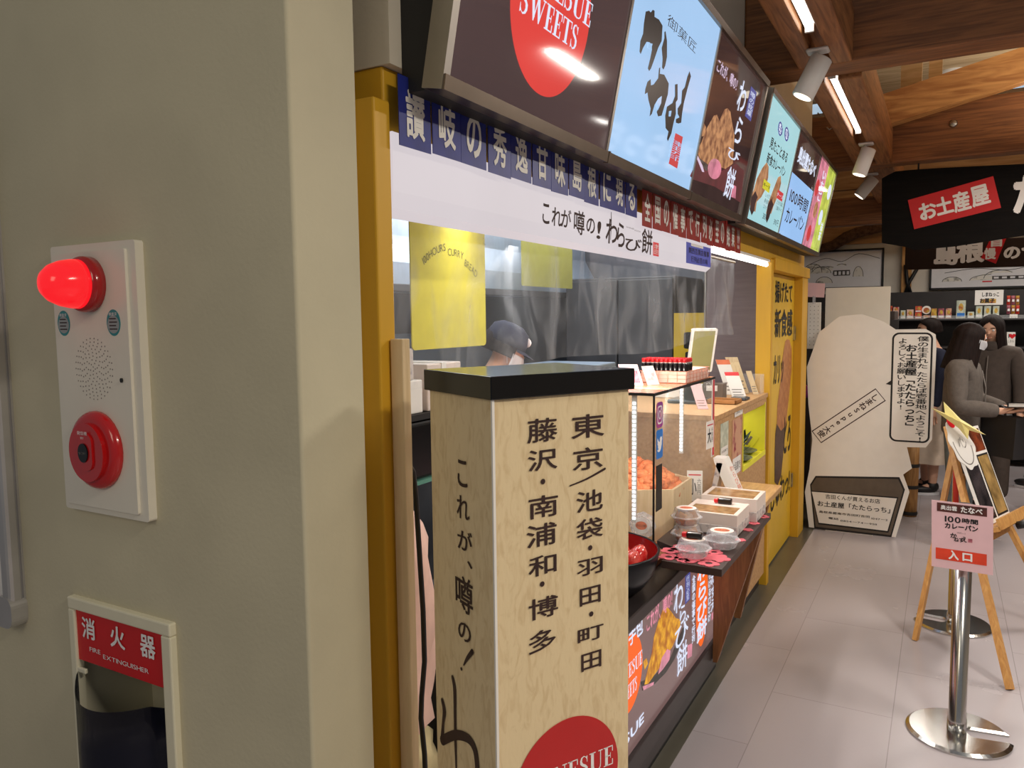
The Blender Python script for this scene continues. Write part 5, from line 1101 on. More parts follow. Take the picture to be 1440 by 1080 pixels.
# ------------------------------------------------------------------ ceiling lights, spots, hooks
for y0, y1, lb in ((2.0, 3.36, 'bright LED tube set into the timber purlin before the first cross beam'), (4.05, 5.36, 'bright LED tube set into the timber purlin between the two cross beams')):
    t = thing('strip_light', lb, 'ceiling light', (-0.505, (y0+y1)/2, 2.70), 0, 'LED tubes in the purlin'); MB('white_paint').box((-0.525, y0, 2.752), (-0.485, y1, 2.768)).build('housing', t); MB('glow_white').tube([(-0.505, y0+0.01, 2.738), (-0.505, y1-0.01, 2.738)], 0.014).build('tube', t)
    q = MB('white_paint'); q.box((-0.522, y0, 2.722), (-0.488, y0+0.012, 2.752)).box((-0.522, y1-0.012, 2.722), (-0.488, y1, 2.752)); q.build('end_cap', t)
for (x, y, zt), axd, lb in (((-0.503, 3.58, 2.722), (-0.42, -0.12, -0.9), 'white cylinder spotlight nearest, below the first cross beam'), ((-0.475, 5.55, 2.70), (-0.30, -0.1, -0.95), 'white cylinder spotlight second along the purlin'), ((-0.53, 6.75, 2.70), (-0.62, -0.1, -0.8), 'white cylinder spotlight farthest, tipped sideways beyond the second beam')):
    t = thing('spotlight', lb, 'spotlight', (x, y, zt), 0, 'white spotlights along the purlin'); d = Vector(axd).normalized()
    q = MB('white_paint'); q.box((x-0.045, y-0.035, zt-0.016), (x+0.045, y+0.035, zt), 0.008); q.build('base_plate', t)
    p0 = Vector((x, y, zt-0.016)); MB('white_paint').tube([p0, p0+Vector((-0.012, 0, -0.018)), p0+Vector((-0.008, 0, -0.035))], 0.009, 10).build('arm', t)
    c0 = p0+Vector((0.016, 0, -0.024)); c1 = c0 + d*0.172 
    MB('white_paint').tube([c0, c0+d*0.004, c1-d*0.003, c1], [0.042, 0.046, 0.046, 0.044], 24).build('barrel', t); MB('glow_spot').tube([c1+d*0.0003, c1+d*0.0012], 0.038, 24).build('lens', t)
for k, y in enumerate((4.35, 4.85, 5.25)):
    t = MB('brushed_metal').tube([(-0.622, y, 2.80), (-0.645, y, 2.80), (-0.650, y, 2.775), (-0.645, y, 2.755), (-0.662, y, 2.745), (-0.676, y, 2.762)], 0.004, 8).build('cup_hook')
    t['label'] = ('small metal cup hook nearest on the purlin side', 'small metal cup hook in the middle of the purlin side', 'small metal cup hook farthest on the purlin side')[k]; t['category'] = 'hook'; t['group'] = 'cup hooks on the purlin'
t = thing('ceiling_disc_light', 'round pale ceiling light on the roof boards above the brace', 'ceiling fitting', (0.0, 8.7, 3.86)); MB('white_paint').lathe([(0.13, 0), (0.14, 0.02), (0.14, 0.04)], (0, 8.7, 3.86), 28).build('rim', t); MB('lightbox_face').lathe([(0, -0.002), (0.11, -0.002), (0.12, 0.0)], (0, 8.7, 3.86), 28).build('glow_disc', t)  # round ceiling light, its disc glows
t = thing('sensor_cap', 'small round metal bolt cap on the face of the second cross beam', 'bolt', (0.02, 6.39, 2.92)); MB('brushed_metal').lathe([(0.0, 0.014), (0.022, 0.012), (0.028, 0.0), (0.0, 0.0)][::-1], M=Matrix.Translation((0.012, 6.40, 2.935)) @ Matrix.Rotation(R(90), 4, 'X'), seg=20).build('cap', t)

# ------------------------------------------------------------------ standee board
SF = Fr((0, 6.0, 0), X3, Z3)
T8 = lambda x, y: (1130+x/7.71, 640+y/7.71)
TB = lambda x, y: (1260+x/3.857, 440+y/3.857)
TS = lambda x, y: (1110+x/2.842, 400+y/2.842)
t = thing('standee', 'white die-cut standee board with speech bubble and address plate standing on the floor', 'standee', (-0.52, 6.0, 0))
out = SF.poly([TS(78, 985), TS(62, 830), TS(80, 740), TS(92, 620), TS(76, 480), TS(70, 330), TS(120, 190), TS(200, 128), TS(290, 118), TS(380, 150), TS(425, 180), TS(545, 178), TS(585, 200), TS(588, 250), TS(570, 620), TS(545, 652), TS(470, 650), TS(490, 735), TS(455, 760), TS(480, 830), TS(425, 1022)])
out = [(a, max(b, 0.012)) for a, b in out]
MB('standee_board').prism(out, SF, -0.006, 0.0).build('board', t)
MB('standee_board').box((-0.72, 6.006, 0.0), (-0.40, 6.22, 0.02)).build('foot', t)
m = MB('letter_black', 'standee_board', 'plate_frame')
m.flat(SF.poly([TS(83, 800), TS(105, 765), TS(440, 770), TS(462, 820), TS(408, 1010), TS(100, 975)]), SF, 0.0008, 0); m.flat(SF.poly([TS(88, 803), TS(108, 772), TS(435, 778), TS(455, 822), TS(404, 1002), TS(105, 968)]), SF, 0.0012, 2)
m.flat(SF.poly([TS(86, 824), TS(436, 850), TS(396, 992), TS(116, 958)]), SF, 0.0016, 0); m.flat(SF.poly([TS(90, 828), TS(430, 855), TS(392, 985), TS(118, 952)]), SF, 0.0020, 1)
m.build('plate_print', t, label='brown-framed white plate')
m = MB('letter_black', 'letter_grey')
ra = SF.rect(*T8(238, 440), *T8(830, 500)); hgt = 0.045
def line(s, x0, x1, yl, yr, hh, mi=0, bold=0.0):
    a = SF.uv(*T8(x0, yl)); b = SF.uv(*T8(x1, yr)); zc = (a[1]+b[1])/2; m.text(s, SF, (a[0], zc-hh/2, b[0], zc+hh/2), 0.0026, mi, bold=bold)
line('吉田くんが買えるお店', 238, 830, 452, 495, 0.034, 0, 0.01); line('お土産屋「たたらっち」', 152, 940, 530, 590, 0.042, 0, 0.02)
m.build('headline', t); m = MB('letter_black', 'letter_grey')
line('島根県雲南市吉田町吉田 1047ー2', 170, 912, 622, 690, 0.026, 0, 0.01); line('電話 0854ー74ー9511', 270, 795, 690, 740, 0.024, 0, 0.01)
m.build('address_lines', t)
m = MB('letter_black', 'standee_board')
bub = SF.rect(*TS(412, 188), *TS(560, 635)); bub = (bub[0], SF.uv(*TS(500, 632))[1], bub[2], SF.uv(*TS(500, 192))[1])
m.flat(rrect(bub[0], bub[1], bub[2], bub[3], 0.045, 8), SF, 0.0008, 0); m.flat(rrect(bub[0]+0.012, bub[1]+0.012, bub[2]-0.012, bub[3]-0.012, 0.035, 8), SF, 0.0012, 1)
m.flat(SF.poly([TS(385, 398), TS(415, 378), TS(415, 404)]), SF, 0.0009, 0)
for s_, x0, y0, x1, y1, bo in (('僕の生まれた たたらば壱番地へようこそ!', 512, 207, 545, 628, 0.015), ('お土産屋「たたらっち」', 466, 240, 503, 565, 0.03), ('よろしくお願いしますよ!', 434, 215, 465, 500, 0.015)):
    m.text(s_, SF, SF.rect(*TS(x0, y0), *TS(x1, y1)), 0.0018, 0, vertical=True, bold=bo)
m.build('speech_bubble', t, label='white speech bubble with black outline and vertical lettering')
m = MB('letter_dark', 'standee_board')
sa, sb = SF.uv(*TS(108, 610)), SF.uv(*TS(365, 440)); dd = Vector((sb[0]-sa[0], 0, sb[1]-sa[1])).normalized()
SA = Fr(SF.p(*sa), dd, Vector((-dd.z, 0, dd.x))); L_ = math.hypot(sb[0]-sa[0], sb[1]-sa[1])
m.flat([(0, -0.055), (L_, -0.055), (L_, 0.055), (0, 0.055)], SA, 0.0008, 0); m.flat([(0.005, -0.048), (L_-0.005, -0.048), (L_-0.005, 0.048), (0.005, 0.048)], SA, 0.0012, 1)
SB = Fr(SF.p(*sa), Vector((dd.z, 0, -dd.x)), dd); m.text('しまねSuper大使', SB, (-0.028, 0.02, 0.028, L_-0.02), 0.0016, 0, vertical=True, bold=0.02); m.build('sash', t, label='white diagonal sash with dark border and lettering')
# ------------------------------------------------------------------ things behind the standee
t = MB('panel_beige').box((-0.80, 6.35, 0.0), (-0.352, 6.375, 1.80), 0.002).build('partition_board'); t['label'] = 'plain beige upright panel standing behind the white standee'; t['category'] = 'panel'
t = thing('notice_paper', 'pink paper notice hanging above the white perforated strip', 'notice', (-0.86, 6.2, 1.73)); q = MB('pink_paper'); q.prism([(-0.925, 1.735), (-0.79, 1.725), (-0.785, 1.83), (-0.92, 1.84)], Fr((0, 6.2, 0), X3, Z3), 0, 0.0015); q.build('sheet', t); MB('clear_plastic').box((-0.87, 6.19, 1.68), (-0.85, 6.205, 1.74)).build('clip', t)
t = thing('pegboard_strip', 'narrow white perforated strip below the pink paper', 'pegboard', (-0.855, 6.2, 0)); q = MB('white_card', 'letter_grey'); q.box((-0.905, 6.20, 1.34), (-0.81, 6.215, 1.69), 0.002)
for i in range(3):
    for j in range(11): q.flat(ell(-0.885+0.028*i, 1.37+0.029*j, 0.003, n=8), Fr((0, 6.20, 0), X3, Z3), 0.0008, 1)
q.build('plate', t); MB('brushed_metal').box((-0.865, 6.22, 0.0), (-0.845, 6.24, 1.62)).build('upright', t)
# ------------------------------------------------------------------ stanchions
def stanchion(lb, x, y, rz):
    t = thing('stanchion', lb, 'stanchion', (x, y, 0), rz, 'polished steel queue stanchions')
    M_ = Matrix.Translation((x, y, 0)) @ Matrix.Rotation(rz, 4, 'Z'); rb, sw = 0.178, 0.034
    def outl(r, grow=0.0):
        a0 = math.asin((sw-grow)/r); pts = [(r*math.cos(a), r*math.sin(a)) for a in [a0 + (2*math.pi-2*a0)*k/60 for k in range(61)]]
        pts += [(0.045-grow, -(sw-grow))] + [(0.045-grow+ -(sw-grow)*math.sin(R(180)*k/8)*0.6, -(sw-grow)*math.cos(R(180)*k/8)) for k in range(1, 8)] + [(0.045-grow, sw-grow)]
        return pts
    f0 = Fr(M_ @ Vector((0, 0, 0)), M_.to_3x3() @ X3, M_.to_3x3() @ Y3)
    q = MB('steel'); o1, o2, o3 = outl(rb), outl(rb, 0.0), outl(rb-0.012, -0.006)
    n = len(o1); V = [f0.p(a, b, 0.0) for a, b in o1] + [f0.p(a, b, 0.007) for a, b in o2] + [f0.p(a, b, 0.015) for a, b in o3]
    q._add(V, [(k*n+i, k*n+(i+1) % n, (k+1)*n+(i+1) % n, (k+1)*n+i) for k in range(2) for i in range(n)] + [tuple(range(2*n, 3*n))], 0)
    q.build('base', t)
    MB('steel').lathe([(0.033, 0.012), (0.033, 0.06), (0.030, 0.066), (0.030, 0.865), (0.0, 0.866)], M=M_ @ Matrix.Translation((-0.005, 0, 0)), seg=32).build('pole', t)
    MB('black_matte').lathe([(0.032, 0.80), (0.032, 0.885), (0.025, 0.892), (0, 0.893)], M=M_ @ Matrix.Translation((-0.005, 0, 0)), seg=28).build('belt_head', t)
    return t
stanchion('nearest steel stanchion with slotted round base holding the pink entrance sign', 0.096, 3.27, R(8))
stanchion('farther steel stanchion with red belt end behind the entrance sign', 0.088, 4.45, R(172))
t = thing('queue_belt', 'red retractable belt end hanging on the farther stanchion', 'belt', (0.07, 4.41, 0.55)); MB('belt_red').sheet(lambda i, j: (0.062+0.030*i*(1-0.3*j)+0.012*(1-j), 4.412-0.004*math.sin(i*3), 0.45+0.40*j), 4, 8).build('webbing', t); MB('black_matte').box((0.06, 4.405, 0.845), (0.10, 4.417, 0.865)).build('clip', t)
a_, b_, c_ = at(1310, 703, Y=3.215), at(1397, 713, Y=3.215), at(1310, 796, Y=3.215)
EF = Fr(c_, (b_-a_), (a_-c_)); EW, EH = (b_-a_).length, (a_-c_).length
t = thing('entrance_sign', 'pink-white paper sign with red bar reading 入口 on the nearest stanchion', 'sign', EF.p(EW/2, 0)); q = MB('pink_paper'); q.prism([(0, 0), (EW, 0), (EW, EH), (0, EH)], EF, -0.003, 0); q.build('sheet', t)
m = MB('p_maroon', 'letter_white', 'letter_black', 'sign_red', 'snack_pink')
mat('print_maroon', (92, 44, 36), 0.4, col2=(60, 30, 26), scale=30); mat('print_red', (222, 66, 36), 0.4, var=0.1, scale=20); m.mats[0] = K('print_maroon'); m.mats[3] = K('print_red')
m.rect((EW*.09, EH*.845, EW*.90, EH*.975), EF, 0.0006, 0); m.text('奥出雲', EF, (EW*.15, EH*.875, EW*.42, EH*.945), 0.0010, 1, bold=0.02).text('たなべ', EF, (EW*.48, EH*.865, EW*.83, EH*.955), 0.0010, 1, bold=0.03)
m.text('100', EF, (EW*.22, EH*.70, EW*.48, EH*.79), 0.0006, 2, bold=0.02).text('時間', EF, (EW*.50, EH*.71, EW*.76, EH*.785), 0.0006, 2, bold=0.03).text('カレーパン', EF, (EW*.22, EH*.605, EW*.76, EH*.69), 0.0006, 2, bold=0.04)
m.text('プロデュース', EF, (EW*.42, EH*.545, EW*.56, EH*.57), 0.0006, 2).text('か', EF, (EW*.31, EH*.47, EW*.42, EH*.545), 0.0006, 2, bold=0.03).text('ねす', EF, (EW*.37, EH*.42, EW*.53, EH*.49), 0.0006, 2, bold=0.03).text('え', EF, (EW*.50, EH*.43, EW*.58, EH*.51), 0.0006, 2, bold=0.03); m.rect((EW*.60, EH*.435, EW*.67, EH*.49), EF, 0.0006, 4)
m.rect((EW*.07, EH*.125, EW*.90, EH*.295), EF, 0.0006, 3); m.text('入', EF, (EW*.28, EH*.145, EW*.45, EH*.285), 0.0010, 1, bold=0.04).text('口', EF, (EW*.51, EH*.15, EW*.67, EH*.27), 0.0010, 1, bold=0.04)
m.build('sign_print', t)
MB('black_matte').box((0.075, 3.222, 0.80), (0.115, 3.246, 0.83)).build('sign_clip', t)
# ------------------------------------------------------------------ people
def skinmesh(nodes, edges, root, mname, name, parent, M_, sub=2):
    me = bpy.data.meshes.new(name); names = list(nodes)
    me.from_pydata([nodes[n][0] for n in names], [(names.index(a), names.index(b)) for a, b in edges], [])
    o = bpy.data.objects.new(name, me); COL.objects.link(o)
    md = o.modifiers.new('skin', 'SKIN'); md.use_smooth_shade = True; md.branch_smoothing = 0.3
    for i, n in enumerate(names):
        r = nodes[n][1]; r = (r, r) if not isinstance(r, tuple) else r
        me.skin_vertices[0].data[i].radius = r; me.skin_vertices[0].data[i].use_root = (n == root)
    s_ = o.modifiers.new('sub', 'SUBSURF'); s_.levels = sub; s_.render_levels = sub
    dg = bpy.context.evaluated_depsgraph_get(); m2 = bpy.data.meshes.new_from_object(o.evaluated_get(dg))
    bpy.data.objects.remove(o); bpy.data.meshes.remove(me)
    m2.name = name; m2.materials.clear(); m2.materials.append(K(mname)); m2.transform(M_)
    for p in m2.polygons: p.use_smooth = True
    o = bpy.data.objects.new(name, m2); COL.objects.link(o)
    if parent is not None: m2.transform(chain(parent).inverted()); o.parent = parent
    return o
def arm_nodes(nd, ed, sd, sh, el, wr, dirv, side, k=1.0):          # arm with palm, four fingers and a thumb
    sh, el, wr, dv = Vector(sh), Vector(el), Vector(wr), Vector(dirv).normalized(); sv = Vector(side).normalized(); dn = dv.cross(sv)
    nd['sh'+sd] = (sh, 0.052); nd['ua'+sd] = (sh.lerp(el, 0.5), 0.043); nd['el'+sd] = (el, 0.037); nd['fa'+sd] = (el.lerp(wr, 0.5), 0.033); nd['wr'+sd] = (wr, 0.024)
    nd['pm'+sd] = (wr+dv*0.05, (0.032, 0.018))
    ed += [('sh'+sd, 'ua'+sd), ('ua'+sd, 'el'+sd), ('el'+sd, 'fa'+sd), ('fa'+sd, 'wr'+sd), ('wr'+sd, 'pm'+sd)]
    for i, (off, ln) in enumerate(((-0.030, 0.055), (-0.010, 0.070), (0.010, 0.075), (0.029, 0.066))):
        b = wr+dv*0.085+sv*off; m_ = b+dv*ln*0.5-dn*0.006; e = b+dv*ln*0.85-dn*0.026
        nd['f%d' % i+sd] = (b, 0.0088); nd['g%d' % i+sd] = (m_, 0.008); nd['h%d' % i+sd] = (e, 0.0068)
        ed += [('pm'+sd, 'f%d' % i+sd), ('f%d' % i+sd, 'g%d' % i+sd), ('g%d' % i+sd, 'h%d' % i+sd)]
    t1 = wr+dv*0.045+sv*0.045-dn*0.008; t2 = wr+dv*0.078+sv*0.058-dn*0.022
    nd['t1'+sd] = (t1, 0.0095); nd['t2'+sd] = (t2, 0.008); ed += [('wr'+sd, 't1'+sd), ('t1'+sd, 't2'+sd)]
def hairmesh(parent, M_, c, rx, ry, rz_, length, opening, flare=0.0, mname='hair_dark', name='hair', band=68):
    q = MB(mname); c = Vector(c)
    def fn(i, j):
        if j < 0.5: phi = R(100)*(j/0.5); dz = 0.0
        else: phi = R(100); dz = (j-0.5)/0.5*length
        o = R(opening)*min(1, max(0, (math.degrees(phi)-band+28)/28.0))**0.8
        th = R(90) + o + (2*math.pi-2*o)*i
        k = 1 + flare*dz/max(length, 0.01) + 0.018*math.sin(th*13+1.3) + 0.012*math.sin(th*29) - 0.10*(max(0, dz/max(length, .01)-0.75))
        return M_ @ (c + Vector((rx*math.sin(phi)*math.cos(th)*k, ry*math.sin(phi)*math.sin(th)*k, rz_*math.cos(phi)-dz)))
    q.sheet(fn, 56, 22); bmesh.ops.recalc_face_normals(q.bm, faces=q.bm.faces[:]); bmesh.ops.solidify(q.bm, geom=q.bm.faces[:], thickness=0.012)
    for f in q.bm.faces: f.smooth = True
    return q.build(name, parent)
def person(label, loc, rz, h, top, arms, lower, hair, coat=None, head_turn=0.0, head_tilt=0.0, mask=False, cap=None, bulk=1.0, hem=0.82):
    t = thing('person', label, 'person', loc, rz, None); s = h/1.60
    M_ = Matrix.Translation(Vector(loc)) @ Matrix.Rotation(rz, 4, 'Z') @ Matrix.Scale(s, 4)
    nd, ed = {}, []
    nd['pelvis'] = (Vector((0, 0, .88)), (0.135, 0.105)); nd['waist'] = (Vector((0, 0, 1.04)), (0.118, 0.092)); nd['chest'] = (Vector((0, 0.0, 1.20)), (0.135, 0.100)); nd['upper'] = (Vector((0, -.005, 1.29)), (0.115, 0.075))
    nd['neck0'] = (Vector((0, 0, 1.355)), 0.053); nd['neck1'] = (Vector((0, 0.012, 1.405)), 0.047)
    H_ = Matrix.Translation((0, 0.012, 1.405)) @ Matrix.Rotation(head_turn, 4, 'Z') @ Matrix.Rotation(head_tilt, 4, 'X')
    hp = lambda *v: H_ @ Vector(v)
    nd['jaw'] = (hp(0, .022, .050), (0.052, 0.060)); nd['face'] = (hp(0, .016, .095), (0.068, 0.078)); nd['brow'] = (hp(0, .008, .140), (0.070, 0.084)); nd['crown'] = (hp(0, .002, .172), (0.050, 0.060))
    nd['nose0'] = (hp(0, .088, .100), 0.013); nd['nose1'] = (hp(0, .108, .085), 0.011)
    ed += [('pelvis', 'waist'), ('waist', 'chest'), ('chest', 'upper'), ('upper', 'neck0'), ('neck0', 'neck1'), ('neck1', 'jaw'), ('jaw', 'face'), ('face', 'brow'), ('brow', 'crown'), ('face', 'nose0'), ('nose0', 'nose1')]
    for sd, sx in (('L', -1), ('R', 1)):
        nd['ear'+sd] = (hp(sx*0.078, 0.0, .092), (0.011, 0.020)); ed.append(('face', 'ear'+sd))
        nd['hip'+sd] = (Vector((sx*0.088, 0, .80)), 0.088); nd['kn'+sd] = (Vector((sx*0.088, 0.012, .44)), 0.056); nd['cf'+sd] = (Vector((sx*0.088, -.012, .30)), 0.052); nd['an'+sd] = (Vector((sx*0.088, -0.01, .085)), 0.036); nd['to'+sd] = (Vector((sx*0.095, 0.12, .032)), (0.034, 0.026))
        ed += [('pelvis', 'hip'+sd), ('hip'+sd, 'kn'+sd), ('kn'+sd, 'cf'+sd), ('cf'+sd, 'an'+sd), ('an'+sd, 'to'+sd)]
        el, wr, dv, sv = arms[sd]; arm_nodes(nd, ed, sd, (sx*0.165, 0, 1.295), el, wr, dv, sv); ed.append(('upper', 'sh'+sd))
    body = skinmesh(nd, ed, 'pelvis', 'skin', 'body', t, M_)
    # face details
    fc = MB('hair_dark', 'letter_white')
    for sx in (-1, 1):
        e = MB('letter_white', 'letter_black'); e.blob(M_ @ hp(sx*0.030, .084, .112), 0.0095*s, 0, 2).blob(M_ @ hp(sx*0.030, .0915, .112), 0.0045*s, 1, 1); e.build('eye', t)
        fc.tube([M_ @ hp(sx*0.046, .082, .130), M_ @ hp(sx*0.030, .091, .134), M_ @ hp(sx*0.014, .092, .131)], 0.0030*s, 6)
    fc.build('eyebrows', t)
    if mask:
        q = MB('mask_white')
        def mk(i, j):
            a = R(-74+148*i); zz = 0.030+0.062*j; rr = 0.094+0.012*math.cos(R(180)*(j-.5))*max(0, math.cos(a))
            return M_ @ hp(0.082*math.sin(a)/0.96, 0.012+rr*math.cos(a), zz)
        q.sheet(mk, 16, 6); bmesh.ops.solidify(q.bm, geom=q.bm.faces[:], thickness=0.002)
        for sx in (-1, 1): q.tube([M_ @ hp(sx*0.080, .035, .085), M_ @ hp(sx*0.086, -.004, .108), M_ @ hp(sx*0.080, .030, .040)], 0.0016, 5)
        q.build('face_mask', t, label='white face mask')
    else: MB('snack_wine').tube([M_ @ hp(-0.020, .091, .052), M_ @ hp(0, .098, .050), M_ @ hp(0.020, .091, .052)], 0.0045*s, 6).build('mouth', t)
    # clothes
    cn, ce = {}, []; b_ = bulk
    cn['c0'] = (Vector((0, 0, hem)), (0.150*b_, 0.120*b_)); cn['c1'] = (Vector((0, 0, 1.0)), (0.142*b_, 0.115*b_)); cn['c2'] = (Vector((0, 0, 1.18)), (0.152*b_, 0.118*b_)); cn['c3'] = (Vector((0, -.005, 1.29)), (0.125*b_, 0.085*b_)); cn['c4'] = (Vector((0, 0.0, 1.352)), (0.072, 0.066))
    ce += [('c0', 'c1'), ('c1', 'c2'), ('c2', 'c3'), ('c3', 'c4')]
    for sd, sx in (('L', -1), ('R', 1)):
        el, wr, dv, sv = (Vector(v) for v in arms[sd]); sh = Vector((sx*0.165, 0, 1.292))
        cn['s'+sd] = (sh, 0.066*b_); cn['u'+sd] = (sh.lerp(el, .5), 0.060*b_); cn['e'+sd] = (el, 0.056*b_); cn['f'+sd] = (el.lerp(wr, .5), 0.052*b_); cn['w'+sd] = (el.lerp(wr, .95), 0.042*b_)
        ce += [('c3', 's'+sd), ('s'+sd, 'u'+sd), ('u'+sd, 'e'+sd), ('e'+sd, 'f'+sd), ('f'+sd, 'w'+sd)]
    jk = skinmesh(cn, ce, 'c1', top, 'jacket' if coat else 'top', t, M_)
    if coat:
        q = MB(top, 'grey_cloth')
        q.lathe([(0.078, -0.02), (0.088, 0.01), (0.084, 0.045), (0.074, 0.05)], M=M_ @ Matrix.Translation((0, 0.005, 1.345)) @ Matrix.Rotation(R(-8), 4, 'X'), seg=24, cap=(0, 0)); q.build('collar', t)
        MB('letter_grey').tube([M_ @ Vector((0.004, 0.118*b_+.006, z)) for z in (hem+0.02, 0.95, 1.05, 1.15)] + [M_ @ Vector((0.004, 0.100*b_, 1.27))], 0.004, 6).build('zip', t)
    if lower[0] == 'trousers':
        ln, le = {'p': (Vector((0, 0, .90)), (0.150, 0.120)), 'q': (Vector((0, 0, 1.0)), (0.135, 0.110))}, [('p', 'q')]
        for sd, sx in (('L', -1), ('R', 1)):
            for nm, z, y, r in (('a', .78, 0, .098), ('b', .45, .012, .075), ('c', .10, -.01, .066)): ln[nm+sd] = (Vector((sx*0.09, y, z)), r)
            le += [('p', 'a'+sd), ('a'+sd, 'b'+sd), ('b'+sd, 'c'+sd)]
        skinmesh(ln, le, 'p', lower[1], 'trousers', t, M_)
    else:
        q = MB(lower[1]); zb = lower[2]
        q.sheet(lambda i, j: M_ @ Vector(((0.15+0.10*(1-j)**1.1)*(1+0.05*math.sin(9*2*math.pi*i)*(1-j))*math.cos(2*math.pi*i), (0.125+0.09*(1-j)**1.1)*(1+0.05*math.sin(9*2*math.pi*i)*(1-j))*math.sin(2*math.pi*i), zb+(0.96-zb)*j)), 72, 12); q.build('skirt', t)
    for sx in (-1, 1):
        q = MB('shoe_black', 'mask_white'); fr = Fr(M_ @ Vector((sx*0.092, 0, 0)), M_.to_3x3() @ X3, M_.to_3x3() @ Y3)
        ol = [(0.030*math.cos(a)*(1.15 if math.sin(a) > 0 else 1)*1.2, 0.045+0.115*math.sin(a)) for a in [2*math.pi*k/24 for k in range(24)]]
        q.prism(ol, fr, 0.001, 0.022, 1)
        q.blob(M_ @ Vector((sx*0.092, 0.055, 0.048)), (0.040, 0.110, 0.036), 0, 3, M=M_.to_3x3().to_4x4()); q.blob(M_ @ Vector((sx*0.092, -0.01, 0.075)), (0.043, 0.055, 0.05), 0, 2, M=M_.to_3x3().to_4x4())
        q.build('shoe', t)
    Mh = M_ @ H_
    if hair: hairmesh(t, Mh, (0, -0.006, .104), 0.090*hair.get('w', 1), 0.106, 0.098, hair['len'], hair['open'], hair.get('flare', 0))
    if cap:
        q = MB('navy_cloth', 'mask_white'); q.lathe([(0.098, 0), (0.099, 0.03), (0.085, 0.075), (0.05, 0.098), (0, 0.104)], M=Mh @ Matrix.Translation((0, 0, .118)), seg=28)
        q.sheet(lambda i, j: Mh @ Vector((0.085*math.sin(R(-70+140*i)), 0.085*math.cos(R(-70+140*i))+0.07*j*math.cos(R(-70+140*i)), .122-0.018*j)), 14, 4)
        q.blob(Mh @ Vector((0.0, 0.092, .165)), (0.022, 0.010, 0.022), 1, 2); q.build('cap', t, label='dark cap with white badge')
    return t
down = {'L': ((-0.21, 0.0, 1.03), (-0.22, 0.05, 0.80), (0, .1, -1), (0, 1, 0)), 'R': ((0.21, 0.0, 1.03), (0.22, 0.05, 0.80), (0, .1, -1), (0, 1, 0))}
P2 = (0.125, 6.02, 0)
person('woman in grey fleece jacket and white mask holding a black folder, long dark hair', P2, R(-104), 1.53, 'fleece_grey',
       {'R': ((0.24, 0.03, 1.03), (0.13, 0.27, 1.005), (-.25, 1, .08), (0.9, 0.2, 0.3)), 'L': ((-0.24, 0.03, 1.04), (-0.10, 0.25, 1.00), (.3, 1, .08), (-0.9, .2, 0.3))},
       ('trousers', 'jeans_teal'), {'len': 0.24, 'open': 42, 'flare': 0.16}, coat=True, head_turn=R(30), head_tilt=R(-14), mask=True, bulk=1.16, hem=0.80)
MP2 = Matrix.Translation(P2) @ Matrix.Rotation(R(-104), 4, 'Z')
t = thing('folder', 'black folder with white page edges held out by the woman in grey fleece', 'folder', MP2 @ Vector((0.05, 0.42, 0.97)), R(-104))
MF_ = MP2 @ Matrix.Translation((0.05, 0.42, 0.985)) @ Matrix.Rotation(R(-13), 4, 'Y') @ Matrix.Rotation(R(4), 4, 'X')
MB('black_gloss').box((-0.14, -0.12, 0.016), (0.14, 0.20, 0.021), 0.002, M=MF_).box((-0.14, -0.12, -0.012), (0.14, 0.20, -0.007), 0.002, M=MF_).box((-0.14, -0.125, -0.012), (0.14, -0.118, 0.021), 0.002, M=MF_).build('cover', t)
MB('white_card').box((-0.132, -0.117, -0.007), (0.132, 0.192, 0.016), M=MF_).build('pages', t)
t = thing('shoulder_bag', 'black tote bag hanging in front of the woman in grey fleece', 'bag', MP2 @ Vector((0.0, 0.26, 0.66)), R(-104))
q = MB('bag_black'); q.prism([(-0.14, 0.66), (0.15, 0.66), (0.165, 0.93), (-0.15, 0.95)], Fr(MP2 @ Vector((0.05, 0.24, 0)), MP2.to_3x3() @ Vector((0.6, 0.8, 0)), Z3), -0.04, 0.04); q.build('bag_body', t)
BFm = Fr(MP2 @ Vector((0.05, 0.24, 0)), MP2.to_3x3() @ Vector((0.6, 0.8, 0)), Z3)
for hh_ in (-0.035, 0.035): MB('bag_black').tube([BFm.p(-0.07, 0.93, hh_), BFm.p(-0.06, 0.975, hh_*0.6), BFm.p(0.0, 0.99, 0), BFm.p(0.06, 0.975, hh_*0.6), BFm.p(0.07, 0.93, hh_)], 0.008, 8).build('handle', t)
person('person in navy top and long beige skirt seen from the side behind the speech bubble', (-0.085, 7.72, 0), R(112), 1.555, 'navy_cloth',
       {'R': ((0.21, 0.06, 1.03), (0.12, 0.24, 1.0), (-.2, 1, 0), (.3, .2, 1)), 'L': down['L']}, ('skirt', 'beige_cloth', 0.30), {'len': 0.03, 'open': 62}, head_tilt=R(-12))
person('person in brown coat with dark hair standing behind the woman in grey fleece', (0.345, 7.25, 0), R(165), 1.585, 'coat_brown', down, ('trousers', 'coat_brown'), {'len': 0.18, 'open': 34, 'flare': 0.1}, coat=True, head_tilt=R(-24), bulk=1.12, hem=0.62)
person('person in sage green sweater cut off by the right picture edge', (0.80, 8.35, 0), R(60), 1.60, 'sage_cloth', down, ('trousers', 'navy_cloth'), {'len': 0.05, 'open': 55}, bulk=1.05)
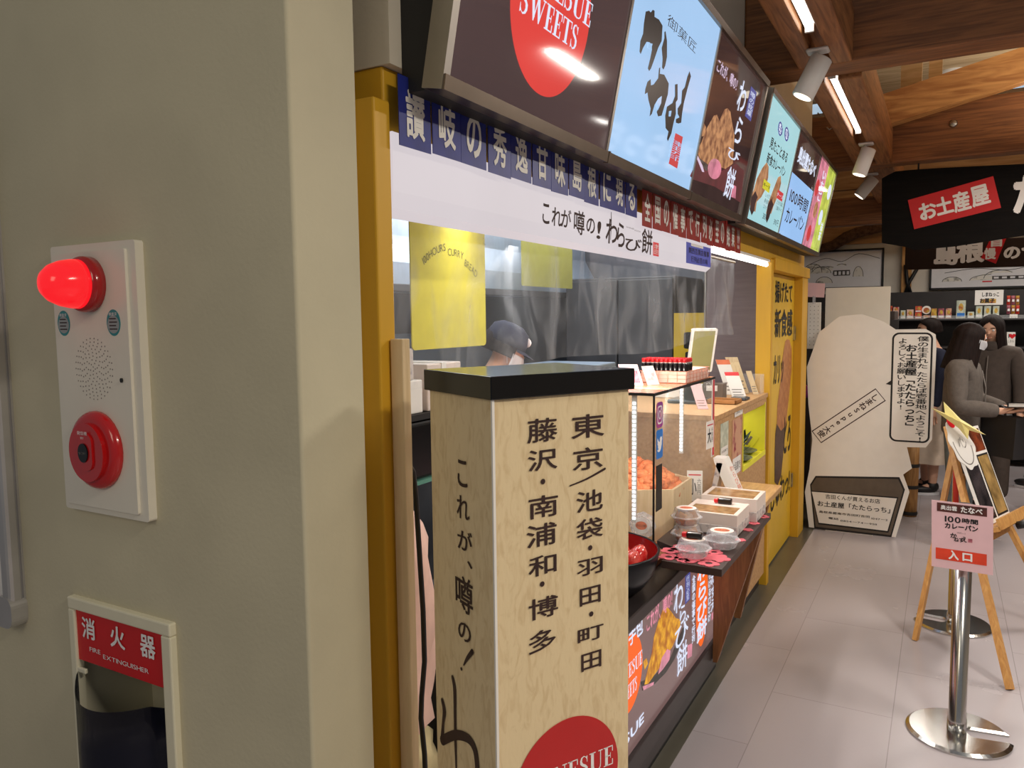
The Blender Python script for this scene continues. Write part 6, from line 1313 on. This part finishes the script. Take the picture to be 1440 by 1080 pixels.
person('shop staff in dark cap and navy uniform working behind the clear curtain', (-1.76, 2.95, 0), R(-50), 1.57, 'navy_cloth',
       {'R': ((0.23, 0.06, 1.03), (0.14, 0.28, 0.98), (-.2, 1, -.2), (.5, .2, .6)), 'L': ((-0.23, 0.06, 1.03), (-0.14, 0.28, 0.98), (.2, 1, -.2), (-.5, .2, .6))}, ('trousers', 'navy_cloth'), {'len': 0.02, 'open': 62}, mask=True, cap=True, head_tilt=R(-25))

# ------------------------------------------------------------------ easel with photo boards
nb, fb, nt_, ft_ = at(1388, 752, Y=4.10), at(1419, 713, Y=4.44), at(1344, 612, Y=4.16), at(1372, 600, Y=4.50)
UPV = ((nt_-nb)+(ft_-fb)).normalized(); SDv = ((fb-nb)+(ft_-nt_)); SDv = (SDv - UPV*SDv.dot(UPV)).normalized(); FD = SDv.cross(UPV); BW_, BH_ = 0.36, 0.46
FH = Vector((FD.x, FD.y, 0)).normalized(); EB = (nb+fb)/2 - FD*0.05 + Vector((0.02, 0, -0.012))
t = thing('easel', 'wooden easel carrying photo boards and a yellow star behind the entrance sign', 'easel', (0.42, 4.25, 0), 0)
def bar(mb, a, b, w, d, side):
    a, b = Vector(a), Vector(b); dr = (b-a).normalized(); s_ = (Vector(side) - dr*Vector(side).dot(dr)).normalized(); n = dr.cross(s_)
    V = [p + s_*(w/2*i) + n*(d/2*j) for p in (a, b) for i, j in ((-1, -1), (1, -1), (1, 1), (-1, 1))]
    mb._add(V, [(0, 1, 2, 3), (7, 6, 5, 4), (0, 4, 5, 1), (1, 5, 6, 2), (2, 6, 7, 3), (3, 7, 4, 0)]); return mb
apex = EB + UPV*0.50
for sg, nm in ((-1, 'near'), (1, 'far')):
    q = MB('easel_wood'); foot = EB + SDv*0.20*sg; foot = apex + (foot-apex)*((apex.z)/(apex.z-foot.z)); bar(q, foot, apex + SDv*0.06*sg - FD*0.02, 0.042, 0.022, SDv); q.build('leg', t)
q = MB('easel_wood'); rf = at(1287, 900, Z=0); bar(q, rf, EB + UPV*0.42 - FD*0.03, 0.032, 0.022, SDv); q.build('rear_leg', t)
q = MB('easel_wood'); bar(q, EB - SDv*0.21 + FD*0.055, EB + SDv*0.21 + FD*0.055, 0.085, 0.022, FD); bar(q, EB - SDv*0.21 + FD*0.10 + UPV*0.02, EB + SDv*0.21 + FD*0.10+UPV*0.02, 0.05, 0.014, UPV); bar(q, EB - SDv*0.2 - FD*0.0 - UPV*0.03, EB + SDv*0.2 - UPV*0.03, 0.06, 0.02, UPV); q.build('ledge', t)
MB('black_matte').tube([EB + SDv*0.0 + FD*0.11 - Z3*0.02, EB + FD*0.15 - Z3*0.02], 0.018, 14).build('knob', t)
t = thing('photo_board', 'framed photo board with dark and golden pictures leaning on the easel', 'display board', EB + FD*0.02)
PB = Fr(EB + FD*0.024 + UPV*0.015 - SDv*BW_/2, SDv, UPV)
MB('white_card').prism([(0, 0), (BW_, 0), (BW_, BH_), (0, BH_)], PB, 0, 0.012).build('board', t)
mat('photo_dark', (74, 66, 70), 0.12, col2=(26, 24, 28), scale=9); mat('photo_gold', (196, 160, 100), 0.12, col2=(120, 96, 60), scale=10); mat('photo_brown', (150, 74, 46), 0.12, col2=(86, 44, 30), scale=12)
q = MB('photo_dark', 'photo_gold', 'photo_brown', 'black_matte'); g1, g2 = BW_*.48, BW_*.53; q.rect((0.008, 0.02, g1, BH_*.70), PB, 0.0126, 3).rect((g2, 0.02, BW_-.010, BH_*.70), PB, 0.0126, 3).rect((0.018, 0.03, g1-.012, BH_*.68), PB, 0.0132, 0).rect((g2+.010, 0.03, BW_-.02, BH_*.68), PB, 0.0132, 1).rect((0.010, BH_*.73, BW_-.012, BH_*.97), PB, 0.0130, 2); q.build('photographs', t)
a_ = PB.uv(1336, 640); 
t = thing('paper_cutout', 'white scalloped paper cutout with a red spot on the easel edge', 'paper cutout', EB + UPV*0.5)
pc = Fr(at(1352, 624, Y=4.05), Vector((0.75, 0.60, -0.2)), UPV); q = MB('white_card', 'cap_red', 'letter_grey'); q.prism([(0.066*math.cos(a)*(1+.07*math.cos(8*a)), 0.118*math.sin(a)*(1+.05*math.cos(8*a))) for a in [2*math.pi*k/64 for k in range(64)]], pc, 0, 0.003); q.flat(ell(-0.022, 0.095, 0.02, 0.024, 20), pc, 0.0036, 1); q.flat([(0.050*math.cos(a), 0.10*math.sin(a)) for a in [math.pi+k*math.pi/20 for k in range(21)]] + [(0.046*math.cos(a), 0.095*math.sin(a)) for a in [math.pi+k*math.pi/20 for k in range(20, -1, -1)]], pc, 0.0034, 2); q.text('パン', pc, (-0.02, -0.02, 0.025, 0.03), 0.0036, 2); q.build('sheet', t)
t = thing('paper_star', 'large pale yellow four-pointed paper star on top of the easel', 'paper star', apex)
SP_ = at(1347, 596, Y=4.0); sf_ = Fr(SP_, Vector((0.90, 0.42, 0.0)), Vector((-.25, 0.1, 1)))
q = MB('star_yellow'); star = [sf_.uv(*p) for p in ((1333, 566), (1352, 588), (1383, 606), (1361, 603), (1357, 617), (1347, 602), (1314, 578), (1332, 583))]
ctr = sf_.uv(1347, 594); n = len(star)
q._add([sf_.p(a, b, 0) for a, b in star] + [sf_.p(*ctr, 0.03)] + [sf_.p(a, b, -0.002) for a, b in star] + [sf_.p(*ctr, 0.028)], [(i, (i+1) % n, n) for i in range(n)] + [(n+1+(i+1) % n, n+1+i, 2*n+1) for i in range(n)] + [(n+1+i, n+1+(i+1) % n, (i+1) % n, i) for i in range(n)], 0, False); q.build('folded_sheet', t)

# ------------------------------------------------------------------ souvenir store behind
Z8 = lambda x, y: (1120+x/4.5, 230+y/4.5)
B1 = Fr((0, 6.5, 0), X3, Z3)
t = thing('hanging_sign', 'charred black plank sign with red plate reading お土産屋 hanging over the store', 'sign', (0.3, 6.5, 2.15))
pl = [B1.uv(*Z8(*p)) for p in ((540, 95), (580, 72), (625, 50), (720, 40), (900, 28), (1180, 14), (1440, 2))]; pr = [B1.uv(*Z8(*p)) for p in ((1440, 452), (1200, 492), (1000, 522), (860, 535), (750, 545), (690, 525), (540, 500))]
dx = pl[-1][0]; out = pl + [(dx+0.4, pl[-1][1]+0.03), (dx+1.0, pl[-1][1]), (dx+1.0, pr[0][1]+0.02), (dx+0.4, pr[0][1]-0.02)] + pr
MB('charred_wood').prism(out, B1, -0.05, 0).build('plank', t)
q = MB('sign_red', 'letter_white'); rp_ = [B1.uv(*Z8(*p)) for p in ((705, 232), (1245, 80), (1295, 280), (745, 416))]; q.prism(rp_[::-1], B1, 0, 0.006)
dd = Vector((rp_[1][0]-rp_[0][0], 0, rp_[1][1]-rp_[0][1])); RL = dd.length; dd.normalize(); RF = Fr(B1.p(rp_[3][0], rp_[3][1], 0.0068), dd, Vector((-dd.z, 0, dd.x))); RH = math.hypot(rp_[0][0]-rp_[3][0], rp_[0][1]-rp_[3][1])
for ch, x0, x1, y0, y1 in (('お', .10, .31, .20, .76), ('土', .30, .50, .22, .80), ('産', .50, .70, .16, .82), ('屋', .71, .92, .18, .84)): q.text(ch, RF, (RL*x0, RH*y0, RL*x1, RH*y1), 0.0004, 1, bold=0.035)
q.build('red_plate', t, label='tilted red plate with white lettering')
q = MB('letter_white'); w0 = B1.uv(*Z8(1365, 320)); w1 = B1.uv(*Z8(1365, 75)); q.text('たたらっち', B1, (w0[0], w0[1], w0[0]+1.05, w1[1]), 0.001, 0, bold=0.06); q.build('lettering', t)
MB('black_matte').tube([B1.p(-0.2, 2.66, -0.025), (-0.2, 6.5, 2.72)], 0.006, 8).tube([B1.p(1.1, 2.66, -0.025), (1.1, 6.5, 2.72)], 0.006, 8).build('hanger', t)
B2 = Fr((0, 7.8, 0), X3, Z3)
t = thing('hanging_sign', 'dark brown plank sign reading 島根自慢の hanging lower behind the black one', 'sign', (0.4, 7.8, 2.0))
p0, p1 = B2.uv(*Z8(685, 672)), B2.uv(*Z8(685, 520)); MB('brown_plank').prism([(p0[0], p0[1]), (p0[0]+2.0, p0[1]-0.02), (p0[0]+2.0, p1[1]+0.02), (p0[0], p1[1]+0.02)], B2, -0.04, 0).build('plank', t)
q = MB('letter_white', 'sign_red')
for ch, x0, y0, x1, y1 in (('島', 872, 518, 1028, 640), ('根', 1012, 495, 1190, 625), ('の', 1312, 528, 1415, 602)): q.text(ch, B2, B2.rect(*Z8(x0, y0), *Z8(x1, y1)), 0.001, 0, bold=0.05)
q.prism([B2.uv(*Z8(*p)) for p in ((1168, 598), (1230, 470), (1330, 468), (1262, 634))], B2, 0, 0.004, 1); q.text('自', B2, B2.rect(*Z8(1232, 476), *Z8(1300, 525)), 0.005, 0, bold=0.04).text('慢', B2, B2.rect(*Z8(1188, 535), *Z8(1262, 605)), 0.005, 0, bold=0.04)
w0 = B2.uv(*Z8(1420, 600)); q.text('うまいもの', B2, (w0[0], w0[1], w0[0]+0.9, w0[1]+0.13), 0.001, 0, bold=0.05); q.build('lettering', t)
MB('black_matte').tube([(0.0, 7.78, 2.14), (0.0, 7.78, 2.6), (0.0, 8.6, 2.66)], 0.006, 8).tube([(1.3, 7.78, 2.14), (1.3, 7.78, 2.6), (1.3, 8.6, 2.66)], 0.006, 8).build('hanger', t)
BW = Fr((0, 9.98, 0), X3, Z3)
def picture(lb, x0, x1, z0, z1, seed):
    t = thing('framed_picture', lb, 'picture', ((x0+x1)/2, 9.98, z0)); rnd = random.Random(seed)
    q = MB('black_matte')
    for r_ in ((x0, z0, x1, z0+0.02), (x0, z1-0.02, x1, z1), (x0, z0, x0+0.02, z1), (x1-0.02, z0, x1, z1)): q.box((r_[0], 9.945, r_[1]), (r_[2], 9.995, r_[3]), 0.002)
    q.build('frame', t)
    q = MB('mask_white', 'ink_line', 'ink_wash', 'cap_red'); q.box((x0+0.015, 9.962, z0+0.015), (x1-0.015, 9.975, z1-0.015)); fr = Fr((0, 9.962, 0), X3, Z3); W_, H_ = x1-x0, z1-z0
    for k in range(7):                                                   # hills and hedges in ink
        c = x0+W_*rnd.uniform(.12, .88); w = W_*rnd.uniform(.06, .16); b = z0+H_*rnd.uniform(.15, .5); hh = H_*rnd.uniform(.12, .3)
        pts = [(max(x0+.02, min(x1-.02, c+w*math.cos(a))), b+hh*math.sin(a)*(1+.2*math.sin(7*a))) for a in [math.pi*i/14 for i in range(15)]]
        q.flat(pts, fr, 0.0006+k*0.0001, 2); q.brush([(a, b_, 0.006) for a, b_ in pts[::2]], fr, 0.0014+k*.0001, 1)
    q.brush([(x0+W_*u, z0+H_*v, .006) for u, v in ((.1, .66), (.3, .80), (.5, .70), (.7, .88), (.95, .74))], fr, 0.002, 1)
    hx_, hz = x0+W_*.5, z0+H_*.34                                         # a roofed house
    q.flat([(hx_-W_*.13, hz+H_*.14), (hx_-W_*.09, hz+H_*.26), (hx_+W_*.09, hz+H_*.26), (hx_+W_*.13, hz+H_*.14)], fr, 0.003, 0); q.flat([(hx_-W_*.10, hz), (hx_+W_*.10, hz), (hx_+W_*.10, hz+H_*.14), (hx_-W_*.10, hz+H_*.14)], fr, 0.003, 1)
    for k in range(4): q.rect((hx_-W_*.09+k*W_*.05, hz+.01, hx_-W_*.06+k*W_*.05, hz+H_*.11), fr, 0.0034, 0)
    if seed == 2: q.rect((x0+W_*.34, z0+H_*.25, x0+W_*.40, z0+H_*.30), fr, 0.0036, 3)
    q.build('ink_drawing', t); return t
picture('black-framed ink landscape hanging on the far wall above the beige panel', -1.53, -0.63, 1.90, 2.36, 1)
picture('long black-framed ink drawing on the far wall below the hanging signs', -0.16, 1.35, 1.862, 2.14, 2)
t = MB('branch_bark').tube([at(x, y, Y=9.92) for x, y in ((1120, 352), (1152, 350), (1172, 345), (1190, 334), (1206, 327), (1225, 323), (1250, 317), (1275, 312))], [.03, .05, .06, .07, .065, .06, .055, .05], 10).build('driftwood'); t['label'] = 'thick dark driftwood branch across the boarded far wall'; t['category'] = 'branch'
t = thing('wall_post', 'pale timber post with black iron brace between the two ink pictures', 'post', (-0.36, 9.93, 0)); MB('easel_wood').box((-0.44, 9.90, 1.5), (-0.34, 9.975, 2.42)).build('post_timber', t)
MB('black_matte').tube([(-0.40, 9.86, 2.15), (-0.38, 9.87, 1.95), (-0.34, 9.88, 1.82)], 0.02, 8).tube([(-0.26, 9.86, 2.15), (-0.36, 9.87, 1.95), (-0.40, 9.88, 1.80)], 0.02, 8).build('iron_brace', t)
# shelf unit
t = thing('store_shelf', 'long dark display shelving along the far wall of the souvenir store', 'shelving', (1.0, 9.6, 0))
MB('shelf_black').box((-1.6, 9.70, 0), (4.5, 9.76, 1.835)).build('back_panel', t)
for z in (0.25, 0.62, 0.95, 1.245, 1.54): MB('shelf_black').box((-1.6, 9.30, z-0.02), (4.5, 9.70, z), 0.002).build('shelf_board', t); 
MB('acrylic').box((-1.6, 9.295, 1.535), (4.5, 9.299, 1.572)).build('price_rail', t); MB('shelf_black').box((-1.6, 9.3, 0), (-1.56, 9.7, 1.835)).build('side_panel', t)
Q3 = lambda x, y: (1240+x/7.2, 400+y/7.2)
GF = Fr((0, 9.36, 0), X3, Z3)
def goods(name, lb, x0, x1, y0, y1, mn, zf, two=None, deco=None, dep=0.12, cat='souvenir box'):
    a, b = GF.uv(*Q3(x0, y1)), GF.uv(*Q3(x1, y0)); h = b[1]-a[1]; u0, u1 = a[0]+0.003, b[0]-0.003
    n = two or 1
    for k in range(n):
        l_ = lb if n == 1 else lb[k]
        z = zf + 0.0008 + k*(h/n+0.001); t = thing(name, l_, cat, ((u0+u1)/2, 9.36+dep/2, z), 0, 'souvenirs on the far shelves')
        MB(mn).box((u0, 9.36, z), (u1, 9.36+dep, z+h/n), 0.003).build('carton', t)
        fr = Fr((u0, 9.36, z), X3, Z3); w_, hh = u1-u0, h/n; q = MB(*(deco or ('letter_white', 'snack_gold')))
        q.rect((w_*.08, hh*.10, w_*.92, hh*.30), fr, 0.001, 0).flat(ell(w_*.5, hh*.62, w_*.26, hh*.22, 16), fr, 0.001, 1); q.build('print', t)
Z1, Z2 = 1.54, 1.245
goods('souvenir_box', 'orange box next to the beige panel on the upper far shelf', 82, 108, 195, 328, 'snack_orange', Z1)
goods('souvenir_box', ['lower bright red box of the stacked pair right of the orange box', 'upper bright red box of the stacked pair right of the orange box'], 110, 176, 215, 335, 'snack_red', Z1, 2)
goods('souvenir_box', 'small pale box between the red stack and the wide red box', 186, 244, 248, 335, 'snack_mint', Z1)
goods('souvenir_box', 'wide red box with pale band in the middle of the upper far shelf', 248, 326, 240, 335, 'snack_red', Z1)
goods('souvenir_box', ['lower orange-red box with yellow spot in the tall stack', 'upper orange-red box with yellow spot in the tall stack'], 332, 410, 208, 335, 'snack_orange', Z1, 2)
goods('souvenir_box', 'small wine-red box below the round white badge', 418, 490, 300, 335, 'snack_wine', Z1)
t = thing('round_badge', 'round white shelf badge above the wine-red box', 'badge', (0, 9.4, 1.6)); c_ = GF.uv(*Q3(452, 258)); MB('white_card').prism(ell(c_[0], c_[1], 0.044, n=28), Fr((0, 9.40, 0), X3, Z3), 0, 0.006).build('disc', t); MB('snack_gold').prism(ell(c_[0], c_[1]-.004, 0.028, n=24), Fr((0, 9.393, 0), X3, Z3), 0, 0.001).build('print', t); MB('acrylic').box((c_[0]-.003, 9.402, Z1), (c_[0]+.003, 9.406, c_[1])).build('stem', t)
for k, (x0, x1, mn, lb) in enumerate(((496, 562, 'snack_gold', 'golden brown packet right of the round badge'), (566, 638, 'snack_pink', 'dull pink packet in the middle of the packet row'), (642, 712, 'snack_wine', 'wine-coloured packet at the right end of the packet row'))): goods('souvenir_packet', lb, x0, x1, 232, 335, mn, Z1, cat='souvenir packet')
goods('souvenir_box', 'tall white and pale blue box standing alone on the upper far shelf', 748, 856, 152, 335, 'snack_mint', Z1, deco=('sky_blue', 'snack_gold'))
goods('souvenir_box', 'low mint box right of the tall white box', 864, 940, 268, 335, 'snack_mint', Z1)
for x0, x1, lb in ((946, 1024, 'left mint box of the row under the handwritten card'), (1030, 1112, 'middle mint box of the row under the handwritten card'), (1118, 1196, 'right mint box of the row under the handwritten card')): goods('souvenir_box', lb, x0, x1, 212, 335, 'snack_mint', Z1)
t = thing('handwritten_card', 'white handwritten card with black and yellow lettering above the mint boxes', 'shelf sign', (0.5, 9.34, 1.73)); HF = Fr((0, 9.345, 0), X3, Z3); r_ = HF.rect(*Q3(946, 60), *Q3(1228, 205)); q = MB('white_card', 'letter_black', 'snack_gold'); q.prism(rrect(*r_, 0.005), HF, 0, 0.002); w_, h_ = r_[2]-r_[0], r_[3]-r_[1]; q.rect((r_[0]+w_*.2, r_[1]+h_*.12, r_[0]+w_*.75, r_[1]+h_*.40), HF, 0.0024, 2).text('しまねっこ', HF, (r_[0]+w_*.25, r_[1]+h_*.56, r_[0]+w_*.85, r_[1]+h_*.85), 0.0028, 1, bold=.03).text('お菓子', HF, (r_[0]+w_*.18, r_[1]+h_*.12, r_[0]+w_*.7, r_[1]+h_*.46), 0.0028, 1, bold=.04); q.build('card', t); MB('acrylic').box((r_[0]+.1, 9.35, Z1), (r_[0]+.106, 9.354, r_[1]+.03)).build('stem', t)
k = 0
for row, (y0, y1) in enumerate(((112, 205), (210, 300))):
    for x0 in (1266, 1312, 1358):
        a, b = GF.uv(*Q3(x0, y1)), GF.uv(*Q3(x0+42, y0)); t = thing('snack_pouch', ('%s pouch in the %s row of the hanging snack strip' % (('left', 'middle', 'right')[k % 3], ('upper', 'lower')[row])), 'snack pouch', ((a[0]+b[0])/2, 9.40, a[1]), 0, 'hanging snack pouches'); k += 1
        MB(('snack_gold', 'snack_orange', 'snack_pink')[(k+row) % 3]).sheet(lambda i, j: (a[0]+(b[0]-a[0])*i, 9.40-0.02*math.sin(math.pi*i)*math.sin(math.pi*j), a[1]+(b[1]-a[1])*j), 8, 8).build('pouch', t); MB('letter_white').box((a[0]+.006, 9.377, a[1]+.03), (b[0]-.006, 9.38, a[1]+.055)).build('label', t)
t = thing('price_tag', 'white price tag under the hanging snack pouches', 'price tag', (0.62, 9.34, 1.58)); r_ = HF.rect(*Q3(1296, 302), *Q3(1374, 352)); q = MB('white_card', 'letter_grey'); q.prism([(r_[0], r_[1]), (r_[2], r_[1]), (r_[2], r_[3]), (r_[0], r_[3])], HF, 0, 0.002).text('¥540', HF, (r_[0]+.01, r_[1]+.015, r_[2]-.01, r_[3]-.02), 0.0024, 1); q.build('tag', t)
for args in (('pinkish red box left on the second far shelf beside the beige panel', 132, 218, 352, 440, 'snack_pink'), ('dark wine box with pale print on the second far shelf', 222, 340, 350, 440, 'snack_wine'), ('pale mint box between wine box and dark head on the second shelf', 352, 425, 385, 440, 'snack_mint'), ('golden packet between two dark heads on the second far shelf', 745, 832, 392, 470, 'snack_gold'), ('wine-red box with cream ornament right of the dark heads', 1182, 1264, 375, 520, 'snack_wine')):
    lb, x0, x1, y0, y1, mn = args; goods('souvenir_box', lb, x0, x1, y0, y0+110, mn, Z2)
a, b = GF.uv(*Q3(1268, 500)), GF.uv(*Q3(1360, 375)); t = thing('souvenir_box', 'white box printed with I and a red heart on the second far shelf', 'souvenir box', ((a[0]+b[0])/2, 9.42, Z2+.001), 0, 'souvenirs on the far shelves'); w_, h_ = b[0]-a[0], 0.15; MB('white_card').box((a[0], 9.36, Z2+.001), (b[0], 9.48, Z2+h_), 0.002).build('carton', t)
HF2 = Fr((a[0], 9.36, Z2), X3, Z3); q = MB('letter_black', 'cap_red', 'letter_grey'); q.put(layout('I', bold=.05), HF2, (w_*.18, h_*.60, w_*.28, h_*.90), 0.001, 0); q.flat([(w_*.62+.03*math.sin(a_)**3, h_*.74+.0019*(13*math.cos(a_)-5*math.cos(2*a_)-2*math.cos(3*a_)-math.cos(4*a_))) for a_ in [2*math.pi*i/40 for i in range(40)]], HF2, 0.001, 1); q.text('しまね', HF2, (w_*.15, h_*.30, w_*.85, h_*.48), 0.001, 2); q.build('print', t)
for i in range(14):
    x0 = -0.5+i*0.16; mn = ('snack_red', 'snack_gold', 'snack_wine', 'snack_mint', 'snack_pink')[i % 5]; z = 0.95+.0008
    t = thing('souvenir_box', '%s souvenir box, number %d from the left end of the third far shelf' % (('red', 'golden', 'wine', 'mint', 'pink')[i % 5], i+1), 'souvenir box', (x0+.06, 9.42, z), 0, 'souvenirs on the far shelves'); MB(mn).box((x0, 9.36, z), (x0+0.13, 9.48, z+0.10+0.03*(i % 3)), 0.003).build('carton', t); MB('letter_white').box((x0+.015, 9.3585, z+.02), (x0+.115, 9.3605, z+.05)).build('print', t)
# barrels, low tables, cabinets
def barrel(lb, x, y, r, h):
    t = thing('wooden_barrel', lb, 'barrel', (x, y, 0), 0, 'wooden barrels on the store floor'); MB('barrel_wood').lathe([(r*.90, 0.0), (r*.97, h*.25), (r, h*.55), (r*.98, h), (r*.92, h), (r*.92, h-.03), (0, h-.03)], (x, y, 0), 36).build('staves', t)
    for z in (.04, .36, .62, .93): q = MB('black_matte'); rr = r*(.905+.095*min(1, z/.55)) if z < .55 else r*1.0; q.lathe([(rr+.003, h*z-.014), (rr+.007, h*z), (rr+.003, h*z+.014)], (x, y, 0), 36, cap=(0, 0)); q.build('hoop', t)
    return t
barrel('wooden barrel with black hoops at the right picture edge', 0.80, 7.35, 0.20, 0.77)
barrel('wooden barrel partly hidden behind the white standee', -0.19, 6.75, 0.055, 0.66)
t = thing('fruit_crate', 'pale tray of green goods on top of the right barrel', 'crate', (0.80, 7.35, 0.771)); MB('pale_wood').box((0.66, 7.22, 0.771), (0.94, 7.48, 0.80), 0.004).build('tray', t); q = MB('niche_yellow', 'snack_mint')
for k in range(10): q.blob((0.69+.05*(k % 5), 7.29+.1*(k//5), 0.825), (.03, .03, .03), k % 2, 1)
q.build('wrapped_sweets', t)
t = thing('low_table', 'dark low display table behind the woman in grey fleece', 'table', (1.7, 8.3, 0)); MB('cabinet_dark').box((1.25, 8.05, 0.60), (2.2, 8.6, 0.64), 0.004).build('tabletop', t)
for x in (1.30, 2.15):
    for y in (8.1, 8.55): MB('cabinet_dark').box((x-.025, y-.025, 0), (x+.025, y+.025, .60)).build('leg', t)
t = thing('store_cabinet', 'dark store cabinet behind the beige panel at the left of the store', 'cabinet', (-1.3, 7.2, 0)); MB('cabinet_dark').box((-2.4, 7.0, 0), (-0.35, 7.5, 1.62), 0.006).build('body', t)
for x in (-1.9, -1.3, -0.9, -0.5): MB('shelf_black').box((x-.2, 6.985, 0.1), (x+.18, 7.0, 1.55), 0.004).build('door', t)
t = thing('purple_packet', 'small purple packet on the floor cabinet edge left of the standee', 'packet', (-0.95, 6.9, 0.9))
MB('cabinet_dark').box((-1.1, 6.8, 0), (-0.82, 6.98, 0.90)).build('stand', t); MB('insta').box((-1.05, 6.82, 0.9005), (-0.86, 6.95, 1.0), 0.01).build('pouch', t)
